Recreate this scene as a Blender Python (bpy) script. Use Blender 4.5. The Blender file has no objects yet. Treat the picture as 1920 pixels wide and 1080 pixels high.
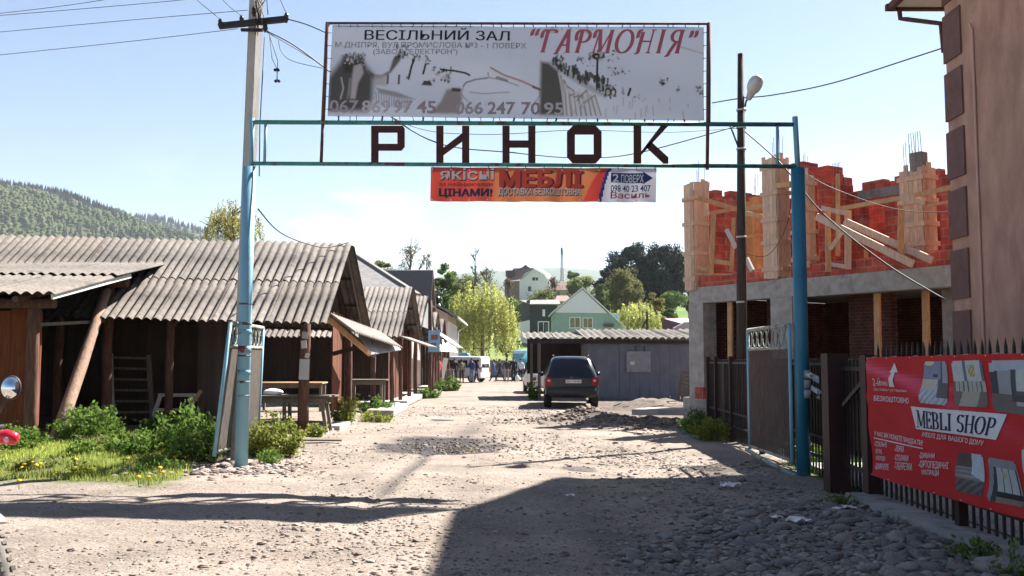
import bpy, math, random
import numpy as np
from mathutils import Vector, Matrix, Euler

scene = bpy.context.scene
COL = scene.collection
R = math.radians
random.seed(7)

# ------------------------------------------------------------------ camera
F, HOR, EYE = 1800.0, 676.0, 1.6
PITCH = math.atan((HOR - 540.0) / F)
cam = bpy.data.cameras.new('camera')
cam.sensor_width = 36.0
cam.lens = F / 1920.0 * 36.0
cam.clip_start, cam.clip_end = 0.1, 20000.0
cam_ob = bpy.data.objects.new('camera', cam)
COL.objects.link(cam_ob)
cam_ob.location = (0, 0, EYE)
cam_ob.rotation_euler = (R(90) + PITCH, 0, 0)
scene.camera = cam_ob

# ------------------------------------------------------------------ sky, sun, exposure
SUN_DIR = Vector((0.68, 0.69, 1.0)).normalized()          # towards the sun
SUN_EL = math.asin(SUN_DIR.z)
SUN_AZ = math.atan2(SUN_DIR.x, SUN_DIR.y)
world = bpy.data.worlds.new("World")
scene.world = world
world.use_nodes = True
wn, wl = world.node_tree.nodes, world.node_tree.links
wn.clear()
w_out = wn.new('ShaderNodeOutputWorld')
w_bg = wn.new('ShaderNodeBackground')
w_sky = wn.new('ShaderNodeTexSky')
w_sky.sky_type = 'NISHITA'
w_sky.sun_disc = False
w_sky.sun_elevation = SUN_EL
w_sky.sun_rotation = SUN_AZ
w_sky.altitude = 500
w_sky.air_density = 1.0
w_sky.dust_density = 0.6
w_sky.ozone_density = 1.6
w_tc = wn.new('ShaderNodeTexCoord')
w_map = wn.new('ShaderNodeMapping'); w_map.inputs['Scale'].default_value = (1.0, 1.0, 2.6)
w_noise = wn.new('ShaderNodeTexNoise'); w_noise.inputs['Scale'].default_value = 5.0
w_noise.inputs['Detail'].default_value = 9.0; w_noise.inputs['Roughness'].default_value = 0.55
w_ramp = wn.new('ShaderNodeValToRGB')
w_ramp.color_ramp.elements[0].position = 0.47; w_ramp.color_ramp.elements[1].position = 0.60
w_sep = wn.new('ShaderNodeSeparateXYZ')
w_el = wn.new('ShaderNodeMapRange'); w_el.interpolation_type = 'SMOOTHSTEP'      # clouds only low over the hills
w_el.inputs['From Min'].default_value = 0.235; w_el.inputs['From Max'].default_value = 0.12
w_az = wn.new('ShaderNodeMapRange'); w_az.interpolation_type = 'SMOOTHSTEP'
w_az.inputs['From Min'].default_value = -0.42; w_az.inputs['From Max'].default_value = -0.22
w_mul = wn.new('ShaderNodeMath'); w_mul.operation = 'MULTIPLY'
w_mul2 = wn.new('ShaderNodeMath'); w_mul2.operation = 'MULTIPLY'
w_mix = wn.new('ShaderNodeMix'); w_mix.data_type = 'RGBA'
CLOUD = 8.0
w_mix.inputs[7].default_value = (CLOUD, CLOUD, CLOUD, 1)
wl.new(w_tc.outputs['Generated'], w_map.inputs['Vector'])
wl.new(w_map.outputs[0], w_noise.inputs['Vector'])
wl.new(w_noise.outputs['Fac'], w_ramp.inputs[0])
wl.new(w_tc.outputs['Generated'], w_sep.inputs[0])
wl.new(w_sep.outputs['Z'], w_el.inputs['Value'])
wl.new(w_sep.outputs['X'], w_az.inputs['Value'])
wl.new(w_ramp.outputs[0], w_mul.inputs[0]); wl.new(w_el.outputs[0], w_mul.inputs[1])
wl.new(w_mul.outputs[0], w_mul2.inputs[0]); wl.new(w_az.outputs[0], w_mul2.inputs[1])
wl.new(w_mul2.outputs[0], w_mix.inputs[0])
wl.new(w_sky.outputs[0], w_mix.inputs[6])
wl.new(w_mix.outputs[2], w_bg.inputs['Color'])
w_bg.inputs['Strength'].default_value = 0.041
wl.new(w_bg.outputs[0], w_out.inputs[0])

sun = bpy.data.lights.new('sun', 'SUN')
sun.energy = 5.0
sun.angle = R(0.5)
sun.color = (1.0, 0.95, 0.88)
sun_ob = bpy.data.objects.new('sun', sun)
COL.objects.link(sun_ob)
sun_ob.rotation_euler = SUN_DIR.to_track_quat('Z', 'Y').to_euler()
sun_ob.location = (20, 20, 40)

scene.view_settings.view_transform = 'Standard'
scene.view_settings.look = 'None'
scene.view_settings.exposure = 1.98
scene.view_settings.gamma = 1.0
scene.view_settings.use_curve_mapping = False
scene.render.engine = 'CYCLES'
scene.cycles.use_denoising = True
scene.cycles.max_bounces = 7
scene.cycles.transparent_max_bounces = 8
scene.cycles.volume_bounces = 0

# ------------------------------------------------------------------ numbers
_cp, _sp = math.cos(PITCH), math.sin(PITCH)

def P(px, py, d):
    """the point seen at pixel (px, py) of the 1920x1080 photograph, at forward distance d"""
    u, v = px - 960.0, 540.0 - py
    fw, up = F * _cp - v * _sp, F * _sp + v * _cp
    return Vector((u / fw * d, d, EYE + up / fw * d))

def _hash(ix, iy, s):
    h = (ix * 374761393 + iy * 668265263 + s * 974634777) & 0xFFFFFFFF
    h = ((h ^ (h >> 13)) * 1274126177) & 0xFFFFFFFF
    return ((h ^ (h >> 16)) & 0xFFFFFF) / float(0xFFFFFF)

def vnoise(x, y, s=0):
    x = np.asarray(x, float); y = np.asarray(y, float)
    ix, iy = np.floor(x).astype(np.int64), np.floor(y).astype(np.int64)
    fx, fy = x - ix, y - iy
    fx = fx * fx * (3 - 2 * fx); fy = fy * fy * (3 - 2 * fy)
    a, b = _hash(ix, iy, s), _hash(ix + 1, iy, s)
    c, d = _hash(ix, iy + 1, s), _hash(ix + 1, iy + 1, s)
    return (a + (b - a) * fx) * (1 - fy) + (c + (d - c) * fx) * fy - 0.5

def fbm(x, y, s=0, o=3):
    t, a = 0.0, 1.0
    for k in range(o):
        t = t + a * vnoise(np.asarray(x) * 2 ** k + 13.7 * k, np.asarray(y) * 2 ** k - 7.1 * k, s + k)
        a *= 0.5
    return t

def sst(a, b, x):
    t = np.clip((np.asarray(x, float) - a) / (b - a), 0, 1)
    return t * t * (3 - 2 * t)

PUD = (-1.30, 18.2)

def gh(x, y):
    """height of the ground"""
    x = np.asarray(x, float); y = np.asarray(y, float)
    near = 1 - sst(20, 45, y)
    h = -0.018 * np.clip(x, -6, 6) * near
    h = h + 0.10 * sst(3.7, 5.2, -x) * sst(11.5, 15, y) * (1 - sst(85, 95, y))
    h = h + (0.05 * fbm(x * .45, y * .45, 3, 2) + 0.022 * fbm(x * 2, y * 2, 11, 2) + 0.012 * fbm(x * 7, y * 7, 21, 2)) * (1 - sst(40, 90, y))
    # mound of dug earth by the street, and the heap of river stones along the fence
    mx, my = (x - 2.05) / 0.95, (y - 25.6) / 1.0
    h = h + 0.34 * np.exp(-(mx * mx + my * my)) * (1 + 0.5 * fbm(x * 3, y * 3, 5, 2))
    mx, my = (x - 3.9) / 1.3, (y - 24.6) / .8
    h = h + 0.16 * np.exp(-(mx * mx + my * my)) * (1 + .8 * fbm(x * 3, y * 3, 6, 2))
    h = h + 0.10 * sst(1.2, 3.2, x) * (1 - sst(10.2, 11.6, y)) * (1 - sst(3.75, 4.1, x)) * sst(4, 6, y)
    # puddle hollow and the wheel rut that drains it
    mx, my = (x - 4.9) / 1.3, (y - 33.5) / 2.6
    h = h + 0.30 * np.exp(-(mx * mx + my * my)) * (1 + .8 * fbm(x * 2, y * 2, 16, 2))
    mx, my = (x - PUD[0]) / 1.0, (y - PUD[1]) / 1.5
    h = h - 0.07 * np.exp(-(mx * mx + my * my) ** 2)
    rut = np.exp(-((x + 1.42 + 0.02 * (18 - y)) / 0.09) ** 2) * sst(9, 11, y) * (1 - sst(17, 18, y))
    h = h - 0.03 * rut
    # the hillside behind the market
    s = np.clip(y - 96, 0, 170)
    h = h + 0.105 * s * sst(0, 30, y - 96) * (1 - sst(430, 900, y)) + 3.0 * sst(260, 420, y) * (1 - sst(430, 900, y))
    h = h + sst(100, 200, y) * 3.5 * fbm(x * .02, y * .02, 31, 2) * (1 - sst(430, 900, y))
    return h

def g1(x, y):
    return float(gh(x, y))

# ------------------------------------------------------------------ mesh building
class MB:
    def __init__(s):
        s.v, s.f, s.t, s.sm, s.mi = [], [], [], [], []

    def add(s, vs, fs, t=(1, 1, 1), sm=False, mi=0):
        o = len(s.v)
        s.v.extend([tuple(v) for v in vs])
        for f in fs:
            s.f.append([i + o for i in f]); s.t.append(t); s.sm.append(sm); s.mi.append(mi)
        return s

    def box(s, c, size, rot=None, t=(1, 1, 1), mi=0):
        c = Vector(c); hx, hy, hz = size[0] / 2, size[1] / 2, size[2] / 2
        vs = [Vector((x, y, z)) for x in (-hx, hx) for y in (-hy, hy) for z in (-hz, hz)]
        if rot is not None:
            M = rot if isinstance(rot, Matrix) else Euler(rot).to_matrix()
            vs = [M @ v for v in vs]
        return s.add([v + c for v in vs], [(0, 1, 3, 2), (4, 6, 7, 5), (0, 4, 5, 1), (2, 3, 7, 6), (0, 2, 6, 4), (1, 5, 7, 3)], t, False, mi)

    def span(s, a, b, t=(1, 1, 1), mi=0):
        a, b = Vector(a), Vector(b)
        return s.box((a + b) / 2, [abs(q) for q in (b - a)], None, t, mi)

    def beam(s, a, b, w, h, up=(0, 0, 1), t=(1, 1, 1), mi=0):
        """box-section timber from a to b: w across, h along up"""
        a, b = Vector(a), Vector(b)
        d = (b - a).normalized(); up = Vector(up)
        if abs(d.dot(up)) > .98: up = Vector((0, 1, 0))
        x = d.cross(up).normalized(); z = x.cross(d).normalized()
        vs = []
        for p in (a, b):
            for sx, sz in ((-1, -1), (1, -1), (1, 1), (-1, 1)):
                vs.append(p + x * (sx * w / 2) + z * (sz * h / 2))
        return s.add(vs, [(0, 1, 2, 3), (7, 6, 5, 4), (0, 4, 5, 1), (1, 5, 6, 2), (2, 6, 7, 3), (3, 7, 4, 0)], t, False, mi)

    def tube(s, pts, r, n=8, t=(1, 1, 1), sm=True, mi=0, wob=0.0):
        pts = [Vector(p) for p in pts]
        rr = r if isinstance(r, (list, tuple)) else [r] * len(pts)
        vs, ref = [], Vector((0.31, 0.2, 0.93))
        for i, p in enumerate(pts):
            d = (pts[min(i + 1, len(pts) - 1)] - pts[max(i - 1, 0)]).normalized()
            u = d.cross(ref)
            if u.length < .1: u = d.cross(Vector((1, 0, 0)))
            u.normalize(); w = d.cross(u)
            for k in range(n):
                a = 2 * math.pi * k / n
                q = rr[i] * (1 + (random.uniform(-wob, wob) if wob else 0))
                vs.append(p + u * (math.cos(a) * q) + w * (math.sin(a) * q))
        m = len(pts)
        fs = [(i * n + k, i * n + (k + 1) % n, (i + 1) * n + (k + 1) % n, (i + 1) * n + k) for i in range(m - 1) for k in range(n)]
        s.add(vs, fs, t, sm, mi)
        o = len(s.v) - len(vs)
        for ring in (list(range(n))[::-1], list(range((m - 1) * n, m * n))):
            s.f.append([o + i for i in ring]); s.t.append(t); s.sm.append(False); s.mi.append(mi)
        return s

    def log(s, a, b, r0, r1, n=9, t=(1, 1, 1), k=5, bend=.02):
        a, b = Vector(a), Vector(b)
        pts = []
        for i in range(k):
            f = i / (k - 1)
            o = Vector((random.uniform(-bend, bend), random.uniform(-bend, bend), 0)) if 0 < i < k - 1 else Vector()
            pts.append(a.lerp(b, f) + o)
        return s.tube(pts, [r0 + (r1 - r0) * i / (k - 1) for i in range(k)], n, t, True, 0, .06)

    def ball(s, c, r, t=(1, 1, 1), nu=10, nv=7, mi=0, rot=None):
        c = Vector(c); r = r if isinstance(r, (list, tuple)) else (r, r, r)
        vs, fs = [], []
        for j in range(nv + 1):
            th = math.pi * j / nv
            for i in range(nu):
                ph = 2 * math.pi * i / nu
                v = Vector((r[0] * math.sin(th) * math.cos(ph), r[1] * math.sin(th) * math.sin(ph), r[2] * math.cos(th)))
                if rot is not None: v = rot @ v
                vs.append(c + v)
        for j in range(nv):
            for i in range(nu):
                fs.append((j * nu + i, (j + 1) * nu + i, (j + 1) * nu + (i + 1) % nu, j * nu + (i + 1) % nu))
        return s.add(vs, fs, t, True, mi)

    def prism(s, pts, ex, t=(1, 1, 1), mi=0):
        """flat polygon pts swept along the vector ex"""
        pts = [Vector(p) for p in pts]; ex = Vector(ex); n = len(pts)
        vs = pts + [p + ex for p in pts]
        fs = [tuple(range(n))[::-1], tuple(range(n, 2 * n))] + [(i, (i + 1) % n, n + (i + 1) % n, n + i) for i in range(n)]
        return s.add(vs, fs, t, False, mi)

    def lathe(s, c, prof, axis=(0, 0, 1), n=20, t=(1, 1, 1), mi=0, sm=True):
        """prof: (radius, height along axis)"""
        c = Vector(c); ax = Vector(axis).normalized()
        u = ax.cross(Vector((0, 0, 1)) if abs(ax.z) < .9 else Vector((1, 0, 0))).normalized(); w = ax.cross(u)
        vs = [c + ax * h + (u * math.cos(2 * math.pi * k / n) + w * math.sin(2 * math.pi * k / n)) * r for r, h in prof for k in range(n)]
        m = len(prof)
        fs = [(i * n + k, i * n + (k + 1) % n, (i + 1) * n + (k + 1) % n, (i + 1) * n + k) for i in range(m - 1) for k in range(n)]
        return s.add(vs, fs, t, sm, mi)

    def sheet(s, O, U, V, amp=.024, wl=.175, nv=2, th=.006, t=(1, 1, 1), seg=8, sag=0.0):
        """one corrugated sheet: waves across U, running along V"""
        O, U, V = Vector(O), Vector(U), Vector(V)
        N = U.cross(V).normalized()
        if N.z < 0: N = -N
        m = max(4, int(round(U.length / wl * seg)))
        vs, fs = [], []
        for side in (0, 1):
            for j in range(nv + 1):
                for i in range(m + 1):
                    a = i / m
                    q = abs(math.cos(math.pi * a * U.length / wl)); h = amp * (.45 * (2 * q * q - 1) + .55 * (2 * q ** .8 - 1)) - sag * math.sin(math.pi * j / nv) - side * th
                    vs.append(O + U * a + V * (j / nv) + N * h)
        k = (nv + 1) * (m + 1)
        for side in (0, 1):
            for j in range(nv):
                for i in range(m):
                    q = [side * k + j * (m + 1) + i, side * k + j * (m + 1) + i + 1, side * k + (j + 1) * (m + 1) + i + 1, side * k + (j + 1) * (m + 1) + i]
                    fs.append(q if side == 0 else q[::-1])
        s.add(vs, fs, t, True)
        o = len(s.v) - len(vs)
        e = []
        for i in range(m):
            for j in (0, nv):
                a, b = j * (m + 1) + i, j * (m + 1) + i + 1
                e.append((a, b, b + k, a + k))
        for j in range(nv):
            for i in (0, m):
                a, b = j * (m + 1) + i, (j + 1) * (m + 1) + i
                e.append((a, b, b + k, a + k))
        for f in e:
            s.f.append([i + o for i in f]); s.t.append(t); s.sm.append(False); s.mi.append(0)
        return s

    def roof(s, O, U, V, sw=1.13, rows=2, amp=.024, wl=.175, lap=.16, jit=.5, tint=.16, seg=8):
        """a slope laid with overlapping corrugated sheets from the eave O up along V"""
        O, U, V = Vector(O), Vector(U), Vector(V)
        Un, Vn = U.normalized(), V.normalized()
        N = Un.cross(Vn); N = N if N.z > 0 else -N
        cols = max(1, int(round(U.length / sw)))
        rl = (V.length + lap * (rows - 1)) / rows
        w = U.length / cols
        for r in range(rows):
            for c in range(cols):
                b = random.uniform(1 - tint, 1 + tint); g = random.uniform(-.02, .02)
                o = O + Un * (c * w) + Vn * (r * (rl - lap) + jit * random.uniform(-.035, .03)) + N * (.010 * r + .006 * (c % 2) + jit * random.uniform(0, .006))
                s.sheet(o, Un * (w + .04), Vn * rl + N * (jit * random.uniform(-.012, .012) - (.008 if rows > 1 else 0)), amp, wl, 2, .007, (b + g, b, b - g), seg)
        return s

def wmat(o):
    M = Matrix.Identity(4)
    while o is not None:
        M = Matrix.LocRotScale(o.location, o.rotation_euler, o.scale) @ M
        o = o.parent
    return M

def mesh_of(name, mb, mats, M=None):
    me = bpy.data.meshes.new(name)
    vs = mb.v if M is None else [tuple(M @ Vector(v)) for v in mb.v]
    me.from_pydata(vs, [], mb.f)
    mats = mats if isinstance(mats, (list, tuple)) else [mats]
    for m in mats: me.materials.append(m)
    me.polygons.foreach_set('use_smooth', mb.sm)
    me.polygons.foreach_set('material_index', mb.mi)
    ca = me.color_attributes.new('tint', 'FLOAT_COLOR', 'CORNER')
    n = np.array([len(f) for f in mb.f])
    t = np.repeat(np.array([(a[0], a[1], a[2], 1.0) for a in mb.t], np.float32), n, axis=0)
    ca.data.foreach_set('color', t.ravel())
    me.update()
    return me

def part(parent, name, mb, mats, label=None, kind=None):
    """one mesh, in world coordinates, as a child of parent"""
    me = mesh_of(name, mb, mats, wmat(parent).inverted())
    o = bpy.data.objects.new(name, me)
    COL.objects.link(o); o.parent = parent
    if label: o['label'] = label
    if kind: o['kind'] = kind
    return o

def tag(o, label=None, cat=None, group=None, kind=None):
    if label: o['label'] = label
    if cat: o['category'] = cat
    if group: o['group'] = group
    if kind: o['kind'] = kind
    return o

def thing(name, label, cat, loc=(0, 0, 0), group=None, rz=0.0):
    o = bpy.data.objects.new(name, None)
    o.empty_display_size = .2
    COL.objects.link(o)
    o.location = loc; o.rotation_euler = (0, 0, rz)
    return tag(o, label, cat, group)

def solo(name, mb, mats, label=None, cat=None, group=None, kind=None, keep=False):
    """a thing that is one mesh; its origin goes to the middle of its base"""
    if keep: c = Vector()
    else:
        a = np.array(mb.v); c = Vector(((a[:, 0].min() + a[:, 0].max()) / 2, (a[:, 1].min() + a[:, 1].max()) / 2, a[:, 2].min()))
    me = mesh_of(name, mb, mats, Matrix.Translation(-c))
    o = bpy.data.objects.new(name, me)
    o.location = c
    COL.objects.link(o)
    return tag(o, label, cat, group, kind)

def copy_tree(o, parent=None):
    c = o.copy(); COL.objects.link(c)
    if parent is not None: c.parent = parent
    for ch in [q for q in COL.objects if q.parent == o]:
        copy_tree(ch, c)
    return c

# ------------------------------------------------------------------ materials
MATS = {}

def mat(name, c1, c2=None, scale=6.0, stretch=(1, 1, 1), rough=.85, bump=0.0, bscale=None, metal=0.0, spec=.3,
        c3=None, s3=1.2, lo=.62, tint=True, trans=0.0, detail=6.0, rot=(0, 0, 0), w3=.12):
    """base colour c1 mottled with c2 by noise, patches of c3 (rust, dirt, lichen), optional bump; per-face tint attribute on top"""
    if name in MATS: return MATS[name]
    m = bpy.data.materials.new(name); m.use_nodes = True
    nt = m.node_tree; N, L = nt.nodes, nt.links
    b = N['Principled BSDF']
    b.inputs['Roughness'].default_value = rough
    b.inputs['Metallic'].default_value = metal
    b.inputs['Specular IOR Level'].default_value = spec
    tc = N.new('ShaderNodeTexCoord'); mp = N.new('ShaderNodeMapping')
    mp.inputs['Scale'].default_value = stretch; mp.inputs['Rotation'].default_value = rot
    L.new(tc.outputs['Object'], mp.inputs['Vector'])
    col = None
    if c2 is not None:
        no = N.new('ShaderNodeTexNoise'); no.inputs['Scale'].default_value = scale; no.inputs['Detail'].default_value = detail
        no.inputs['Roughness'].default_value = .62
        L.new(mp.outputs[0], no.inputs['Vector'])
        rp = N.new('ShaderNodeValToRGB')
        rp.color_ramp.elements[0].position = .36; rp.color_ramp.elements[1].position = .66
        rp.color_ramp.elements[0].color = (*c1, 1); rp.color_ramp.elements[1].color = (*c2, 1)
        L.new(no.outputs['Fac'], rp.inputs[0]); col = rp.outputs[0]
    else:
        rgb = N.new('ShaderNodeRGB'); rgb.outputs[0].default_value = (*c1, 1); col = rgb.outputs[0]
    if c3 is not None:
        n3 = N.new('ShaderNodeTexNoise'); n3.inputs['Scale'].default_value = s3; n3.inputs['Detail'].default_value = 8
        n3.inputs['Roughness'].default_value = .68
        L.new(tc.outputs['Object'], n3.inputs['Vector'])
        r3 = N.new('ShaderNodeMapRange'); r3.inputs['From Min'].default_value = lo; r3.inputs['From Max'].default_value = lo + w3
        L.new(n3.outputs['Fac'], r3.inputs['Value'])
        mx = N.new('ShaderNodeMix'); mx.data_type = 'RGBA'
        L.new(r3.outputs[0], mx.inputs[0]); L.new(col, mx.inputs[6]); mx.inputs[7].default_value = (*c3, 1)
        col = mx.outputs[2]
    if tint:
        at = N.new('ShaderNodeAttribute'); at.attribute_name = 'tint'
        mu = N.new('ShaderNodeMix'); mu.data_type = 'RGBA'; mu.blend_type = 'MULTIPLY'; mu.inputs[0].default_value = 1.0
        L.new(col, mu.inputs[6]); L.new(at.outputs['Color'], mu.inputs[7]); col = mu.outputs[2]
    L.new(col, b.inputs['Base Color'])
    if bump:
        nb = N.new('ShaderNodeTexNoise'); nb.inputs['Scale'].default_value = bscale or scale * 3; nb.inputs['Detail'].default_value = 8
        L.new(mp.outputs[0], nb.inputs['Vector'])
        bp = N.new('ShaderNodeBump'); bp.inputs['Strength'].default_value = bump; bp.inputs['Distance'].default_value = .03
        L.new(nb.outputs['Fac'], bp.inputs['Height']); L.new(bp.outputs[0], b.inputs['Normal'])
    if trans:
        tr = N.new('ShaderNodeBsdfTranslucent'); L.new(col, tr.inputs['Color'])
        ms = N.new('ShaderNodeMixShader'); ms.inputs[0].default_value = trans
        L.new(b.outputs[0], ms.inputs[1]); L.new(tr.outputs[0], ms.inputs[2])
        L.new(ms.outputs[0], N['Material Output'].inputs['Surface'])
    MATS[name] = m
    return m

SLATE = mat('weathered_slate', (0.0900, 0.0798, 0.0688), (0.1485, 0.1265, 0.1128), 9, (1, 1, 1), .9, .35, 40, c3=(.05, .045, .04), s3=2.2, lo=.56)
SLATE2 = mat('pale_slate', (0.1680, 0.1540, 0.1435), (0.2450, 0.2310, 0.2170), 8, (1, 1, 1), .9, .3, 40, c3=(.18, .16, .14), s3=1.6, lo=.58)
TIN = mat('grey_tin', (0.2380, 0.2380, 0.2450), (0.3220, 0.3220, 0.3290), 4, (1, 1, 1), .5, .1, 20, .35, .4, c3=(.25, .17, .12), s3=2.5, lo=.66)
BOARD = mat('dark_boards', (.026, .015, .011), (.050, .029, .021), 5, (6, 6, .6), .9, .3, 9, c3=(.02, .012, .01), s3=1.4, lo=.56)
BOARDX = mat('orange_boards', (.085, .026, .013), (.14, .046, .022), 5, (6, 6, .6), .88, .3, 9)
OLDWOOD = mat('grey_timber', (0.1120, 0.0875, 0.0700), (0.2030, 0.1680, 0.1400), 6, (5, 5, .7), .92, .35, 9)
LOGM = mat('brown_log', (0.0750, 0.0338, 0.0240), (0.1425, 0.0750, 0.0562), 7, (3, 3, .5), .88, .4, 9, c3=(.06, .035, .025), s3=3, lo=.6)
BARE = mat('bare_log', (0.2310, 0.1400, 0.0980), (0.3220, 0.2170, 0.1610), 7, (3, 3, .7), .85, .4, 9, c3=(.17, .10, .07), s3=4, lo=.6)
PLANK = mat('new_planks', (.42, .235, .115), (.58, .36, .20), 5, (4, 4, 1), .8, .2, 9, c3=(.30, .20, .13), s3=2, lo=.58)
FORM = mat('formwork_boards', (.47, .32, .23), (.64, .47, .36), 5, (6, 6, .8), .85, .3, 9, c3=(.36, .31, .28), s3=1.8, lo=.57)
CONC = mat('raw_concrete', (.27, .255, .24), (.38, .365, .35), 5, (1, 1, 1), .92, .4, 30, c3=(.18, .17, .16), s3=1.5, lo=.58)
POLEC = mat('pole_concrete', (0.3000, 0.2850, 0.2700), (0.3900, 0.3750, 0.3600), 5, (2, 2, .6), .9, .25, 30, c3=(.28, .26, .25), s3=3, lo=.62)
BLACKW = mat('tarred_wood', (.028, .022, .02), (.065, .05, .043), 5, (6, 6, .5), .75, .4, 9, c3=(.11, .09, .08), s3=4, lo=.64)
BLACK = mat('black_metal', (.018, .017, .018), (.035, .03, .03), 8, rough=.55)
CABLE = mat('black_cable', (.022, .021, .024), rough=.6)
BLUE = mat('blue_paint', (.15, .33, .43), (.20, .40, .50), 3, (1, 1, .5), .5, .12, 14, c3=(.16, .055, .032), s3=3.4, lo=.655, w3=.03, spec=.45)
TEAL = mat('teal_paint', (.035, .17, .155), (.06, .25, .215), 5, (1, 1, 1), .6, .2, 20, c3=(.085, .035, .025), s3=4.5, lo=.53, w3=.06)
RUST = mat('rusty_frame', (.075, .03, .024), (.14, .06, .042), 12, rough=.8, bump=.2)
MAROON = mat('maroon_paint', (.048, .014, .011), (.08, .024, .017), 6, rough=.7, bump=.15)
DARKRED = mat('brown_fence_paint', (.026, .0105, .009), (.042, .017, .014), 4, (1, 1, .4), .6, .1, 12)
WHITEP = mat('white_paper', (.72, .71, .70), (.80, .79, .78), 4, rough=.8, trans=.15)
STONE = mat('river_stone', (.13, .12, .11), (.24, .22, .20), 5, rough=.85, bump=.3, bscale=18, c3=(.10, .095, .095), s3=2.5, lo=.6)
GRAV = mat('gravel_stone', (0.2080, 0.1680, 0.1440), (0.3360, 0.2840, 0.2480), 3, rough=.9)
# ================================================================== GROUND
def axis(parts):
    out = []
    for a, b, s in parts:
        n = max(1, int(round((b - a) / s)))
        out += [a + (b - a) * i / n for i in range(n)]
    return np.array(out + [parts[-1][1]])

def grass_mask(x, y):
    x = np.asarray(x, float); y = np.asarray(y, float)
    n = 0.45 * fbm(x * .9, y * .9, 41, 3)
    edge = 11.6 + 0.12 * np.clip(x + 6.6, 0, 2.4)                       # near edge of the verge
    left = sst(0, .5, (-4.15 - x) + n) * sst(-.2, .4, y - edge + n) * (1 - sst(18.2, 19.4, y + n))
    strip = sst(0, .35, (-3.75 - (y - 20) * .004 - x) + n) * sst(17, 18.5, y) * (1 - sst(80, 90, y)) * sst(-.05, .25, fbm(x * .6, y * .35, 77, 2))
    right = sst(4.25, 4.4, x) * (1 - sst(15.2, 16, y + n)) + sst(4.75, 5.0, x + n * .5) * sst(15, 16, y) * (1 - sst(21.5, 22.5, y)) * sst(-.05, .1, n)
    hill = sst(92, 104, y + 8 * n)
    return np.clip(left + strip * .8 + right + hill, 0, 1)

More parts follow.
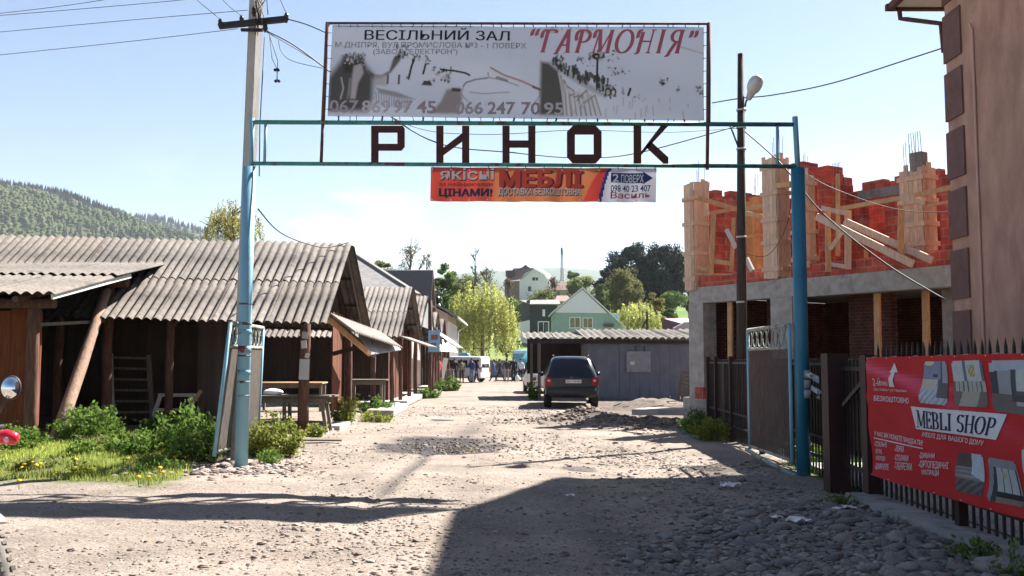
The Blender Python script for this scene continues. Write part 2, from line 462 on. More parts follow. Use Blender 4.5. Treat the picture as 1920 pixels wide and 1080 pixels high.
def build_ground():
    xs = axis([(-2500, -400, 150), (-400, -80, 10), (-80, -20, 2.5), (-20, -7, .35), (-7, 7, .075), (7, 20, .35), (20, 80, 2.5), (80, 400, 10), (400, 2500, 150)])
    ys = axis([(-60, 2, 4), (2, 6, .25), (6, 19, .075), (19, 32, .14), (32, 60, .4), (60, 110, 1.5), (110, 450, 6), (450, 1500, 50), (1500, 5200, 250)])
    X, Y = np.meshgrid(xs, ys)
    Z = gh(X, Y)
    co = np.stack([X, Y, Z], -1).reshape(-1, 3)
    ny, nx = X.shape
    i = np.arange(ny * nx).reshape(ny, nx)
    q = np.stack([i[:-1, :-1], i[:-1, 1:], i[1:, 1:], i[1:, :-1]], -1).reshape(-1, 4)
    me = bpy.data.meshes.new('ground')
    me.vertices.add(len(co)); me.vertices.foreach_set('co', co.ravel())
    me.loops.add(q.size); me.loops.foreach_set('vertex_index', q.ravel())
    me.polygons.add(len(q)); me.polygons.foreach_set('loop_start', np.arange(len(q)) * 4)
    me.polygons.foreach_set('use_smooth', np.ones(len(q), bool))
    me.update(calc_edges=True)
    # soil zones: r grass, g wet mud, b dug earth / coarse gravel, plus painted shade before the shed
    g = grass_mask(X, Y)
    n = fbm(X * 1.3, Y * 1.3, 51, 3)
    mx, my = (X - PUD[0]) / 1.25, (Y - PUD[1]) / 1.9
    wet = 1 - sst(.55, 1.15, mx * mx + my * my + .9 * n)
    rut = np.exp(-((X + 1.42 + 0.02 * (18 - Y)) / 0.11) ** 2) * sst(9.6, 12.5, Y) * (1 - sst(17, 18, Y))
    track = sum(np.exp(-((X - c - .12 * np.sin(Y * .35 + c)) / .2) ** 2) for c in (-2.2, -.45, .9)) * sst(7, 10, Y)
    wet = np.clip(wet + .16 * track * (.6 + n) + .75 * rut + .5 * np.exp(-((X + 1.0 - .03 * (Y - 20)) / .3) ** 2) * sst(19, 20, Y) * (1 - sst(23, 27, Y)), 0, 1)
    for (cx, cy, r) in ((1.05, 14.6, .28), (2.9, 15.1, .35), (.15, 15.3, .2)):
        wet = np.maximum(wet, .8 * (1 - sst(.5, 1.2, ((X - cx) ** 2 + ((Y - cy) / 1.5) ** 2) / r ** 2 + n)))
    earth = np.exp(-(((X - 2.05) / 1.1) ** 2 + ((Y - 25.6) / 1.1) ** 2)) * 1.4 + sst(2.4, 3.2, X) * sst(23, 24.2, Y + n) * (1 - sst(37, 40, Y)) * (.75 + .5 * n) + .8 * sst(7.4, 9, np.abs(X - 1.5) * 0 + X * 3.2) * (1 - sst(9.5, 11.5, Y)) * .6  # wide strip before the shed: dark soil with shade painted into it
    dist = sst(30, 60, Y)
    c = np.stack([g, wet, np.clip(earth, 0, 1), dist], -1).reshape(-1, 4).astype(np.float32)
    ca = me.color_attributes.new('zone', 'FLOAT_COLOR', 'POINT')
    ca.data.foreach_set('color', c.ravel())

    m = bpy.data.materials.new('dirt_road'); m.use_nodes = True
    nt = m.node_tree; N, L = nt.nodes, nt.links
    b = N['Principled BSDF']
    tc = N.new('ShaderNodeTexCoord')
    at = N.new('ShaderNodeAttribute'); at.attribute_name = 'zone'
    sp = N.new('ShaderNodeSeparateColor'); L.new(at.outputs['Color'], sp.inputs[0])
    def noise(s, d=8, r=.6):
        q = N.new('ShaderNodeTexNoise'); q.inputs['Scale'].default_value = s; q.inputs['Detail'].default_value = d; q.inputs['Roughness'].default_value = r
        L.new(tc.outputs['Object'], q.inputs['Vector']); return q.outputs['Fac']
    def ramp(f, a, ca_, b_, cb_):
        q = N.new('ShaderNodeValToRGB'); e = q.color_ramp.elements
        e[0].position, e[1].position = a, b_; e[0].color, e[1].color = (*ca_, 1), (*cb_, 1)
        L.new(f, q.inputs[0]); return q.outputs[0]
    def mix(f, a, b_, bl='MIX'):
        q = N.new('ShaderNodeMix'); q.data_type = 'RGBA'; q.blend_type = bl
        if isinstance(f, float): q.inputs[0].default_value = f
        else: L.new(f, q.inputs[0])
        for s, v in ((6, a), (7, b_)):
            if isinstance(v, tuple): q.inputs[s].default_value = (*v, 1)
            else: L.new(v, q.inputs[s])
        return q.outputs[2]
    sand = ramp(noise(.9, 9, .62), .36, (.235, .195, .165), .64, (.345, .292, .25))
    greyd = ramp(noise(1.6, 8, .65), .36, (.17, .145, .125), .64, (.27, .235, .20))
    pt2 = N.new('ShaderNodeMapRange'); pt2.inputs['From Min'].default_value = .47; pt2.inputs['From Max'].default_value = .60; pt2.inputs['To Max'].default_value = .85
    L.new(noise(.32, 6, .6), pt2.inputs['Value'])
    sand = mix(pt2.outputs[0], sand, greyd)
    fine = ramp(noise(34, 6, .7), .34, (.55, .52, .5), .62, (1.12, 1.1, 1.08))
    sand = mix(1.0, sand, fine, 'MULTIPLY')
    # pebbles pressed into the surface
    vo = N.new('ShaderNodeTexVoronoi'); vo.inputs['Scale'].default_value = 22; L.new(tc.outputs['Object'], vo.inputs['Vector'])
    peb = N.new('ShaderNodeMapRange'); peb.inputs['From Min'].default_value = .30; peb.inputs['From Max'].default_value = .22
    L.new(vo.outputs['Distance'], peb.inputs['Value'])
    sc2 = N.new('ShaderNodeSeparateColor'); L.new(vo.outputs['Color'], sc2.inputs[0])
    pick = N.new('ShaderNodeMath'); pick.operation = 'GREATER_THAN'; pick.inputs[1].default_value = .62; L.new(sc2.outputs[0], pick.inputs[0])
    pm = N.new('ShaderNodeMath'); pm.operation = 'MULTIPLY'; L.new(peb.outputs[0], pm.inputs[0]); L.new(pick.outputs[0], pm.inputs[1])
    patch = N.new('ShaderNodeMapRange'); patch.inputs['From Min'].default_value = .42; patch.inputs['From Max'].default_value = .60
    L.new(noise(.55, 5), patch.inputs['Value'])
    pm2 = N.new('ShaderNodeMath'); pm2.operation = 'MULTIPLY'; L.new(pm.outputs[0], pm2.inputs[0]); L.new(patch.outputs[0], pm2.inputs[1])
    pc = mix(sc2.outputs[1], (.12, .10, .085), (.40, .345, .30))
    sand = mix(pm2.outputs[0], sand, pc)
    earth_shade_col = ramp(noise(6, 8, .7), .35, (.05, .038, .032), .65, (.15, .12, .10))
    col = mix(sp.outputs[2], sand, earth_shade_col)
    mud = ramp(noise(4, 8, .7), .38, (.016, .014, .015), .64, (.052, .043, .038))
    col = mix(sp.outputs[1], col, mud)
    soil = ramp(noise(3, 8, .65), .36, (.06, .08, .025), .64, (.15, .16, .06))
    far = ramp(noise(.08, 6), .4, (.09, .15, .03), .6, (.17, .20, .06))
    aw = N.new('ShaderNodeMath'); aw.operation = 'MULTIPLY'; L.new(at.outputs['Alpha'], aw.inputs[0]); aw.inputs[1].default_value = 1.0
    soil = mix(aw.outputs[0], soil, far)
    col = mix(sp.outputs[0], col, soil)
    L.new(col, b.inputs['Base Color'])
    ro = N.new('ShaderNodeMapRange'); ro.inputs['To Min'].default_value = .95; ro.inputs['To Max'].default_value = .62
    L.new(sp.outputs[1], ro.inputs['Value']); L.new(ro.outputs[0], b.inputs['Roughness'])
    b.inputs['Specular IOR Level'].default_value = .16
    h1 = N.new('ShaderNodeMath'); h1.operation = 'MULTIPLY_ADD'; L.new(noise(9, 10, .68), h1.inputs[0]); h1.inputs[1].default_value = 1.6
    h2 = N.new('ShaderNodeMath'); h2.operation = 'MULTIPLY'; L.new(pm2.outputs[0], h2.inputs[0]); h2.inputs[1].default_value = .5
    L.new(h2.outputs[0], h1.inputs[2])
    bp = N.new('ShaderNodeBump'); bp.inputs['Strength'].default_value = .8; bp.inputs['Distance'].default_value = .035
    L.new(h1.outputs[0], bp.inputs['Height']); L.new(bp.outputs[0], b.inputs['Normal'])
    me.materials.append(m)
    o = bpy.data.objects.new('ground', me); COL.objects.link(o)
    tag(o, 'pale dirt road with gravel, verges and the hillside behind', None, None, 'structure')

build_ground()

# standing water in the puddle
mb = MB()
for (cx, cy, rx, ry) in ((PUD[0] + .55, PUD[1] + .1, .22, .5), (PUD[0] + .05, PUD[1] - .2, .16, .35), (PUD[0] - .45, PUD[1] + .2, .18, .3)):
    z = g1(cx, cy) + .006
    ring = [(cx + rx * math.cos(a) * (1 + .3 * math.sin(3 * a + cx)), cy + ry * math.sin(a) * (1 + .25 * math.cos(4 * a)), z) for a in np.linspace(0, 2 * math.pi, 22)[:-1]]
    mb.add([(cx, cy, z)] + ring, [(0, 1 + i, 1 + (i + 1) % 21) for i in range(21)])
solo('puddle_water', mb, mat('muddy_water', (.085, .075, .04), rough=.06, spec=.5, tint=False), 'shallow olive puddle in the middle of the dirt road', None, None, 'structure')

# ------------------------------------------------------------------ loose stones
def rock(mb, c, r, t=(1, 1, 1), flat=.55, n=6, sm=False):
    c = Vector(c); a0 = random.uniform(0, 6.28); el = random.uniform(.65, 1.0)
    vs = []
    for lv, (zz, rr) in enumerate(((-.7, .6), (.05, 1.0), (.62, .66))):
        for k in range(n):
            a = a0 + 2 * math.pi * k / n + lv * .4
            q = rr * random.uniform(.8, 1.15)
            vs.append((math.cos(a) * q, math.sin(a) * q * el, zz * random.uniform(.85, 1.1) * flat))
    vs.append((0, 0, .8 * flat))
    ca, sa = math.cos(a0 * 3), math.sin(a0 * 3)
    tx, ty = random.uniform(-.25, .25), random.uniform(-.25, .25)
    vs = [(c.x + r * (x * ca - y * sa), c.y + r * (x * sa + y * ca), c.z + r * (z + x * tx + y * ty)) for x, y, z in vs]
    fs = [(l * n + k, l * n + (k + 1) % n, (l + 1) * n + (k + 1) % n, (l + 1) * n + k) for l in (0, 1) for k in range(n)]
    fs += [(2 * n + k, 2 * n + (k + 1) % n, 3 * n) for k in range(n)]
    mb.add(vs, fs, t, sm)

def stone_tint(lo=.55, hi=1.25):
    b = random.uniform(lo, hi); w = random.uniform(-.05, .07)
    return (b * (1 + w), b, b * (1 - w))

mb = MB()
rs = random.Random(5); random.seed(5)
n = 0
while n < 19000:
    y = 6.6 + 26 * random.random() ** 1.7; x = random.uniform(-.56 * y - .3, 4.0)
    if x < -4.3 and y > 12.5: continue
    d = float(fbm(x * .5, y * .35, 91, 3)) + .5 + (.3 if x > .8 and y < 14 else 0) + (.12 if y > 15 else 0)
    if random.random() > max(.03, d) ** 2.3 * (1 if x > -.3 * y or y > 10.2 else .45): continue
    r = min(.055, .006 + .0085 * random.expovariate(1.0)) * (1.25 if x > .8 else 1) * (.7 + .02 * y)
    rock(mb, (x, y, g1(x, y) + r * .12), r, stone_tint(), random.uniform(.35, .6), 5)
    n += 1
for k in range(420):      # stony edge of the verge at the foot of the left gate post
    x = random.uniform(-5.2, -3.0); y = 13.3 + .55 * (x + 5) * .6 + random.gauss(0, .35)
    r = random.uniform(.02, .075)
    rock(mb, (x, y, g1(x, y) + r * .15), r, stone_tint(.7, 1.4), .5, 6)
for k in range(900):      # rubble in and beside the puddle and on the dug-up mound
    if k < 330: x, y = PUD[0] + random.gauss(0.2, .6), PUD[1] + random.gauss(.1, .8)
    elif k < 720: x, y = 2.05 + random.gauss(0, .75), 25.3 + random.gauss(0, .7)
    else: x, y = 3.6 + random.gauss(0, .8), 24.4 + random.gauss(0, .8)
    r = random.uniform(.015, .045) if k < 330 else random.uniform(.02, .085)
    rock(mb, (x, y, g1(x, y) + r * .2), r, stone_tint(.15, .85) if k < 330 else stone_tint(.4, 1.2), .6, 6)
solo('gravel', mb, GRAV, 'loose gravel and small stones scattered over the dirt road', None, None, 'stuff', keep=True)

# river stones heaped along the red-banner fence: the largest are things of their own
random.seed(11)
def cobble_mesh(k):
    m = MB(); nu, nv = 14, 9
    m.ball((0, 0, 0), (1, .58 + .34 * random.random(), .30 + .22 * random.random()), (1, 1, 1), nu, nv)
    if k % 2:                                          # broken, angular stone: the hull of a few points
        import bmesh
        bm = bmesh.new()
        for _ in range(13):
            d = Vector((random.gauss(0, 1), random.gauss(0, 1), random.gauss(0, 1))).normalized()
            bm.verts.new((d.x * random.uniform(.85, 1.1), d.y * random.uniform(.6, .85), d.z * random.uniform(.28, .5)))
        bmesh.ops.convex_hull(bm, input=bm.verts); bmesh.ops.bevel(bm, geom=bm.edges[:], offset=.05, segments=1, affect='EDGES'); bm.verts.index_update()
        m = MB(); m.add([v.co[:] for v in bm.verts], [tuple(v.index for v in f.verts) for f in bm.faces], (1, 1, 1), False); bm.free(); return m
    m.v = [tuple(np.array(v) * (1 + .62 * float(fbm(v[0] * 1.5 + k * 9, v[1] * 1.5 + v[2] * 2.2, 61, 2)))) for v in m.v]
    return m
COB = [cobble_mesh(k) for k in range(14)]
COBME = []
for k, q in enumerate(COB):
    q.t = [stone_tint(.6, 1.35)] * len(q.f)
    COBME.append(mesh_of('river_stone', q, STONE))
spots = []
tries = 0
while len(spots) < 1500 and tries < 60000:
    tries += 1
    y = random.uniform(6.7, 11.2); x = random.uniform(.9, 3.75)
    dens = float(sst(.9, 2.3, x - .3 * (y - 8) + .8 * float(vnoise(x * 1.1, y * 1.1, 33)))) * float(1 - sst(9.2, 11.2, y))
    if random.random() > dens: continue
    r = (.028 + .085 * random.random() ** 2.2) * (1.15 - .035 * (y - 7))
    if all((x - a) ** 2 + (y - b) ** 2 > (.66 * (r + c)) ** 2 for a, b, c in spots): spots.append((x, y, r))
spots += [(3.35, 7.35, .13), (3.62, 7.1, .22), (3.05, 7.2, .12), (3.2, 9.3, .13), (2.75, 6.95, .12), (3.45, 8.35, .11)]
spots.sort(key=lambda s: -s[2] / s[1])
stuff = MB()
for i, (x, y, r) in enumerate(spots):
    z = g1(x, y) + r * .10
    rot = Euler((random.uniform(-.3, .3), random.uniform(-.3, .3), random.uniform(0, 6.28)))
    if i < 290:
        o = bpy.data.objects.new('river_stone', COBME[i % 14]); COL.objects.link(o)
        o.location = (x, y, z); o.rotation_euler = rot; o.scale = (r, r, r)
        tag(o, 'smooth grey river stone lying in the loose heap below the red banner', 'stone', 'river stones heaped beside the fence')
    else:
        Mx = Matrix.LocRotScale((x, y, z), rot, (r, r, r)); q = COB[i % 14]
        stuff.add([Mx @ Vector(v) for v in q.v], q.f, stone_tint(.6, 1.3), q.sm[0])
solo('rubble_stones', stuff, STONE, 'smaller river stones filling the heap along the fence', None, None, 'stuff', keep=True)
# ================================================================== MARKET STALLS ON THE LEFT
random.seed(21)

def planks(mb, a, b, z0, z1, w=.17, th=.025, t0=(1, 1, 1), gap=.006, ragged=.03):
    """upright boards side by side along the line a-b (plan points)"""
    a, b = Vector((a[0], a[1], 0)), Vector((b[0], b[1], 0)); L = (b - a).length; d = (b - a) / L
    n = max(1, int(L / w)); ang = math.atan2(d.y, d.x)
    for i in range(n):
        c = a + d * ((i + .5) * L / n); q = random.uniform(.7, 1.25)
        zt = z1 + random.uniform(-ragged, ragged)
        mb.box((c.x, c.y, (z0 + zt) / 2), (L / n - gap, th + random.uniform(0, .008), zt - z0), (0, 0, ang), tuple(q * k for k in t0))

STALL_GROUP = 'wooden market stalls along the left of the street'

def stall(label, xe, xl, yf, yr, yb, ze, zr, zf=.16, bays=(), back=(), front=(), rows=2, amp=.033, wl=.180, board=BOARD, cornerx=.55, floor=True, tilt=0.0):
    L = thing('market_stall', label, 'market stall', ((xe + xl) / 2, yf, g1(xe, yf)), STALL_GROUP)
    TL = tilt * (xe - xl)
    mb = MB(); mb.roof((xl, yf, ze + TL), (xe - xl, 0, -TL), (0, yr - yf, zr - ze), 1.13, rows, amp, wl)
    r1 = part(L, 'front_roof_slope', mb, SLATE)
    mb = MB(); mb.roof((xl, yb, ze + TL), (xe + .08 - xl, 0, -TL), (0, yr - yb, zr - ze - .05), 1.13, rows, amp, wl, jit=.3)
    part(L, 'rear_roof_slope', mb, SLATE)
    off = .075
    for f in (.06, .36, .66, .93):                       # battens under the sheets, both slopes
        for y0 in (yf, yb):
            mb = MB(); y = y0 + (yr - y0) * f; z = ze + (zr - ze) * f - off
            mb.beam((xl + .1, y, z + TL), (xe - .06, y, z), .07, .05)
            part(L, 'batten', mb, BOARD)
    nx = max(2, int((xe - xl) / 2.4) + 1)
    for i in range(nx):
        x = xe - cornerx * .8 - i * (xe - xl - cornerx) / (nx - 1) * .98
        for y0 in (yf, yb):
            mb = MB(); s = (zr - ze) / abs(yr - y0)
            tz = tilt * (xe - x); mb.beam((x, y0 + (yr - y0) * .03, ze - .14 + .03 * (zr - ze) + tz), (x, yr, zr - .15 + tz), .05, .11)
            part(L, 'rafter', mb, BOARD)
    for y0 in (yf + (yr - yf) * .25, yb - (yb - yr) * .25):
        mb = MB(); z = ze + (zr - ze) * .25 - .22
        mb.log((xl + .2, y0, z + TL), (xe - .12, y0, z), .08, .08, 8)
        part(L, 'beam', mb, LOGM)
    for (x, y, r) in bays:
        zt = ze + (zr - ze) * min(abs(y - yf) / abs(yr - yf), abs(y - yb) / abs(yr - yb)) - .2
        mb = MB(); mb.log((x, y, g1(x, y) - .1), (x, y, zt), r, r * .92, 10)
        part(L, 'post', mb, LOGM)
    for (a, b, z0, z1, m) in back:
        mb = MB(); planks(mb, a, b, z0, z1)
        part(L, 'plank_wall', mb, m)
    if floor:
        mb = MB(); mb.span((xl, yf + .75, -.25), (xe - .15, yb - .5, zf))
        part(L, 'floor_slab', mb, CONC)
    return L

# ---- the long nearest stall
ZF1 = .13
long_stall = stall('long nearest market stall with wide brown corrugated roof and dark open bays',
    -3.72, -22.5, 19.0, 21.85, 24.7, 2.33, 4.26, ZF1,
    bays=((-4.28, 19.85, .115), (-7.1, 19.95, .085), (-9.4, 19.95, .085), (-11.8, 19.95, .085), (-14.5, 19.95, .085), (-17.5, 19.95, .085),
          (-4.02, 23.6, .10), (-6.6, 23.9, .085), (-9.4, 23.9, .085), (-12.5, 23.9, .085), (-16.5, 23.9, .085)),
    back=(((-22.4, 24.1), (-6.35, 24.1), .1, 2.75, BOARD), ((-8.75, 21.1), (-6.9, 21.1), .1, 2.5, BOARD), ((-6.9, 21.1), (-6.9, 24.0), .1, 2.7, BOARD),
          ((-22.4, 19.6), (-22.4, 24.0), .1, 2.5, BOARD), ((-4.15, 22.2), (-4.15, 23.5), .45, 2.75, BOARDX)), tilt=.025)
mb = MB()                                               # boarded gable under the verge, set back a little
for k in range(22):
    y = 20.2 + k * .155
    zt = 2.33 + 1.93 * (1 - abs(y - 21.85) / 2.85) - .19
    if zt > 2.62: mb.box((-4.22, y, (2.45 + zt) / 2), (.024, .148, zt - 2.45), None, tuple([random.uniform(.7, 1.2)] * 3))
part(long_stall, 'gable_boarding', mb, BOARD)
mb = MB(); mb.beam((-3.80, 24.66, 2.28), (-3.80, 21.9, 4.16), .03, .16)
part(long_stall, 'barge_board', mb, OLDWOOD)
mb = MB()                                               # lean-to awning off the gable, two odd sheets
mb.sheet((-3.92, 20.45, 2.62), (.62, 3.6, -.30), (.62, -.35, -.42), .022, .17, 3, .007, (1.15, 1.12, 1.1))
part(long_stall, 'awning_sheet', mb, SLATE2)
mb = MB()
mb.prism([(-3.42, 21.35, 2.16), (-3.06, 24.3, 2.13), (-2.80, 24.25, 1.86), (-3.17, 21.5, 1.72)], (0, 0, .02), (.95, .95, .97))
part(long_stall, 'awning_flap', mb, TIN)
for (a, b, m) in (((-3.95, 20.6, 2.50), (-3.18, 21.55, 1.74), PLANK), ((-3.95, 21.1, 2.52), (-3.12, 21.95, 1.70), OLDWOOD), ((-4.1, 22.0, 1.75), (-3.2, 22.1, 2.0), BOARD)):
    mb = MB(); mb.beam(a, b, .06, .10); part(long_stall, 'awning_bracket', mb, m)
mb = MB()
mb.box((-4.255, 19.728, 1.42), (.20, .02, .42), (0, .03, .1), (.62, .62, .64)); mb.box((-4.27, 19.722, 1.93), (.11, .02, .16), (0, -.1, .1), (.7, .7, .72))
mb.box((-4.25, 19.722, 2.12), (.12, .02, .14), (0, .1, .1), (.55, .55, .58)); mb.box((-4.20, 19.73, 1.70), (.08, .02, .10), (0, .3, .1), (.6, .6, .6))
part(long_stall, 'pasted_notice', mb, WHITEP, 'torn pale paper notices pasted round the corner post')

def trestle(name, label, x0, x1, y0, y1, z, zg, legs, top=OLDWOOD, cat='table', group='market tables under the stall roofs'):
    T = thing(name, label, cat, ((x0 + x1) / 2, (y0 + y1) / 2, zg), group)
    mb = MB(); n = max(2, int((y1 - y0) / .2))
    for i in range(n):
        w = (y1 - y0) / n; q = random.uniform(.8, 1.2)
        mb.box(((x0 + x1) / 2 + random.uniform(-.04, .04), y0 + w * (i + .5), z), (x1 - x0, w - .008, .035), (0, random.uniform(-.004, .004), 0), (q, q, q))
    part(T, 'tabletop', mb, top)
    mb = MB(); mb.beam((x0 + .1, y0 + .1, z - .09), (x1 - .1, y0 + .1, z - .09), .04, .1); mb.beam((x0 + .1, y1 - .1, z - .09), (x1 - .1, y1 - .1, z - .09), .04, .1)
    part(T, 'apron', mb, OLDWOOD)
    for (lx, dx) in legs:
        for y in (y0 + .13, y1 - .13):
            mb = MB(); mb.beam((lx + dx, y, zg - .02), (lx, y, z - .03), .07, .07); part(T, 'leg', mb, OLDWOOD)
    return T

trestle('market_table', 'grey plank market table beside the notice-covered corner post, a white bag on it', -5.75, -3.75, 20.0, 20.75, .86, .13, ((-5.6, 0), (-4.75, .02), (-3.98, .12)))
trestle('market_table', 'low market table deep inside the open bay of the nearest stall', -7.1, -5.2, 26.6, 27.4, .98, .12, ((-7.0, 0), (-5.3, 0)), PLANK)
trestle('market_table', 'market table standing in front of the orange boards under the grey awning', -4.9, -3.75, 28.6, 29.5, 1.02, .14, ((-4.8, 0), (-3.9, 0)))
mb = MB(); mb.ball((-5.05, 20.4, .93), (.22, .16, .075), (1, 1, 1), 14, 9)
mb.v = [tuple(np.array(v) + .03 * np.array([float(vnoise(v[0] * 14, v[1] * 14, 3)), 0, float(vnoise(v[0] * 12, v[1] * 12, 5))])) for v in mb.v]
solo('plastic_bag', mb, mat('white_plastic', (.75, .75, .76), rough=.5), 'crumpled white plastic bag on the nearest market table', 'bag')

# things leaning inside the dark bays
T = thing('shelf_rack', 'tall pale wooden rack leaning in the dark bay behind the log brace', 'rack', (-8.35, 20.9, .2))
mb = MB(); mb.beam((-8.52, 20.6, .18), (-8.78, 21.0, 1.75), .13, .05, (0, 1, 0)); part(T, 'stile', mb, mat('pale_wood', (.42, .40, .38), (.55, .53, .5), 6, (4, 4, .8), .8))
mb = MB(); mb.beam((-7.75, 20.9, .18), (-7.95, 21.05, 1.72), .10, .05, (0, 1, 0)); part(T, 'stile', mb, OLDWOOD)
for k in range(6):
    mb = MB(); f = .2 + k * .15
    mb.beam((-8.52 - .26 * f, 20.62 + .4 * f, .18 + 1.57 * f), (-7.75 - .2 * f, 20.92 + .13 * f, .18 + 1.54 * f), .03, .05); part(T, 'rung', mb, OLDWOOD)
T = thing('sawhorse', 'low pale trestle standing in the dark bay beside the partition', 'trestle', (-7.35, 20.8, .2))
PALE = MATS['pale_wood']
for a, b in (((-7.72, 20.6, .15), (-7.55, 20.75, .86)), ((-6.75, 20.6, .15), (-6.9, 20.75, .86))):
    mb = MB(); mb.beam(a, b, .08, .05, (0, 1, 0)); part(T, 'leg', mb, PALE)
mb = MB(); mb.beam((-7.6, 20.75, .86), (-6.8, 20.75, .86), .06, .07); part(T, 'top_rail', mb, PALE)
mb = MB(); mb.beam((-7.6, 20.7, .55), (-6.85, 20.7, .55), .04, .06); part(T, 'stretcher', mb, PALE)
mb = MB(); mb.beam((-7.05, 20.55, .3), (-6.75, 20.95, .95), .07, .04, (0, 1, 0))
solo('loose_plank', mb, PLANK, 'short orange plank leaning on the low trestle in the dark bay', 'plank')

# ---- the stalls further up the street
s2 = stall('second market stall with a short steep corrugated roof and orange boarding below it', -3.62, -9.0, 31.0, 34.4, 38.0, 2.36, 4.22, .2,
    bays=((-4.55, 31.6, .09), (-3.95, 31.7, .07), (-3.86, 33.4, .07), (-3.92, 36.8, .08), (-8.5, 31.8, .08)),
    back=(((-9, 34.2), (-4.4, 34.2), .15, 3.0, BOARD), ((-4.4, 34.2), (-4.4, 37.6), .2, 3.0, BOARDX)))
mb = MB(); mb.sheet((-3.7, 31.4, 2.4), (.1, 2.6, 0), (.95, 0, -.33), .02, .17, 2, .007); part(s2, 'awning_sheet', mb, SLATE2)
s3 = stall('third market stall with a narrow steep roof and a blue sign board at its corner', -3.88, -9.0, 40.2, 44.0, 48.0, 2.55, 4.55, .2,
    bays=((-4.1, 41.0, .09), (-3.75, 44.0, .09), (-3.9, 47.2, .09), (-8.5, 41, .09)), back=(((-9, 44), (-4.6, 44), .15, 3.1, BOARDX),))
mb = MB(); mb.prism([(-3.86, 41.2, 3.05), (-3.86, 46.6, 3.05), (-3.86, 44.0, 4.3)], (.03, 0, 0)); part(s3, 'gable_panel', mb, TIN)
mb = MB(); mb.sheet((-3.7, 45.0, 3.0), (.15, 3.2, 0), (1.15, 0, -.8), .012, .17, 2, .007); part(s3, 'awning_sheet', mb, TIN)
mb = MB(); mb.box((-3.42, 42.2, 2.45), (.52, .05, .95), (0, 0, .25)); mb2 = MB()
bs = thing('blue_sign', 'small faded blue sign board hung on the third stall', 'sign', (-3.42, 42.2, 2.0))
part(bs, 'board', mb, mat('faded_blue', (.22, .42, .62), (.32, .52, .70), 5, rough=.6))
mb2.box((-3.40, 42.165, 2.62), (.3, .012, .22), (0, 0, .25), (.5, .2, .15)); mb2.box((-3.45, 42.16, 2.28), (.25, .012, .16), (0, 0, .25), (.25, .22, .2)); part(bs, 'picture_patch', mb2, WHITEP)
s4 = stall('fourth market stall with patched grey roof strips and a white awning', -4.25, -9.0, 51.0, 54.2, 57.4, 2.5, 4.3, .2,
    bays=((-4.2, 51.0, .1), (-4.2, 53.0, .1), (-4.25, 55.5, .1), (-4.25, 57.2, .1)), back=(((-9, 55), (-4.6, 55), .15, 3.1, BOARD),), amp=.04, wl=.36)
WHITE_T = mat('white_sheet', (.62, .62, .61), (.74, .74, .73), 5, rough=.7, trans=.12)
mb = MB(); mb.prism([(-4.5, 49.5, 2.75), (-4.4, 56.2, 2.75), (-3.75, 56.4, 2.1), (-3.9, 49.4, 2.1)], (0, 0, .02)); part(s4, 'awning_sheet', mb, WHITE_T)
s5 = stall('fifth market stall, small ribbed roof just before the beige house', -4.45, -9.0, 59.5, 62.2, 65.0, 2.6, 4.25, .2,
    bays=((-4.3, 59.6, .1), (-4.3, 62.0, .1), (-4.3, 64.8, .1)), back=(((-9, 65), (-4.6, 65), .15, 3.1, BOARD),), amp=.05, wl=.5)
mb = MB(); mb.prism([(-4.6, 58.4, 2.95), (-4.5, 66.0, 2.95), (-3.72, 66.2, 2.15), (-3.9, 58.4, 2.15)], (0, 0, .02)); part(s5, 'awning_sheet', mb, WHITE_T)
mb = MB(); mb.beam((-4.35, 58.2, .15), (-4.0, 58.3, 1.75), .3, .03, (0, 1, 0))
solo('leaning_board', mb, WHITE_T, 'white board leaning against the post of the fourth stall', 'board')
mb = MB()
for y in (60.5, 61.1): 
    for x in (-4.45, -3.75): mb.beam((x, y, .05), (x, y, 1.0), .09, .09)
for k in range(6): mb.box((-4.1, 60.45, .15 + k * .15), (.85, .03, .11)); mb.box((-3.70, 60.8, .15 + k * .15), (.03, .65, .11))
mb.box((-4.1, 60.8, 1.02), (.9, .75, .03))
solo('wooden_crate', mb, OLDWOOD, 'slatted grey wooden bin standing by the white awning', 'crate')

# ---- concrete edging and scrap at the foot of the stalls
for lab, c, sz in (('pale concrete slab along the front of the second stall', (-3.72, 29.2, .14), (.75, 4.6, .16)), ('short concrete kerb at the gable of the nearest stall', (-3.95, 21.9, .1), (.35, 1.6, .16)), ('concrete edging below the third stall, farther up the street', (-3.85, 36, .16), (.5, 7, .16))):
    mb = MB(); mb.box(c, sz, (0, .02, .02)); solo('concrete_edging', mb, CONC, lab, 'edging')
mb = MB(); mb.box((-3.62, 18.15, .12), (.85, .22, .03), (.03, .02, .15)); solo('fallen_plank', mb, OLDWOOD, 'grey plank lying among pink stones at the foot of the corner post', 'plank')
mb = MB(); a = P(830, 788, 25.7); mb.box((a.x, 25.7, g1(a.x, 25.7) + .03), (.58, .14, .03), (.02, .03, .12)); solo('fallen_plank', mb, PALE, 'short pale board lying in the middle of the street', 'plank')

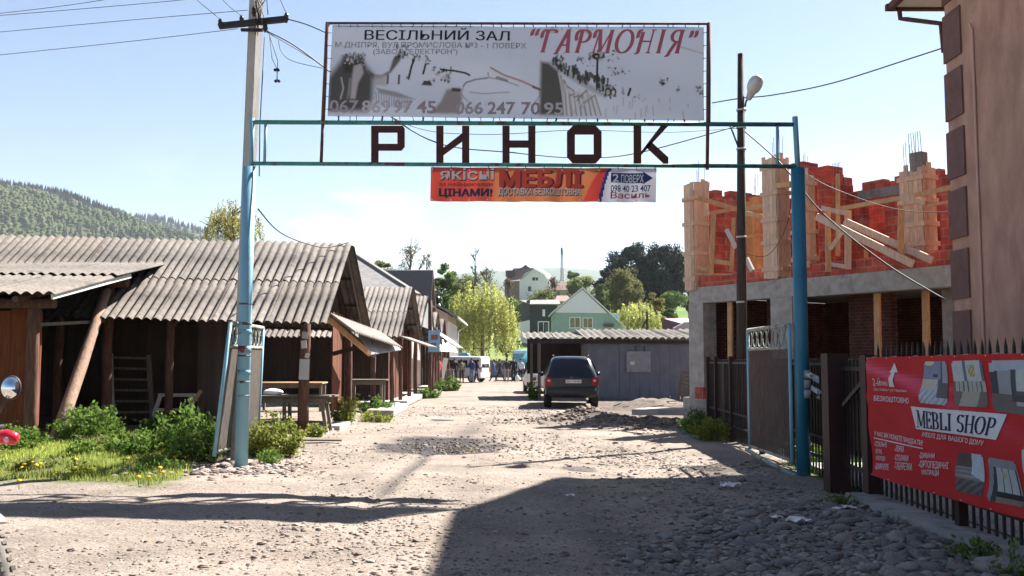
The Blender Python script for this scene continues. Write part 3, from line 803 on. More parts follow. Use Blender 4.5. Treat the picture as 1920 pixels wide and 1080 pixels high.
# ---- the lean-to shed at the far left
lt = thing('lean_to_shed', 'log-framed lean-to shed with nearly flat corrugated roof and a slanting log brace', 'shed', (-10, 18, .15))
mb = MB(); sl = .19
mb.roof((-16, 15.9, 2.72), (8.36, 0, 0), (0, 2.75, .55), 1.13, 1, .028, .19, 0, 1.0, .1)
mb.roof((-16, 18.35, 3.25), (8.40, 0, 0), (0, 2.65, .50), 1.13, 1, .028, .19, 0, 1.0, .1)
part(lt, 'roof_sheets', mb, SLATE)
mb = MB(); mb.beam((-7.66, 15.95, 2.66), (-7.66, 19.2, 3.30), .03, .09); part(lt, 'verge_board', mb, mat('pale_verge', (.55, .58, .55), (.62, .64, .6), 5))
for (x, y, r, zt) in ((-8.27, 16.6, .115, 2.62), (-8.32, 19.8, .10, 3.2), (-12.2, 16.6, .11, 2.62), (-12.2, 19.8, .10, 3.2), (-15.6, 16.6, .11, 2.6)):
    mb = MB(); mb.log((x, y, g1(x, y) - .1), (x, y, zt + .06), r, r * .93, 11, (1.15, 1.1, 1.1)); part(lt, 'post', mb, LOGM)
mb = MB(); mb.log((-8.02, 16.95, .1), (-8.28, 19.55, 3.02), .125, .095, 12, (1, 1, 1), 5, .015); part(lt, 'brace', mb, BARE, 'peeled pale log brace slanting up to the rear post')
mb = MB(); mb.log((-16, 16.48, 2.55), (-7.86, 16.48, 2.58), .1, .09, 11); part(lt, 'front_beam', mb, LOGM)
mb = MB(); mb.log((-16, 19.82, 3.16), (-7.95, 19.82, 3.20), .11, .10, 11); part(lt, 'rear_beam', mb, LOGM)
for x in (-8.3, -10.2, -12.2):
    mb = MB(); mb.log((x, 16.0, 2.62), (x, 20.9, 3.52), .055, .055, 8); part(lt, 'rafter', mb, LOGM)
mb = MB(); planks(mb, (-9.8, 17.2), (-8.42, 17.2), .1, 2.5, .27, .03); part(lt, 'plank_door', mb, mat('door_planks', (.14, .036, .014), (.22, .065, .026), 5, (6, 6, .6), .88, .3, 9))
mb = MB(); planks(mb, (-16, 17.2), (-9.85, 17.2), .1, 2.5, .22, .03); part(lt, 'plank_wall', mb, OLDWOOD)
mb = MB(); mb.beam((-8.32, 16.75, 2.22), (-8.36, 19.9, 2.42), .03, .06); part(lt, 'side_rail', mb, OLDWOOD)
import bmesh
# ================================================================== GATE, SIGNS, POLES
random.seed(31)
GD = 14.0
gate = thing('market_gate', 'tall blue pipe gateway over the street carrying the big brown letters РИНОК', 'gateway', (0, GD, 0))
def gp(px, py, d=GD): return P(px, py, d)
def gbar(name, a, b, r, m, n=10, label=None):
    mb = MB(); mb.tube([gp(*a), gp(*b)], r, n); return part(gate, name, mb, m, label)
a, b = gp(452, 876), gp(468, 313); a.z = g1(a.x, a.y) - .1
mb = MB(); mb.tube([a, b], .094, 18); pl = part(gate, 'post', mb, BLUE, 'peeling light blue pipe post with rusty red bands')
RB_M = mat('red_primer', (.13, .035, .03), (.18, .06, .05), 14, rough=.8, c3=(.16, .34, .44), s3=7, lo=.47, w3=.05)
for py, h in ((570, .014), (607, .02), (622, .035), (655, .05), (667, .012), (698, .035), (716, .016), (742, .014)):
    c = gp(452 + (876 - py) / (876 - 313) * 16, py); q = (a - b).normalized(); mb = MB()
    mb.tube([c - q * h, c + q * h], .0955, 18, (random.uniform(.8, 1.2), 1, 1)); part(pl, 'rust_band', mb, RB_M)
a, b = gp(1507, 893), gp(1496, 316); a.z = g1(a.x, a.y) - .1
mb = MB(); mb.tube([a, b], .100, 18); pr = part(gate, 'post', mb, mat('blue_paint_shaded', (.018, .13, .22), (.03, .175, .28), 3, (1, 1, .5), .5, .12, 14, c3=(.03, .05, .06), s3=5, lo=.66, w3=.03, spec=.45), 'blue pipe post with torn white paper round it')  # same gate blue, darkened in colour for the post's shade
mb = MB(); c = P(1507, 720, GD)
for k in range(3): mb.tube([(c.x, c.y, c.z + .08 - k * .14), (c.x, c.y, c.z + .2 - k * .14)], .1015 + .001 * k, 16, (.5 + .1 * k, .5 + .1 * k, .56 + .08 * k))
part(pr, 'pasted_paper', mb, WHITEP)
mb = MB()
for dx, dy, dz, s in ((.09, -.09, .17, .13), (.19, -.06, -.06, .12), (.26, -.02, -.16, .10)):
    q = Vector((c.x + dx, c.y + dy, c.z + dz)); vs = []
    for i in range(4):
        for j in range(3):
            vs.append(q + Vector(((i - 1.5) * s * .5 + random.uniform(-.02, .02), random.uniform(-.05, .05), (1 - j) * s * .4 - i * s * .28)))
    mb.add(vs, [(i * 3 + j, i * 3 + j + 1, i * 3 + j + 4, i * 3 + j + 3) for i in range(3) for j in range(2)])
part(pr, 'torn_paper', mb, WHITEP)
gbar('post_extension', (470.5, 314), (473, 222), .034, BLUE)
gbar('post_extension', (1496, 318), (1490.5, 219), .040, BLUE)
gbar('top_rail', (474, 229), (1491, 233.5), .033, TEAL)
gbar('bottom_rail', (472, 306.5), (1498, 312), .030, TEAL)
gbar('upright', (498, 232), (496, 306), .022, BLUE)
gbar('upright', (1457.5, 236), (1457.5, 309), .022, BLUE)
gbar('upright', (605.5, 229), (602, 307), .024, RUST)
gbar('upright', (1327, 234), (1326, 318), .026, RUST)

def letter(polys, px0, px1):
    """a cut steel letter: polygons in a 0..1 box (y up), standing between the two rails"""
    mb = MB()
    for q in polys:
        pts = [gp(px0 + (px1 - px0) * x, 306.5 + (236 - 306.5) * y) for x, y in q]
        mb.prism([p + Vector((0, -.012, 0)) for p in pts], (0, .024, 0))
    return part(gate, 'letter', mb, MAROON)
W = .22
letter([[(0, 0), (W, 0), (W, 1), (0, 1)], [(W, 1), (W, .82), (.78, .82), (.94, 1)], [(W, .52), (W, .34), (.9, .34), (.78, .52)], [(.78, .82), (.78, .52), (.9, .34), (1, .44), (1, .92), (.94, 1)]], 696, 759)
letter([[(0, 0), (W, 0), (W, 1), (0, 1)], [(.78, 0), (1, 0), (1, 1), (.78, 1)], [(W, .22), (W, .42), (.78, .80), (.78, .58)]], 818, 880)
letter([[(0, 0), (W, 0), (W, 1), (0, 1)], [(.78, 0), (1, 0), (1, 1), (.78, 1)], [(W, .42), (W, .61), (.78, .61), (.78, .42)]], 942, 1004)
letter([[(0, .17), (.23, .24), (.23, .77), (0, .84)], [(1, .17), (1, .84), (.77, .77), (.77, .24)], [(.17, 1), (0, .84), (.23, .77), (.77, .77), (1, .84), (.83, 1)], [(.17, 0), (.83, 0), (1, .17), (.77, .24), (.23, .24), (0, .17)]], 1063, 1128)
letter([[(0, 0), (W, 0), (W, 1), (0, 1)], [(W, .32), (.78, 1), (1, 1), (.5, .50), (W, .22)], [(.34, .45), (.5, .58), (1, .16), (1, 0), (.86, 0)]], 1188, 1253)

# ------------------------------------------------------------------ banners
def flat_text(s, shear=0.0, bold=0.0):
    """outline mesh of a line of text: vertices scaled to the unit box, faces"""
    cu = bpy.data.curves.new('line', 'FONT'); cu.body = s; cu.size = 1.0; cu.resolution_u = 3
    cu.shear = shear; cu.offset = bold; cu.fill_mode = 'FRONT'
    ob = bpy.data.objects.new('line', cu); COL.objects.link(ob)
    dg = bpy.context.evaluated_depsgraph_get()
    me = bpy.data.meshes.new_from_object(ob.evaluated_get(dg))
    bm = bmesh.new(); bm.from_mesh(me)                  # cut it up so that it can follow the folds of the sheet
    x0, x1 = min(v.co.x for v in bm.verts), max(v.co.x for v in bm.verts)
    for k in range(1, int((x1 - x0) / .22) + 1):
        bmesh.ops.bisect_plane(bm, geom=bm.verts[:] + bm.edges[:] + bm.faces[:], plane_co=(x0 + k * .22, 0, 0), plane_no=(1, 0, 0))
    for yy in (.25, .5):
        bmesh.ops.bisect_plane(bm, geom=bm.verts[:] + bm.edges[:] + bm.faces[:], plane_co=(0, yy, 0), plane_no=(0, 1, 0))
    bm.to_mesh(me); bm.free()
    vs = np.array([v.co[:] for v in me.vertices]); fs = [tuple(p.vertices) for p in me.polygons]
    bpy.data.objects.remove(ob); bpy.data.curves.remove(cu); bpy.data.meshes.remove(me)
    lo, hi = vs.min(0), vs.max(0)
    return [((x - lo[0]) / (hi[0] - lo[0]), (y - lo[1]) / (hi[1] - lo[1])) for x, y, z in vs], fs

# a small serif alphabet: strokes of varying width with slab serifs (unit height)
def _arc(cx, cy, rx, ry, a0, a1, n=14): return [(cx + rx * math.cos(R(a0 + (a1 - a0) * i / n)), cy + ry * math.sin(R(a0 + (a1 - a0) * i / n))) for i in range(n + 1)]
SERIF = {
 'M': (1.0, [[(.13, 0), (.13, 1)], [(.13, 1), (.5, .08)], [(.5, .08), (.87, 1)], [(.87, 1), (.87, 0)]], [(.13, 0), (.87, 0), (.08, 1), (.92, 1)]),
 'E': (.68, [[(.15, 0), (.15, 1)], [(.15, .97), (.62, .97)], [(.15, .5), (.48, .5)], [(.15, .03), (.64, .03)], [(.61, .97), (.61, .80)], [(.63, .03), (.63, .22)], [(.47, .6), (.47, .4)]], [(.15, 0), (.15, 1)]),
 'B': (.72, [[(.16, 0), (.16, 1)], [(.16, .97), (.34, .97)] , _arc(.34, .74, .24, .23, 90, -90), _arc(.36, .27, .29, .24, 90, -90), [(.16, .51), (.36, .51)], [(.16, .03), (.36, .03)]], [(.16, 0), (.16, 1)]),
 'L': (.64, [[(.15, 0), (.15, 1)], [(.15, .03), (.6, .03)], [(.595, .03), (.595, .25)]], [(.15, 0), (.15, 1)]),
 'I': (.36, [[(.18, 0), (.18, 1)]], [(.18, 0), (.18, 1)]),
 'S': (.62, [_arc(.31, .745, .23, .225, 35, 270, 16) + _arc(.31, .27, .25, .25, 90, -145, 16)[1:], [(.50, .86), (.50, .99)], [(.10, .14), (.10, .01)]], []),
 'H': (.86, [[(.16, 0), (.16, 1)], [(.70, 0), (.70, 1)], [(.16, .5), (.70, .5)]], [(.16, 0), (.16, 1), (.70, 0), (.70, 1)]),
 'O': (.86, [_arc(.43, .5, .35, .48, 0, 360, 32)], []),
 'P': (.70, [[(.16, 0), (.16, 1)], [(.16, .97), (.36, .97)], _arc(.36, .715, .27, .255, 90, -90), [(.16, .46), (.36, .46)]], [(.16, 0), (.16, 1)]),
 'Г': (.66, [[(.26, 0), (.26, .97)], [(.1, .97), (.66, .97)], [(.65, .97), (.65, .84)], _arc(.16, .78, .13, .19, 90, 230, 8)], [(.26, 0)]),
 'А': (.80, [[(.48, 1), (.68, 0)], [(.48, 1), (.2, .06)] + _arc(.1, .05, .1, .1, 0, -110, 6), [(.27, .33), (.6, .33)]], [(.68, 0)]),
 'Р': (.74, [[(.26, 0), (.26, .97)], [(.2, .97), (.4, .97)], _arc(.4, .72, .26, .25, 90, -90), [(.26, .47), (.4, .47)], _arc(.2, .74, .16, .23, 90, 240, 8)], [(.26, 0)]),
 'М': (1.02, [[(.2, 0), (.27, .95)], [(.27, 1), (.5, .06)], [(.5, .06), (.82, 1)], [(.82, 1), (.84, 0)], _arc(.2, .78, .13, .2, 60, 220, 8)], [(.2, 0), (.84, 0)]),
 'Н': (.92, [[(.26, .9), (.24, .08)] + _arc(.12, .08, .12, .1, 0, -100, 6), [(.72, 1), (.70, 0)], [(.26, .5), (.70, .5)], _arc(.17, .78, .11, .2, 60, 220, 8)], [(.70, 0), (.74, 1)]),
 'О': (.86, [_arc(.43, .5, .35, .48, 0, 360, 32)], []),
 'І': (.42, [[(.2, 0), (.2, 1)]], [(.2, 0), (.2, 1)]),
 'Я': (.80, [[(.58, 0), (.58, .97)], [(.7, .97), (.42, .97)], _arc(.42, .73, .24, .24, 90, 270), [(.42, .49), (.58, .49)], [(.42, .49), (.2, .02)] + _arc(.08, 0, .12, .12, 0, -110, 6)], [(.58, 0)]),
 ' ': (.36, [], []),
 '“': (.5, [_arc(.2, .85, .09, .15, 80, 230, 6), _arc(.42, .85, .09, .15, 80, 230, 6)], []),
 '”': (.5, [_arc(.1, .85, .09, .15, 50, -100, 6), _arc(.32, .85, .09, .15, 50, -100, 6)], []),
}
def serif_text(s, thick=.15, thin=.045, shear=0.0, slab=.12):
    vs, fs, x0 = [], [], 0.0
    def quad(a, b, w):
        dx, dy = b[0] - a[0], b[1] - a[1]; l = math.hypot(dx, dy) or 1; nx, ny = -dy / l * w / 2, dx / l * w / 2
        o = len(vs); vs.extend([(a[0] + nx, a[1] + ny), (a[0] - nx, a[1] - ny), (b[0] - nx, b[1] - ny), (b[0] + nx, b[1] + ny)]); fs.append((o, o + 1, o + 2, o + 3))
    for ch in s:
        w, strokes, serifs = SERIF[ch]
        for st in strokes:
            side = []
            for i, p in enumerate(st):
                q0, q1 = st[max(0, i - 1)], st[min(len(st) - 1, i + 1)]
                dx, dy = q1[0] - q0[0], q1[1] - q0[1]; l = math.hypot(dx, dy) or 1
                wd = thin + (thick - thin) * abs(dy / l) ** 1.6
                if ch in 'MМАAHН' and len(st) == 2 and dx * dy > .01: wd = thin * 1.1
                if ch == 'M' and len(st) == 2 and abs(dx) < .01 and p[0] < .3: wd = thin
                nx, ny = -dy / l * wd / 2, dx / l * wd / 2
                side.append(((x0 + p[0] + nx, p[1] + ny), (x0 + p[0] - nx, p[1] - ny)))
            o = len(vs)
            for a, b in side: vs.extend([a, b])
            fs.extend([(o + 2 * i, o + 2 * i + 1, o + 2 * i + 3, o + 2 * i + 2) for i in range(len(side) - 1)])
        for (sx, sy) in serifs: quad((x0 + sx - slab - .03, sy + (.02 if sy < .5 else -.02)), (x0 + sx + slab + .03, sy + (.02 if sy < .5 else -.02)), .05)
        x0 += w + .06
    vs = [(x + shear * y, y) for x, y in vs]
    a = np.array(vs); lo, hi = a.min(0), a.max(0)
    return [((x - lo[0]) / (hi[0] - lo[0]), (y - lo[1]) / (hi[1] - lo[1])) for x, y in vs], fs

class Banner:
    """a hung sheet: corners tl, tr, br, bl, a wrinkle function, and graphics laid on it in (u, v) from the top left"""
    def __init__(s, tl, tr, br, bl, wr, towards):
        s.c = [Vector(q) for q in (tl, tr, br, bl)]; s.wr = wr
        n = (s.c[1] - s.c[0]).cross(s.c[3] - s.c[0]).normalized()
        s.n = n if n.dot(Vector(towards)) > 0 else -n
    def at(s, u, v, lift=0.0):
        a = s.c[0].lerp(s.c[1], u); b = s.c[3].lerp(s.c[2], u)
        return a.lerp(b, v) + s.n * (s.wr(u, v) + lift)
    def sheet(s, nu, nv, color=None):
        mb = MB()
        vs = [s.at(i / nu, j / nv) for j in range(nv + 1) for i in range(nu + 1)]
        k = len(vs); vs += [s.at(i / nu, j / nv, -.004) for j in range(nv + 1) for i in range(nu + 1)]
        for j in range(nv):
            for i in range(nu):
                a = j * (nu + 1) + i; t = (1, 1, 1) if color is None else color((i + .5) / nu, (j + .5) / nv)
                mb.f.append([a, a + nu + 1, a + nu + 2, a + 1]); mb.t.append(t); mb.sm.append(True); mb.mi.append(0)
                mb.f.append([k + a, k + a + 1, k + a + nu + 2, k + a + nu + 1]); mb.t.append((1, 1, 1)); mb.sm.append(True); mb.mi.append(0)
        mb.v = [tuple(v) for v in vs]
        return mb
    def put(s, mb, shape, u0, v0, u1, v1, t, lift=.004, rot=0.0):
        vs, fs = shape
        out = []
        for x, y in vs:
            u, v = u0 + (u1 - u0) * x, v1 + (v0 - v1) * y + rot * (x - .5)
            out.append(s.at(u, v, lift))
        ok = []
        for f in fs:                                   # keep every face turned the same way
            ok.append(f)
        mb.add(out, ok, t)
    def poly(s, mb, pts, t, lift=.003):
        bm = bmesh.new(); bm.faces.new([bm.verts.new((u, v, 0)) for u, v in pts])
        us, vs = [p[0] for p in pts], [p[1] for p in pts]
        for a, b, n in ((min(us), max(us), (1, 0, 0)), (min(vs), max(vs), (0, 1, 0))):
            m = max(2, int((b - a) / (.008 if n[0] else .04)))
            for k in range(1, m):
                q = a + (b - a) * k / m
                bmesh.ops.bisect_plane(bm, geom=bm.verts[:] + bm.edges[:] + bm.faces[:], plane_co=(q, q, 0), plane_no=n)
        bm.verts.index_update()
        mb.add([s.at(v.co.x, v.co.y, lift) for v in bm.verts], [tuple(v.index for v in f.verts) for f in bm.faces], t); bm.free()

PRINT = mat('printed_sheet', (1, 1, 1), rough=.75, spec=.2, trans=.36)
INK = mat('printing_ink', (1, 1, 1), rough=.75, spec=.2)

# ---- the faded wedding-hall billboard above the gate
bb = thing('billboard', 'large faded grey wedding-hall banner laced into a dark frame on top of the gate', 'billboard', (0, GD, 5.0))
for nm, a, b, r in (('frame_post', (605.5, 228), (614, 44), .032), ('frame_post', (1328, 233), (1329, 43), .034), ('frame_rail', (611, 43.5), (1331, 44.5), .020)):
    mb = MB(); mb.tube([gp(*a), gp(*b)], r, 8); part(bb, nm, mb, RUST)
def bwr(u, v): return .012 * math.sin(u * 23 + v * 3) * (.3 + v * .4) + .01 * math.sin(u * 9 - v * 7)
BX0, BX1, BY0, BY1 = 618.0, 1320.0, 48.0, 224.0
B = Banner(gp(623.5, 47.5, GD - .02), gp(1320, 51, GD - .02), gp(1320, 226.5, GD - .02), gp(614, 218, GD - .02), bwr, (0, -1, 0))
def bu(px, py): return ((px - BX0) / (BX1 - BX0), (py - BY0) / (BY1 - BY0))
nu, nv = 520, 130
cu_, cv_ = np.meshgrid((np.arange(nu) + .5) / nu, (np.arange(nv) + .5) / nv)
PX, PY = BX0 + cu_ * (BX1 - BX0), BY0 + cv_ * (BY1 - BY0)
img = np.ones((nv, nu, 3)) * np.array([.37, .405, .48])
img *= (1 + .05 * fbm(PX * .02, PY * .03, 5, 3))[..., None]
rp = random.Random(4)
def mixin(m, c): 
    global img
    m = np.clip(m, 0, 1)[..., None]; img = img * (1 - m) + np.array(c) * m
def blob(x, y, rx, ry, c=(.03, .03, .028), a=1.0, soft=.35): mixin(a * (1 - sst(1 - soft, 1 + soft, ((PX - x) / rx) ** 2 + ((PY - y) / ry) ** 2)), c)
def pol(pts, c=(.03, .03, .028), a=1.0, soft=3.0):
    d = np.full(PX.shape, 1e9); ins = np.zeros(PX.shape, bool); n = len(pts)
    for i in range(n):
        (x0, y0), (x1, y1) = pts[i], pts[(i + 1) % n]
        ex, ey = x1 - x0, y1 - y0; t = np.clip(((PX - x0) * ex + (PY - y0) * ey) / (ex * ex + ey * ey), 0, 1)
        d = np.minimum(d, np.hypot(PX - x0 - t * ex, PY - y0 - t * ey))
        ins ^= ((y0 > PY) != (y1 > PY)) & (PX < (x1 - x0) * (PY - y0) / ((y1 - y0) or 1e-9) + x0)
    mixin(a * sst(-soft, soft, np.where(ins, d, -d)), c)
def lin(pts, w, c=(.03, .03, .028), a=1.0):
    d = np.full(PX.shape, 1e9)
    for (x0, y0), (x1, y1) in zip(pts[:-1], pts[1:]):
        ex, ey = x1 - x0, y1 - y0; t = np.clip(((PX - x0) * ex + (PY - y0) * ey) / (ex * ex + ey * ey), 0, 1)
        d = np.minimum(d, np.hypot(PX - x0 - t * ex, PY - y0 - t * ey))
    mixin(a * (1 - sst(w * .5, w * .5 + 1.3, d)), c)
def specks(x0, y0, x1, y1, n, s, c=(.03, .03, .028), a=.9, slope=0):
    for k in range(n):
        f = rp.random(); x = x0 + (x1 - x0) * f
        blob(x, y0 + (y1 - y0) * rp.random() + slope * f, s * rp.uniform(.4, 1.2), s * rp.uniform(.5, 1.5), c if rp.random() < .75 else (.3, .3, .33), a * rp.uniform(.55, 1), .85)
pol([(616, 150), (640, 112), (680, 118), (700, 143), (701, 190), (690, 214), (616, 214)], (.045, .042, .04), .95, 9)
pol([(640, 106), (680, 104), (682, 130), (668, 138), (645, 140)], (.035, .033, .03), .85, 5)
pol([(662, 126), (677, 122), (681, 140), (672, 160), (668, 190), (659, 190), (660, 150)], (.30, .29, .31), .9, 3)
pol([(655, 150), (659, 150), (658, 180), (652, 196)], (.18, .17, .17), .8, 2)
lin([(640, 150), (645, 170), (641, 190)], 2, (.28, .28, .3), .8)
specks(645, 100, 682, 125, 26, 2.6); specks(645, 100, 682, 125, 16, 2.2, (.4, .4, .42))
pol([(690, 135), (702, 143), (716, 143), (729, 135), (735, 112), (744, 102), (752, 104), (748, 116), (732, 138), (716, 149), (700, 152)], (.05, .048, .045), .9, 3)
pol([(700, 145), (724, 142), (724, 165), (702, 162)], (.27, .26, .27), .8, 3)
for x in (725, 746): pol([(x, 142), (x + 4, 142), (x + 4, 160), (x, 162)], (.05, .05, .05), .9, 1)
specks(738, 84, 765, 110, 26, 2.5); specks(748, 82, 785, 90, 8, 1.6, a=.5); specks(770, 102, 790, 116, 18, 2.4); specks(795, 106, 806, 122, 14, 2.2)
lin([(775, 112), (770, 128), (766, 150)], 2.5); lin([(797, 122), (793, 140)], 2.5); specks(762, 140, 770, 152, 6, 2)
pol([(791, 162), (797, 150), (805, 150), (811, 162), (808, 163)], (.03, .03, .03), .95, 1.5); blob(800, 151, 6, 3, (.42, .42, .44))
specks(812, 128, 845, 155, 34, 2.8); lin([(826, 132), (850, 134), (872, 138), (880, 142)], 2.2)
specks(812, 140, 842, 152, 12, 1.6, (.42, .42, .44))
pol([(706, 168), (745, 176), (780, 190), (745, 186), (712, 178)], (.13, .125, .12), .75, 3)
for k in range(14): lin([(706 + k * 5, 176 + k * 1.2), (709 + k * 4.6, 200 + k * .6)], 1.2, (.14, .135, .13), .6)
pol([(838, 170), (862, 166), (868, 185), (862, 216), (810, 216), (828, 194)], (.15, .13, .125), .85, 4)
pol([(848, 166), (866, 168), (864, 174), (847, 173)], (.04, .04, .04), .9, 1.5)
lin([(869, 163), (874, 156), (892, 150), (914, 147)], 2, (.12, .12, .12), .8); lin([(869, 163), (866, 178), (880, 194)], 1.6, (.18, .18, .19), .6)
lin([(882, 174), (905, 177), (955, 174)], 1.4, (.18, .17, .17), .6)
lin([(920, 128), (945, 142), (975, 152), (1012, 168)], 2.6, (.24, .13, .12), .8); lin([(915, 137), (916, 146), (945, 152), (972, 162)], 1.4, (.2, .17, .17), .7)
lin([(932, 146), (950, 152)], 4, (.10, .09, .09), .7); lin([(1000, 164), (1013, 169)], 3, (.06, .05, .05), .8); lin([(1013, 169), (1012, 182), (1003, 194)], 1.6, (.2, .19, .19), .6)
pol([(1013, 116), (1028, 118), (1046, 132), (1056, 165), (1060, 216), (1013, 216)], (.05, .048, .042), .95, 5)
for k in range(16): lin([(1048 + k * 3.2, 138 + k * 6 * rp.uniform(.6, 1)), (1056 + k * 4, 175 + rp.uniform(-10, 10)), (1060 + k * 4.5, 216)], rp.uniform(1.5, 4), (.13, .125, .12) if k % 2 else (.36, .35, .37), .7)
pol([(1030, 116), (1044, 120), (1095, 150), (1140, 178), (1135, 184), (1085, 158), (1038, 128)], (.20, .19, .21), .7, 4)
for k in range(70):
    f = rp.random(); x = 1034 + 112 * f; y = 114 + 52 * f + rp.uniform(-9, 9) * (.6 + f)
    lin([(x, y - rp.uniform(2, 7)), (x + rp.uniform(-2, 2), y + rp.uniform(2, 8))], rp.uniform(1.5, 3.6), (.04, .04, .035), .85)
specks(1040, 98, 1056, 118, 18, 2.6); blob(1120, 104, 13, 6); specks(1104, 94, 1132, 112, 40, 2.8); lin([(1120, 108), (1119, 162)], 2.6)
specks(1080, 103, 1096, 114, 14, 2.2); specks(1128, 92, 1160, 114, 14, 2); specks(1090, 112, 1180, 122, 24, 1.5, a=.6, slope=18); specks(1145, 126, 1170, 140, 12, 2.2)
for (x, y) in ((1140, 172), (1150, 172)): blob(x, y, 6, 8, (.05, .05, .045)); blob(x, y + 1, 3, 4.5, (.38, .38, .4))
specks(1126, 158, 1156, 180, 26, 2.6); lin([(1178, 178), (1182, 166)], 3); specks(1160, 164, 1170, 176, 6, 2); specks(1190, 176, 1212, 190, 8, 1.8, a=.6)
specks(1233, 144, 1252, 160, 18, 2.3); specks(1268, 158, 1276, 168, 8, 1.8, a=.7); specks(1306, 160, 1319, 175, 16, 2.3)
for k in range(20): 
    x = rp.uniform(1060, 1300); y = rp.uniform(180, 212); lin([(x, y), (x + rp.uniform(-2, 2), y + rp.uniform(6, 18))], 1.2, (.22, .21, .21), .5)
specks(1018, 48, 1110, 60, 26, 3, (.16, .16, .16), .6); lin([(1262, 82), (1319, 98)], 2, (.27, .22, .2), .5)
bimg = img.copy()
mb = B.sheet(nu, nv, lambda u, v: tuple(bimg[min(nv - 1, int(v * nv)), min(nu - 1, int(u * nu))]))
sheet_ob = part(bb, 'banner_sheet', mb, PRINT)
def btext(s, x0, y0, x1, y1, t, shear=0, bold=.0, serif=None, lift=.005, ink=INK):
    (u0, v0), (u1, v1) = bu(x0, y0), bu(x1, y1)
    mb = MB(); B.put(mb, serif or flat_text(s, shear, bold), u0, v0, u1, v1, t, lift); part(sheet_ob, 'lettering', mb, ink)
for dx in (-.5, .5): btext('ВЕСІЛЬНИЙ ЗАЛ', 680 + dx, 52, 953 + dx, 76, (.02, .02, .035), 0, 0, None, .006 + .001 * dx)
btext('“ГАРМОНІЯ”', 992, 52, 1310, 105, (.42, .115, .16), 0, 0, serif_text('“ГАРМОНІЯ”', .17, .07, .26, .08))
btext('М.ДНІПРЯ, ВУЛ.ПРОМИСЛОВА №3 - 1 ПОВЕРХ', 625, 80, 985, 93, (.245, .235, .265), 0, .008)
btext('(ЗАВОД "ЕЛЕКТРОН")', 697, 93, 856, 106, (.25, .24, .27), 0, .008)
for s, x0, x1, c in (('067', 622, 674, (0.52, 0.49, 0.54)), ('869', 682, 733, (0.68, 0.66, 0.70)), ('97', 741, 775, (0.61, 0.57, 0.61)), ('45', 785, 818, (0.49, 0.40, 0.45)), ('066', 857, 906, (0.54, 0.49, 0.54)), ('247', 917, 966, (0.46, 0.38, 0.43)), ('70', 980, 1013, (0.46, 0.38, 0.43)), ('95', 1022, 1057, (0.68, 0.66, 0.70))):
    btext(s, x0 - 1.2, 192.4, x1 + 1.2, 216.6, (c[0] * .62, c[1] * .56, c[2] * .60), 0, .02, None, .0045)
    btext(s, x0, 193, x1, 216, c, 0, .012, None, .007, PRINT)
mb = MB()
for k in range(34):
    x = 632 + k * 20.5 + rp.uniform(-5, 5)
    mb.tube([gp(x, 44), gp(x + rp.uniform(-3, 3), 51, GD - .03)], .007, 4)
    mb.tube([gp(x, 229), gp(x + rp.uniform(-3, 3), 217 + (x - 614) * .011, GD - .03)], .007 if k % 4 else .014, 4)
for k in range(7):
    mb.tube([gp(608, 60 + k * 24), gp(622, 62 + k * 24, GD - .03)], .005, 4); mb.tube([gp(1328, 60 + k * 24), gp(1318, 62 + k * 24, GD - .03)], .005, 4)
part(bb, 'lacing', mb, CABLE)

# ---- the orange furniture banner under the letters
hb = thing('hanging_banner', 'narrow orange and white furniture banner hung under the bottom rail of the gate', 'banner', gp(1020, 345))
def hwr(u, v): return (.02 * math.sin(u * 26 + 2 * v) + .012 * math.sin(u * 61 + 1)) * (.5 + .5 * v)
H = Banner(gp(808, 313.5, GD - .04), gp(1231, 315.5, GD - .04), gp(1230, 379.5, GD - .05), gp(807, 377.5, GD - .05), hwr, (0, -1, 0))
hx0, hx1, hy0, hy1 = 807.5, 1230.5, 314.0, 378.5
def hu(zx, zy):                       # from the enlarged crop of the photograph
    return ((795 + zx / 4.267 - hx0) / (hx1 - hx0), (300 + zy / 4.267 - hy0) / (hy1 - hy0))
def hcol(u, v):
    x = u * (1860 - 52) + 52
    c = np.array([.54, .085, .055]); o = np.array([.54, .20, .085])
    f = float(sst(440, 640, x)); base = c * (1 - f) + o * f
    arc = 1480 - 200 * math.sin(v * 1.45) - 10
    w = 190
    if x > arc - 40 - 110 * v * 0 - w + 60: pass
    left = 1460 - 185 * (v ** .55)
    if x > left: base = np.array([.55, .07, .055])
    navy = 1490 - 95 * (v ** .5) if v < .95 else 1395
    if x > navy: base = np.array([.03, .045, .16])
    if x > navy + 26: base = np.array([.50, .50, .56]) + (.0 if v > .25 else .06)
    return tuple(base * (1 + .08 * math.sin(u * 40 + v * 2)))
hs = part(hb, 'banner_sheet', H.sheet(170, 26, hcol), PRINT)
def htext(s, x0, y0, x1, y1, t, bold=.02, lift=.006, shear=0.0, rot=0.0):
    mb = MB(); sh = flat_text(s, shear, min(bold, .012)); w = max(0, bold - .012) * (y1 - y0) * 1.6
    for k, (dx, dy) in enumerate(((0, 0), (-w, 0), (w, 0), (0, -w * .6), (0, w * .6)) if w > .3 else ((0, 0),)):
        (u0, v0), (u1, v1) = hu(x0 + w + dx, y0 + dy), hu(x1 - w + dx, y1 + dy); H.put(mb, sh, u0, v0, u1, v1, t, lift + .0004 * k, rot)
    part(hs, 'lettering', mb, INK)
def hshadow(s, x0, y0, x1, y1, t, sh, dx, dy, bold, lift=.008):
    htext(s, x0 + dx, y0 + dy, x1 + dx, y1 + dy, sh, bold + .012, lift - .003); htext(s, x0, y0, x1, y1, t, bold, lift)
hshadow('якісні', 125, 66, 560, 160, (.62, .60, .60), (.05, .03, .035), 4, 7, .017)
htext('ЗА НАЙНИЖЧИМИ', 120, 180, 550, 214, (.16, .05, .06), .022)
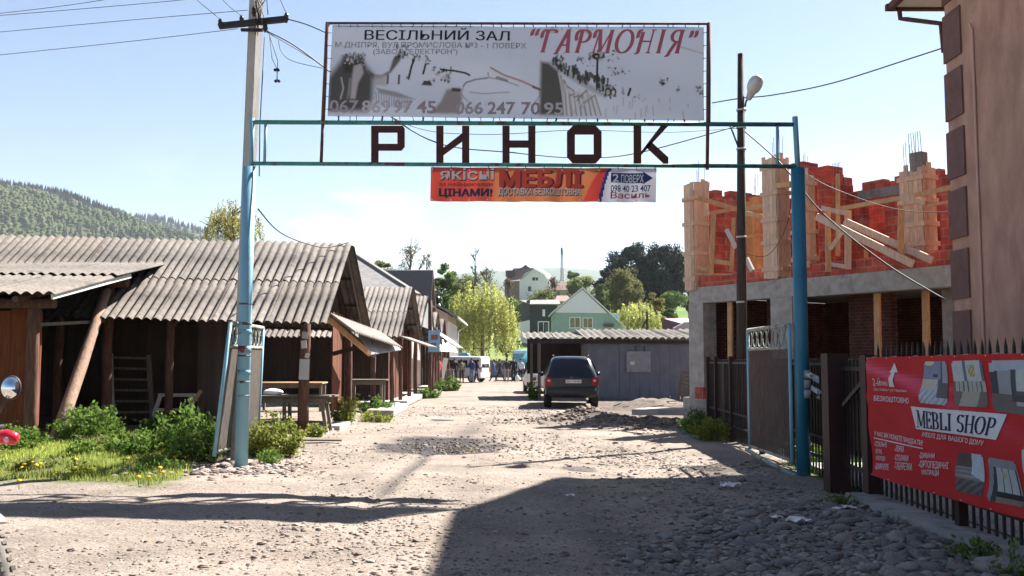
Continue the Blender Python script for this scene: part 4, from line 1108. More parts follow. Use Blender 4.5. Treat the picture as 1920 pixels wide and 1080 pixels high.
htext('ЦІНАМИ!', 120, 232, 550, 306, (.035, .045, .10), .045)
hshadow('МЕБЛІ', 600, 82, 1270, 215, (.60, .085, .055), (.16, .035, .07), 14, 6, .05)
hshadow('ДОСТАВКА БЕЗКОШТОВНА', 596, 226, 1258, 290, (.62, .61, .60), (.035, .03, .04), 4, 6, .02)
mb = MB(); H.poly(mb, [hu(1494, 100), hu(1750, 100), hu(1750, 88), hu(1830, 140), hu(1750, 192), hu(1750, 182), hu(1494, 176)], (.03, .05, .16), .006); part(hs, 'arrow', mb, INK)
htext('2', 1508, 110, 1558, 170, (.66, .66, .68), .03, .010); htext('ПОВЕРХ', 1575, 112, 1756, 176, (.66, .66, .68), .015, .010)
htext('098 40 23 407', 1494, 198, 1812, 252, (.03, .045, .15), .015, .008)
htext('Василь', 1494, 252, 1812, 305, (.42, .09, .11), .018, .008)
mb = MB()
for k in range(13):
    for v in (.07, .95):
        c = H.at(.008 + k / 12 * .984, v, .008); mb.ball(c, .013, (1, 1, 1), 6, 4)
part(hb, 'grommet', mb, WHITEP)
mb = MB()
for k in range(13):
    u = .008 + k / 12 * .984; a = H.at(u, .05, .006); mb.tube([a, a + Vector((.01, .02, .06))], .006, 4)
part(hb, 'tie_cord', mb, CABLE)

# ------------------------------------------------------------------ gate leaves standing open along the street
def gate_leaf(label, hinge, far, z0, z1, lean0, lean1, mesh_mat, base, ovals, width=.022):
    T = thing('gate_leaf', label, 'gate leaf', ((hinge[0] + far[0]) / 2, (hinge[1] + far[1]) / 2, g1(*hinge)), 'open leaves of the street gate')
    a, b = Vector((hinge[0], hinge[1], 0)), Vector((far[0], far[1], 0)); up = lambda p, z, l: Vector((p.x + l * (z1 - z), p.y, z))
    for p, l in ((a, lean0), (b, lean1)):
        mb = MB(); mb.tube([up(p, z0, l), up(p, z1, l)], .028, 9); part(T, 'stile', mb, base)
    for z, r in ((z1, .03), (z1 - .33, .026), (z0 + .05, .024)):
        mb = MB(); mb.tube([up(a, z, lean0), up(b, z, lean1)], r, 9); part(T, 'rail', mb, mat('faded_gate_paint', (.22, .26, .25), (.34, .36, .34), 9, rough=.8, c3=(.16, .08, .05), s3=6, lo=.5))
    for k in range(ovals):
        f = (k + .5) / ovals; c = up(a.lerp(b, f), z1 - .165, lean0); d = (b - a).normalized(); mb = MB(); w = (b - a).length / ovals * .40
        mb.tube([c + d * (w * math.cos(t)) + Vector((0, 0, .135 * math.sin(t))) for t in np.linspace(0, 2 * math.pi, 17)], .011, 6); part(T, 'ring', mb, MATS['faded_gate_paint'])
    n = int((b - a).length / .04); mb = MB()          # bar infill
    for k in range(n):
        f = (k + .5) / n; q = a.lerp(b, f); l = lean0 + (lean1 - lean0) * f
        mb.beam(up(q, z0 + .07, l), up(q, z1 - .35, l), width, .006, (b - a).normalized().cross(Vector((0, 0, 1))))
    part(T, 'infill', mb, mesh_mat)
    return T
LATH = mat('weathered_lath', (.105, .088, .077), (.175, .15, .132), 8, (5, 5, .6), .9, .2, 9)
gate_leaf('left gate leaf with grey lath infill, leaning open behind the left blue post', (-4.02, 13.7), (-4.12, 15.9), .25, 2.14, -.10, -.03, LATH, BLUE, 9)
gate_leaf('right gate leaf with a row of ovals, swung open beside the dark fence', (4.06, 14.05), (4.05, 16.5), .10, 2.12, 0, 0, mat('brown_lath', (.085, .062, .056), (.14, .108, .098), 8, (5, 5, .6), .9, .2, 9), BLUE, 8, .014)
mb = MB(); mb.tube([P(1400, 843, 16.4), P(1440, 867, 15.2), P(1492, 893, 14.0)], .035, 8, (.9, 1, .95)); solo('fallen_pipe', mb, MATS['faded_gate_paint'], 'pale pipe lying along the bottom of the right gate leaf', 'pipe')
# ------------------------------------------------------------------ poles
up_ = thing('utility_pole', 'square pale concrete utility pole with a black cross-arm behind the left gate post', 'utility pole', (-4.15, 14.45, 0))
a, b = P(444, 868, 14.45), P(483.5, -70, 14.45); a.z = -.1
mb = MB(); d = (b - a).normalized(); x = Vector((math.cos(R(-24)), math.sin(R(-24)), 0)); y = Vector((-x.y, x.x, 0))
vs = []
for p, h in ((a, .074), (b, .078)):
    for sx, sy in ((-1, -1), (1, -1), (1, 1), (-1, 1)): vs.append(p + x * (h * sx) + y * (h * sy * .9))
mb.add(vs, [(3, 2, 1, 0), (4, 5, 6, 7), (0, 1, 5, 4), (1, 2, 6, 5), (2, 3, 7, 6), (3, 0, 4, 7)])
part(up_, 'shaft', mb, POLEC)
mb = MB(); mb.beam(P(411, 49, 14.2), P(538, 35.5, 14.2), .07, .085); part(up_, 'cross_arm', mb, BLACK)
mb = MB(); mb.beam(P(452, 56, 14.25), P(493, 56.5, 14.25), .05, .04); part(up_, 'clamp', mb, BLACK)
INS = mat('dark_porcelain', (.03, .025, .022), rough=.3)
for px, py in ((413, 43), (453, 37), (537, 32), (476, 20), (497, 50)):
    c = P(px, py, 14.2); mb = MB(); mb.lathe((c.x, c.y, c.z - .05), [(.012, -.04), (.03, 0), (.042, .015), (.03, .05), (.036, .07), (.022, .11), (.0, .12)], n=10)
    part(up_, 'insulator', mb, INS)
mb = MB(); random.seed(8)
for k in range(9):
    q = [P(478 + random.uniform(-6, 26), random.uniform(-30, 70), 14.15 + random.uniform(-.1, .1)) for _ in range(4)]
    mb.tube(q, .006, 5)
mb.tube([P(496, 70, 14.2), P(487, 240, 14.25), P(486, 330, 14.25)], .009, 5)
mb.tube([P(505, 62, 14.1), P(510, 110, 14.1), P(519, 128, 14.1), P(520, 150, 14.1)], .006, 5); mb.tube([P(505, 66, 14.1), P(513, 90, 14.1), P(521, 115, 14.1), P(519, 150, 14.1)], .006, 5)
for px, py in ((516, 131), (522, 131), (517, 152), (523, 152)): mb.ball(P(px, py, 14.1), .026, (1, 1, 1), 7, 5)
part(up_, 'wire_tangle', mb, CABLE)

lp = thing('lamp_pole', 'dark tarred wooden pole with a grey street lamp, behind the right gate leaf', 'street lamp', (4.75, 20.0, 0))
a, b = P(1391, 800, 20), P(1389, 101, 20); a.z = 0
mb = MB(); mb.tube([a, a.lerp(b, .5), b], [.115, .10, .068], 11, wob=.03); part(lp, 'shaft', mb, BLACKW)
mb = MB()
for py in (208, 241, 281, 446, 568): c = P(1390, py, 20); mb.tube([c, c + Vector((0, 0, .035))], .108, 11, (1.5, 1.5, 1.5))
part(lp, 'band', mb, mat('pale_wire', (.3, .3, .3), rough=.5))
mb = MB(); mb.tube([P(1397, 200, 19.9), P(1399, 190, 19.9), P(1404, 182, 19.85)], .02, 7); part(lp, 'bracket', mb, BLACK)
hd = P(1414, 163, 19.8); ax = (P(1421, 147, 19.5) - P(1404, 184, 19.9)).normalized()
mb = MB(); mb.lathe(P(1403, 186, 19.9), [(.0, 0), (.06, .01), (.075, .10), (.10, .22), (.13, .25), (.15, .33), (.155, .42), (.13, .52), (.07, .58), (.0, .60)], ax, 16)
part(lp, 'lamp_head', mb, mat('lamp_grey', (.42, .43, .44), (.5, .5, .51), 6, rough=.45, metal=.2))
mb = MB(); mb.tube([P(1366, 231, 20.05), P(1372, 243, 20.0), P(1384, 275, 19.95)], .018, 6); part(lp, 'stay_hook', mb, BLACK)

# ------------------------------------------------------------------ wires
def wire(label, pts, r=.006, group='overhead wires'):
    """a cable through points given as pixel + distance, sagging smoothly"""
    q = [P(*p) for p in pts]; out = []
    for i in range(len(q) - 1):
        p0, p1, p2, p3 = q[max(0, i - 1)], q[i], q[i + 1], q[min(len(q) - 1, i + 2)]
        for k in range(8):
            t = k / 8; out.append(.5 * ((2 * p1) + (p2 - p0) * t + (2 * p0 - 5 * p1 + 4 * p2 - p3) * t * t + (3 * p1 - p0 - 3 * p2 + p3) * t ** 3))
    out.append(q[-1]); mb = MB(); mb.tube(out, r, 5)
    solo('overhead_wire', mb, CABLE, label, 'wire', group)
wire('uppermost thin wire running left from the concrete pole', [(-260, 52, 18), (0, 25, 16), (192, 0, 15), (470, -52, 14.2)], .005)
wire('thin wire just below the uppermost one at the left', [(-260, 48, 18), (0, 29, 16), (330, 1, 14.8), (453, -16, 14.2)], .005)
wire('thin wire from the left edge to the cross-arm top', [(-260, 84, 18), (0, 60, 16), (240, 38, 15), (465, 19, 14.2)], .005)
wire('lowest thin wire from the left edge to the cross-arm underside', [(-260, 130, 18), (0, 103, 16), (240, 78, 15), (446, 54, 14.2)], .005)
wire('thin wire dropping steeply to the left end insulator of the cross-arm', [(330, -40, 13.0), (372, 2, 13.6), (413, 36, 14.2)], .005)
wire('thin wire dropping steeply to the middle insulator of the cross-arm', [(380, -60, 13.0), (418, 0, 13.6), (453, 30, 14.2)], .005)
wire('thin wire rising right from the cross-arm out of the picture', [(500, -60, 13.6), (537, 26, 14.2)], .005)
wire('black cable from the cross-arm end to the top of the billboard frame', [(540, 36, 14.2), (575, 46, 14.15), (612, 62, 14.1)], .009)
wire('thick black cable sagging behind the billboard and letters to the lamp pole', [(500, 58, 14.3), (550, 84, 14.6), (610, 128, 15), (700, 196, 15.6), (820, 268, 16.4), (960, 286, 17.2), (1085, 296, 18), (1200, 286, 18.8), (1390, 234, 20)], .012)
wire('second cable sagging behind the big letters to the lamp pole', [(500, 60, 14.3), (600, 120, 15), (760, 232, 16), (905, 252, 17), (1080, 244, 18), (1250, 248, 19), (1388, 240, 20)], .007)
wire('thin looped cable between the concrete pole and the billboard', [(522, 75, 14.2), (528, 98, 14.2), (550, 115, 14.2), (605, 128, 14.2)], .005)
wire('black cable from the lamp pole up to the pink building', [(1335, 193, 21), (1390, 184, 20), (1450, 178, 19.6), (1560, 156, 18.8), (1700, 112, 17.8), (1800, 78, 16.8), (1822, 60, 16.3), (1838, 50, 15.95)], .013)
wire('cable crossing low from the lamp pole in front of the unfinished house', [(1396, 246, 20), (1440, 284, 19.5), (1476, 320, 19), (1545, 402, 18.6), (1660, 494, 18.2), (1772, 562, 17.8)], .016)
wire('thin blue-grey wire crossing in front of the upper brick walls', [(1500, 318, 19), (1560, 352, 19), (1680, 392, 18), (1800, 397, 17), (1920, 383, 16), (2050, 360, 15)], .007)
wire('slack cable hanging on the formwork behind the right gate post', [(1486, 336, 19), (1476, 420, 19.6), (1440, 478, 19.8), (1392, 474, 20)], .006)
wire('black cable from the left gate post across the long stall roof', [(484, 392, 14.2), (520, 432, 17), (560, 452, 20), (610, 464, 21.3), (655, 454, 21.9)], .012)
# ================================================================== RIGHT SIDE: FENCE, RED BANNER, PINK BUILDING, UNFINISHED HOUSE, SHED
random.seed(41)
FX = 4.08

# ---- low fence on a concrete plinth with the red banner tied to it
fence = thing('picket_fence', 'black metal picket fence on a concrete plinth carrying the red banner', 'fence', (FX, 8, 0))
mb = MB()
for k in range(12):
    y = 11.0 - k * .75; j = random.uniform(-.012, .012)
    mb.box((3.98 + j, y - .375, .01), (.42, .75, .21 + j), (0, j, j * .4), tuple([random.uniform(.9, 1.08)] * 3))
part(fence, 'plinth', mb, mat('grey_plinth', (.20, .19, .18), (.30, .29, .275), 6, rough=.92, bump=.4, bscale=25, c3=(.12, .12, .10), s3=2, lo=.56))
mb = MB(); y = 10.8
while y > 3:
    mb.box((FX + .03, y, .90), (.022, .022, 1.62)); 
    mb.add([(FX + .019, y - .011, 1.71), (FX + .041, y - .011, 1.71), (FX + .041, y + .011, 1.71), (FX + .019, y + .011, 1.71), (FX + .03, y, 1.80)], [(0, 1, 4), (1, 2, 4), (2, 3, 4), (3, 0, 4)])
    y -= .133
part(fence, 'picket_panel', mb, BLACK)
for z in (.34, 1.52):
    mb = MB(); mb.beam((FX + .01, 10.9, z), (FX + .01, 3, z), .03, .05); part(fence, 'rail', mb, BLACK)
for y, w, z1 in ((10.93, .17, 1.66), (8.80, .085, 1.5), (6.2, .085, 1.5)):
    mb = MB(); mb.box((FX - .02, y, z1 / 2 - .05), (w, w, z1 + .1)); part(fence, 'post', mb, DARKRED)

# ---- taller sheet-metal fence running back behind the gate leaf
def fpt(y): return 4.44 + (y - 12.2) * .028
sf = thing('sheet_fence', 'dark brown sheet-metal fence with open pickets below, behind the gate leaf', 'fence', (4.4, 17, 0))
mb = MB(); y = 12.3
while y < 23.0:
    mb.box((fpt(y + .1) + .01 * (int(y / .2) % 2), y + .1, 1.0), (.012, .196, 1.26), (0, 0, -.028)); y += .2
part(sf, 'sheet_panel', mb, DARKRED)
mb = MB(); y = 12.3
while y < 23.0:
    mb.box((fpt(y) - .03, y, .78), (.02, .02, 1.66)); y += .15
part(sf, 'picket_panel', mb, BLACK)
for z in (.22, .50, 1.55):
    mb = MB(); mb.beam((fpt(12.3) - .03, 12.3, z), (fpt(23) - .03, 23, z), .03, .045); part(sf, 'rail', mb, BLACK)
for y, w in ((12.25, .26), (15.0, .09), (17.6, .09), (20.3, .09), (22.0, .10), (23.05, .10)):
    mb = MB(); mb.box((4.10 if y < 12.5 else fpt(y) - .05, y, .80), (w, w, 1.78)); part(sf, 'post', mb, DARKRED)
mb = MB(); mb.box((4.72, 22.1, .78), (.04, 1.9, 1.5), (0, 0, -.05)); part(sf, 'gate_panel', mb, DARKRED)
mb = MB(); mb.beam((4.08, 11.9, 1.05), (4.1, 11.2, 1.38), .03, .05); part(sf, 'latch_arm', mb, BLACK)
# wicket between the two thick posts
wk = thing('wicket_gate', 'narrow dark wicket of black bars between the two thick brown posts', 'gate', (4.12, 11.6, 0))
mb = MB()
for k in range(9): mb.box((4.16, 11.12 + k * .125, .85), (.018, .018, 1.5))
part(wk, 'bar_panel', mb, BLACK)
for z in (.3, 1.5):
    mb = MB(); mb.beam((4.16, 11.02, z), (4.16, 12.14, z), .03, .05); part(wk, 'rail', mb, BLACK)
mb = MB(); mb.box((4.2, 11.6, 1.05), (.012, 1.1, 1.1)); part(wk, 'sheet_panel', mb, DARKRED)

# ---- the red furniture-shop banner
RX = 3.985
rb = thing('shop_banner', 'large red furniture shop banner with room pictures tied along the fence', 'banner', (RX, 8.7, .3))
RY0, RY1, RZT, RZB = 10.78, 6.45, 1.635, .33
def rwr(u, v):
    f = math.exp(-((v - .34 - .95 * u) / .06) ** 2) * (u < .75) * .02
    f2 = math.exp(-((v - .05 - .75 * u) / .05) ** 2) * .016 * (1 if u < .4 else 0)
    return .014 * math.sin(u * 15 + v * 5) + .010 * math.sin(v * 13 - u * 9) + .006 * math.sin(u * 44 + v * 4) * (1 - v) + f + f2 + .03 * v * math.sin(u * 6)
RB = Banner((RX, RY0, RZT), (RX, RY1, RZT + .03), (RX, RY1, RZB + .05), (RX, RY0, RZB), rwr, (-1, 0, 0))
def ru(px, py):
    k = P(px, py, 1.0); d = RX / k.x; z = EYE + (k.z - EYE) * d
    u = (RY0 - d) / (RY0 - RY1); zt, zb = RZT + .03 * u, RZB + .05 * u
    return (u, (zt - z) / (zt - zb))
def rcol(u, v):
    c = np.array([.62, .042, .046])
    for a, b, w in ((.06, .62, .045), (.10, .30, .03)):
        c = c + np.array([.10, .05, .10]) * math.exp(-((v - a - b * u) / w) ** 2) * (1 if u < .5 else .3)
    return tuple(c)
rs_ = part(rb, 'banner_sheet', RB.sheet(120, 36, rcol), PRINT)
RW = (.66, .58, .61)
def rshape(shape, q0, q1, t, lift=.009):
    """a line of writing between two corners given in photograph pixels (top left, bottom right), straight on the sheet"""
    (u0, v0), (u1, v1) = ru(*q0), ru(*q1); mb = MB(); RB.put(mb, shape, u0, v0, u1, v1, t, lift); part(rs_, 'lettering', mb, INK)
def rtext(s, q0, q1, t=RW, bold=.02): rshape(flat_text(s, 0, bold), q0, q1, t)
def at_uv(s, u0, v0, u1, v1, t=RW, bold=.0, shape=None, lift=.009):
    mb = MB(); RB.put(mb, shape or flat_text(s, 0, bold), u0, v0, u1, v1, t, lift); part(rs_, 'lettering', mb, INK)
# helper: baseline heights read off the photograph, in sheet coordinates
def V(px, py): return ru(px, py)[1]
def U(px): return ru(px, 760)[0]
at_uv('2-й', U(1643), V(1643, 708), U(1656), V(1656, 724)); at_uv('поверх', U(1657), V(1657, 715), U(1671), V(1671, 726))
at_uv('Доставка і установка', U(1643), V(1650, 727), U(1704), V(1704, 737))
at_uv('БЕЗКОШТОВНО', U(1643), V(1650, 742), U(1708), V(1708, 757), RW, .012)
mb = MB(); pts = [(1672, 725), (1673, 710), (1677, 698), (1673, 699), (1679, 680), (1685, 698), (1681, 698), (1680, 712), (1681, 726)]
RB.poly(mb, [ru(*p) for p in pts], (.62, .60, .62), .010); part(rs_, 'arrow', mb, INK)
mb = MB(); RB.poly(mb, [ru(1712, 762), ru(1884, 777), ru(1868, 825), ru(1723, 804)], (.60, .60, .64), .007); part(rs_, 'name_plate', mb, INK)
(u0, v0), (u1, v1) = ru(1722, 771), ru(1866, 816)
vs, fs = serif_text('MEBLI SHOP', .17, .055)
mb = MB(); q0, q1, q2, q3 = [ru(*p) for p in ((1724, 768), (1866, 783), (1861, 817.5), (1724, 801))]
def lerp2(a, b, t): return (a[0] + (b[0] - a[0]) * t, a[1] + (b[1] - a[1]) * t)
mb.add([RB.at(*lerp2(lerp2(q3, q2, x), lerp2(q0, q1, x), y), .012) for x, y in vs], fs, (.015, .018, .045)); part(rs_, 'lettering', mb, INK)
def slanted(s, a, b, c, d, t=RW, bold=.01):
    """writing fitted to four photograph points: top left, top right, bottom right, bottom left"""
    vs, fs = flat_text(s, 0, bold); q = [ru(*p) for p in (a, b, c, d)]; mb = MB()
    mb.add([RB.at(*lerp2(lerp2(q[3], q[2], x), lerp2(q[0], q[1], x), y), .010) for x, y in vs], fs, t); part(rs_, 'lettering', mb, INK)
slanted('МЕБЛІ ДЛЯ ВАШОГО ДОМУ', (1736, 810), (1845, 826), (1843, 838), (1735, 820))
slanted('У НАС ВИ МОЖЕТЕ ПРИДБАТИ:', (1642, 808), (1740, 826), (1739, 838), (1641, 818))
mb = MB(); RB.poly(mb, [ru(1640, 820), ru(1740, 840), ru(1740, 842), ru(1640, 822)], RW, .009); part(rs_, 'rule', mb, INK)
for s, x0, x1, y0, y1 in (('-СПАЛЬНІ', 1640, 1667, 827, 838), ('-КУХНІ', 1640, 1655, 841, 851), ('-КОМОДИ', 1640, 1662, 854, 865), ('-ШАФИ КУПЕ', 1639, 1670, 867, 881),
                          ('-ЛІЖКА', 1685, 1705, 835, 847), ('-СТОЛИКИ', 1685, 1714, 852, 864), ('-ТАБУРЕТКИ', 1684, 1720, 866, 881),
                          ('-ДИВАНИ', 1732, 1760, 848, 861), ('-ОРТОПЕДИЧНІ', 1732, 1782, 863, 880), ('МАТРАЦИ', 1737, 1765, 880, 893)):
    sl = (x1 - x0) * .12
    slanted(s, (x0, y0), (x1, y0 + sl * .6), (x1, y1 + sl * .3), (x0, y1 - 1))
def picture(q, name, draw):
    """a room photograph printed on the sheet: small flat areas of colour"""
    uv = [ru(*p) for p in q]; n, m = 40, 40; mb = MB()
    for i in range(n):
        for j in range(m):
            x, y = (i + .5) / n, (j + .5) / m
            if max(abs(x - .5), abs(y - .5)) > .46 and min(abs(x - .5), abs(y - .5)) > .44: continue
            c = [lerp2(lerp2(uv[0], uv[1], a), lerp2(uv[3], uv[2], a), b) for a, b in ((i / n, j / m), (i / n, (j + 1) / m), ((i + 1) / n, (j + 1) / m), ((i + 1) / n, j / m))]
            k = 1 + .12 * float(vnoise(x * 14, y * 14, 8)); t = tuple(min(.9, .75 * k * w) for w in draw(x, y))
            mb.add([RB.at(*w, .006) for w in c], [(0, 1, 2, 3)], t)
    part(rs_, 'room_picture', mb, INK)
def d1(x, y):
    if (x - .2) ** 2 * 6 + (y - .03) ** 2 * 60 < .25: return (.7, .68, .5)
    if x > .72 and y < .5: return (.10, .11, .14) if x < .8 else (.36, .40, .46)
    if y < .42: return (.10, .09, .11) if .38 < x < .6 and .3 < y < .38 else (.27, .30, .42)
    if x < .55 and y < .68: return (.60, .55, .48)
    if x > .62 and y < .85: return (.15, .14, .15)
    return (.50, .56, .64) if (x * 5 + y * 4) % 1 > .25 else (.3, .33, .4)
def d2(x, y):
    if y < .45: return (.45, .36, .05) if .52 < x < .76 and .1 < y < .34 and (x * 9 + y * 7) % 1 > .3 else ((.16, .20, .28) if .35 < x < .45 or x > .92 else (.58, .64, .66))
    if y < .68: return (.16, .15, .15) if (x * 7) % 1 < .28 else (.50, .50, .48)
    return (.46, .42, .36) if .25 < x + (y - .7) * .4 < .8 else (.20, .18, .17)
def d3(x, y):
    if y < .22 - .1 * x: return (.46, .52, .60)
    if y < .65: return (.08, .085, .10) if x < .12 or .38 < x < .44 else ((.36, .38, .42) if .12 < x < .38 else ((.12, .12, .14) if x < .48 or .58 < y and x < .75 else (.55, .60, .60)))
    if .38 < x < .9 and y < .78: return (.09, .085, .09)
    return (.46, .46, .47) if x > .45 and y < .84 else (.17, .16, .155)
def d4(x, y):
    if x > .55 and y < .5 + (x - .55) * .35: return (.55, .62, .68)
    if y < .36: return (.11, .09, .085)
    if y < .64: return (.36, .33, .30) if (y * 9) % 1 < .35 else (.22, .20, .185)
    return (.10, .09, .09) if (x * 3 + y * 5) % 1 < .5 else (.16, .15, .145)
def d5(x, y):
    if y < .2: return (.30, .31, .34)
    if x < .26: return (.26, .27, .29) if x + y * .1 < .2 else (.05, .055, .07)
    if y < .74: return (.55, .42, .12) if .48 < x < .6 and .3 < y < .42 else ((.06, .06, .075) if (x * 4.3) % 1 < .14 else (.50, .52, .54))
    return (.035, .035, .04) if y < .88 else (.25, .2, .15)
picture(((1731, 678), (1780, 677), (1781, 760), (1730, 755)), 'p', d1)
picture(((1789, 677), (1845, 675), (1848, 764), (1792, 761)), 'p', d2)
picture(((1856, 676), (1965, 674), (1975, 785), (1855, 770)), 'p', d3)
picture(((1793, 847), (1840, 853), (1848, 932), (1795, 921)), 'p', d4)
picture(((1850, 857), (1906, 866), (1915, 952), (1857, 938)), 'p', d5)
picture(((1918, 838), (1990, 846), (2000, 960), (1920, 945)), 'p', d2)
for k in range(9):
    for v, dz in ((.01, .02), (.99, -.02)):
        a = RB.at(k / 8, v, .004); mb = MB(); mb.tube([a, Vector((FX + .02, a.y + .03, a.z + dz))], .006, 4); part(rb, 'tie_cord', mb, WHITEP)

# ------------------------------------------------------------------ the pink rendered building at the right edge
PINKM = mat('pink_render', (.33, .19, .145), (.49, .29, .225), 2.2, (1, 1, .45), .95, 1.0, 14, c3=(.27, .16, .125), s3=.7, lo=.54, w3=.2)
QUOIN = mat('brown_quoin', (.13, .068, .060), (.17, .09, .08), 4, rough=.8, bump=.15)
pb = thing('rendered_building', 'tall pink rendered building with brown corner quoins beyond the red banner', 'building', (12, 9, 0))
mb = MB(); mb.span((7.85, -6, -.3), (17, 17, 11.2)); part(pb, 'wall', mb, PINKM)
zz = -.1
for k in range(10):
    z1 = 1.40 + .105 + (k - 1) * 1.068; z0 = z1 - 1.068 + .105
    mb = MB(); mb.span((7.815, 16.38, z0), (8.5, 17.035, z1 - .105)); part(pb, 'quoin', mb, QUOIN)
SOFF = mat('pale_soffit', (.50, .47, .45), (.58, .55, .53), 6, (1, 8, 1), .8)
mb = MB(); mb.span((7.34, 14.6, 8.36), (9.5, 17.95, 8.42)); part(pb, 'soffit', mb, SOFF)
mb = MB(); mb.add([(7.3, 14.6, 8.43), (7.3, 18.0, 8.43), (9.5, 18.0, 8.43), (7.84, 14.6, 9.0), (7.84, 17.01, 9.0), (9.5, 17.01, 9.0)], [(0, 1, 4, 3), (1, 2, 5, 4)]); part(pb, 'pent_roof', mb, QUOIN)
mb = MB(); mb.beam((7.28, 14.6, 8.38), (7.28, 18.05, 8.38), .1, .12); mb.beam((7.2, 18.03, 8.38), (9.5, 18.03, 8.38), .1, .12); part(pb, 'gutter', mb, RUST)
mb = MB(); mb.tube([P(1686, 14, 18), P(1688, 35, 17.95), P(1700, 36, 17.9), P(1764, 44, 17.2), (7.86, 17.1, 7.2)], .045, 9); part(pb, 'downpipe', mb, RUST)
mb = MB(); zt = 11.2
o = [(7.1, -6.5), (7.13, 18.2), (8.35, 21.2), (11, 21.8), (18, 21.8), (18, -6.5)]  # upper eave is out of view, its outline shaped to throw the street shadow
mb.prism([(x, y, zt) for x, y in o[::-1]], (0, 0, .22)); part(pb, 'eave', mb, SOFF)
mb = MB(); c = (12.5, 14, 13.6), (12.5, 0, 13.6)
rp_ = [(x, y, zt + .23) for x, y in o]
mb.add(rp_ + list(c), [(0, 1, 6, 7), (1, 2, 6), (2, 3, 6), (3, 4, 6), (4, 5, 7, 6), (5, 0, 7)]); part(pb, 'roof', mb, QUOIN)
mb = MB(); mb.tube([(7.79, 15.95, 7.32), (7.825, 15.95, 7.2), (7.825, 15.95, 1.5), (7.825, 15.95, .1)], .022, 8); part(pb, 'conduit', mb, mat('pink_pipe', (.50, .31, .26), rough=.6))
mb = MB(); mb.span((4.5, 4, -.3), (7.55, 15.0, .03))
solo('paved_yard', mb, CONC, 'strip of grey paving between the fence and the pink building', None, None, 'structure')

# ------------------------------------------------------------------ the unfinished red-brick house
A_, e_, n_ = Vector((5.1, 27.7, 0)), Vector((.527, -.85, 0)), Vector((.85, .527, 0))
def Wc(s, n, z): return A_ + e_ * s + n_ * n + Vector((0, 0, z))
RZ = math.atan2(e_.y, e_.x)
uh = thing('unfinished_house', 'unfinished red-brick house on a raw concrete frame with plank formwork', 'house', (7.5, 24, 0))
def ubox(mb, s0, s1, n0, n1, z0, z1, t=(1, 1, 1)):
    mb.box(Wc((s0 + s1) / 2, (n0 + n1) / 2, (z0 + z1) / 2), (abs(s1 - s0), abs(n1 - n0), z1 - z0), (0, 0, RZ), t)
def brick_mat(name, c1, c2, mortar, w=.30, h=.19):
    m = mat(name, c1, c2, 3, rough=.9)
    nt = m.node_tree; N, L = nt.nodes, nt.links; b = N['Principled BSDF']
    tc = N.new('ShaderNodeTexCoord'); se = N.new('ShaderNodeSeparateXYZ'); L.new(tc.outputs['Object'], se.inputs[0])
    ad = N.new('ShaderNodeMath'); ad.operation = 'SUBTRACT'; L.new(se.outputs[0], ad.inputs[0]); L.new(se.outputs[1], ad.inputs[1])
    cb = N.new('ShaderNodeCombineXYZ'); L.new(ad.outputs[0], cb.inputs[0]); L.new(se.outputs[2], cb.inputs[1])
    br = N.new('ShaderNodeTexBrick'); br.inputs['Scale'].default_value = 1.0; br.inputs['Brick Width'].default_value = w; br.inputs['Row Height'].default_value = h
    br.inputs['Mortar Size'].default_value = .011; br.inputs['Color1'].default_value = (*c1, 1); br.inputs['Color2'].default_value = (*c2, 1); br.inputs['Mortar'].default_value = (*mortar, 1)
    br.inputs['Bias'].default_value = -.2
    L.new(cb.outputs[0], br.inputs['Vector'])
    no = N.new('ShaderNodeTexNoise'); no.inputs['Scale'].default_value = 3.5; no.inputs['Detail'].default_value = 8; L.new(tc.outputs['Object'], no.inputs['Vector'])
    rp = N.new('ShaderNodeMapRange'); rp.inputs['From Min'].default_value = .35; rp.inputs['From Max'].default_value = .7; rp.inputs['To Min'].default_value = .7; rp.inputs['To Max'].default_value = 1.25
    L.new(no.outputs['Fac'], rp.inputs['Value'])
    mx = N.new('ShaderNodeMix'); mx.data_type = 'RGBA'; mx.blend_type = 'MULTIPLY'; mx.inputs[0].default_value = 1.0
    L.new(br.outputs['Color'], mx.inputs[6]); L.new(rp.outputs[0], mx.inputs[7])
    sm = N.new('ShaderNodeMapRange'); sm.inputs['From Min'].default_value = .60; sm.inputs['From Max'].default_value = .70
    n2 = N.new('ShaderNodeTexNoise'); n2.inputs['Scale'].default_value = 1.7; n2.inputs['Detail'].default_value = 9; n2.inputs['Roughness'].default_value = .7
    L.new(tc.outputs['Object'], n2.inputs['Vector']); L.new(n2.outputs['Fac'], sm.inputs['Value'])
    m2 = N.new('ShaderNodeMix'); m2.data_type = 'RGBA'; L.new(sm.outputs[0], m2.inputs[0]); L.new(mx.outputs[2], m2.inputs[6]); m2.inputs[7].default_value = (*mortar, 1)
    L.new(m2.outputs[2], b.inputs['Base Color'])
    return m
def bwall(mb, s0, s1, n0, n1, z0, z1):
    ubox(mb, s0, s1, n0, n1, z0, z1 - .19)
    along = (s1 - s0) > (n1 - n0); L = (s1 - s0) if along else (n1 - n0); k = max(1, int(L / .3))
    for i in range(k):
        if random.random() < .22: continue
        a, b = i * L / k + .004, (i + 1) * L / k - random.uniform(.004, .05); j = random.uniform(-.012, .012); h = z1 - random.choice((0, 0, 0, .03, .09))
        if along: ubox(mb, s0 + a, s0 + b, n0 + j, n1 + j, z1 - .188, h)
        else: ubox(mb, s0 + j, s1 + j, n0 + a, n0 + b, z1 - .188, h)
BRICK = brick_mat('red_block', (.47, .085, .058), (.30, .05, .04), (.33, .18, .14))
DBRICK = brick_mat('dark_red_block', (.10, .026, .018), (.07, .022, .017), (.10, .08, .07), .25, .085)
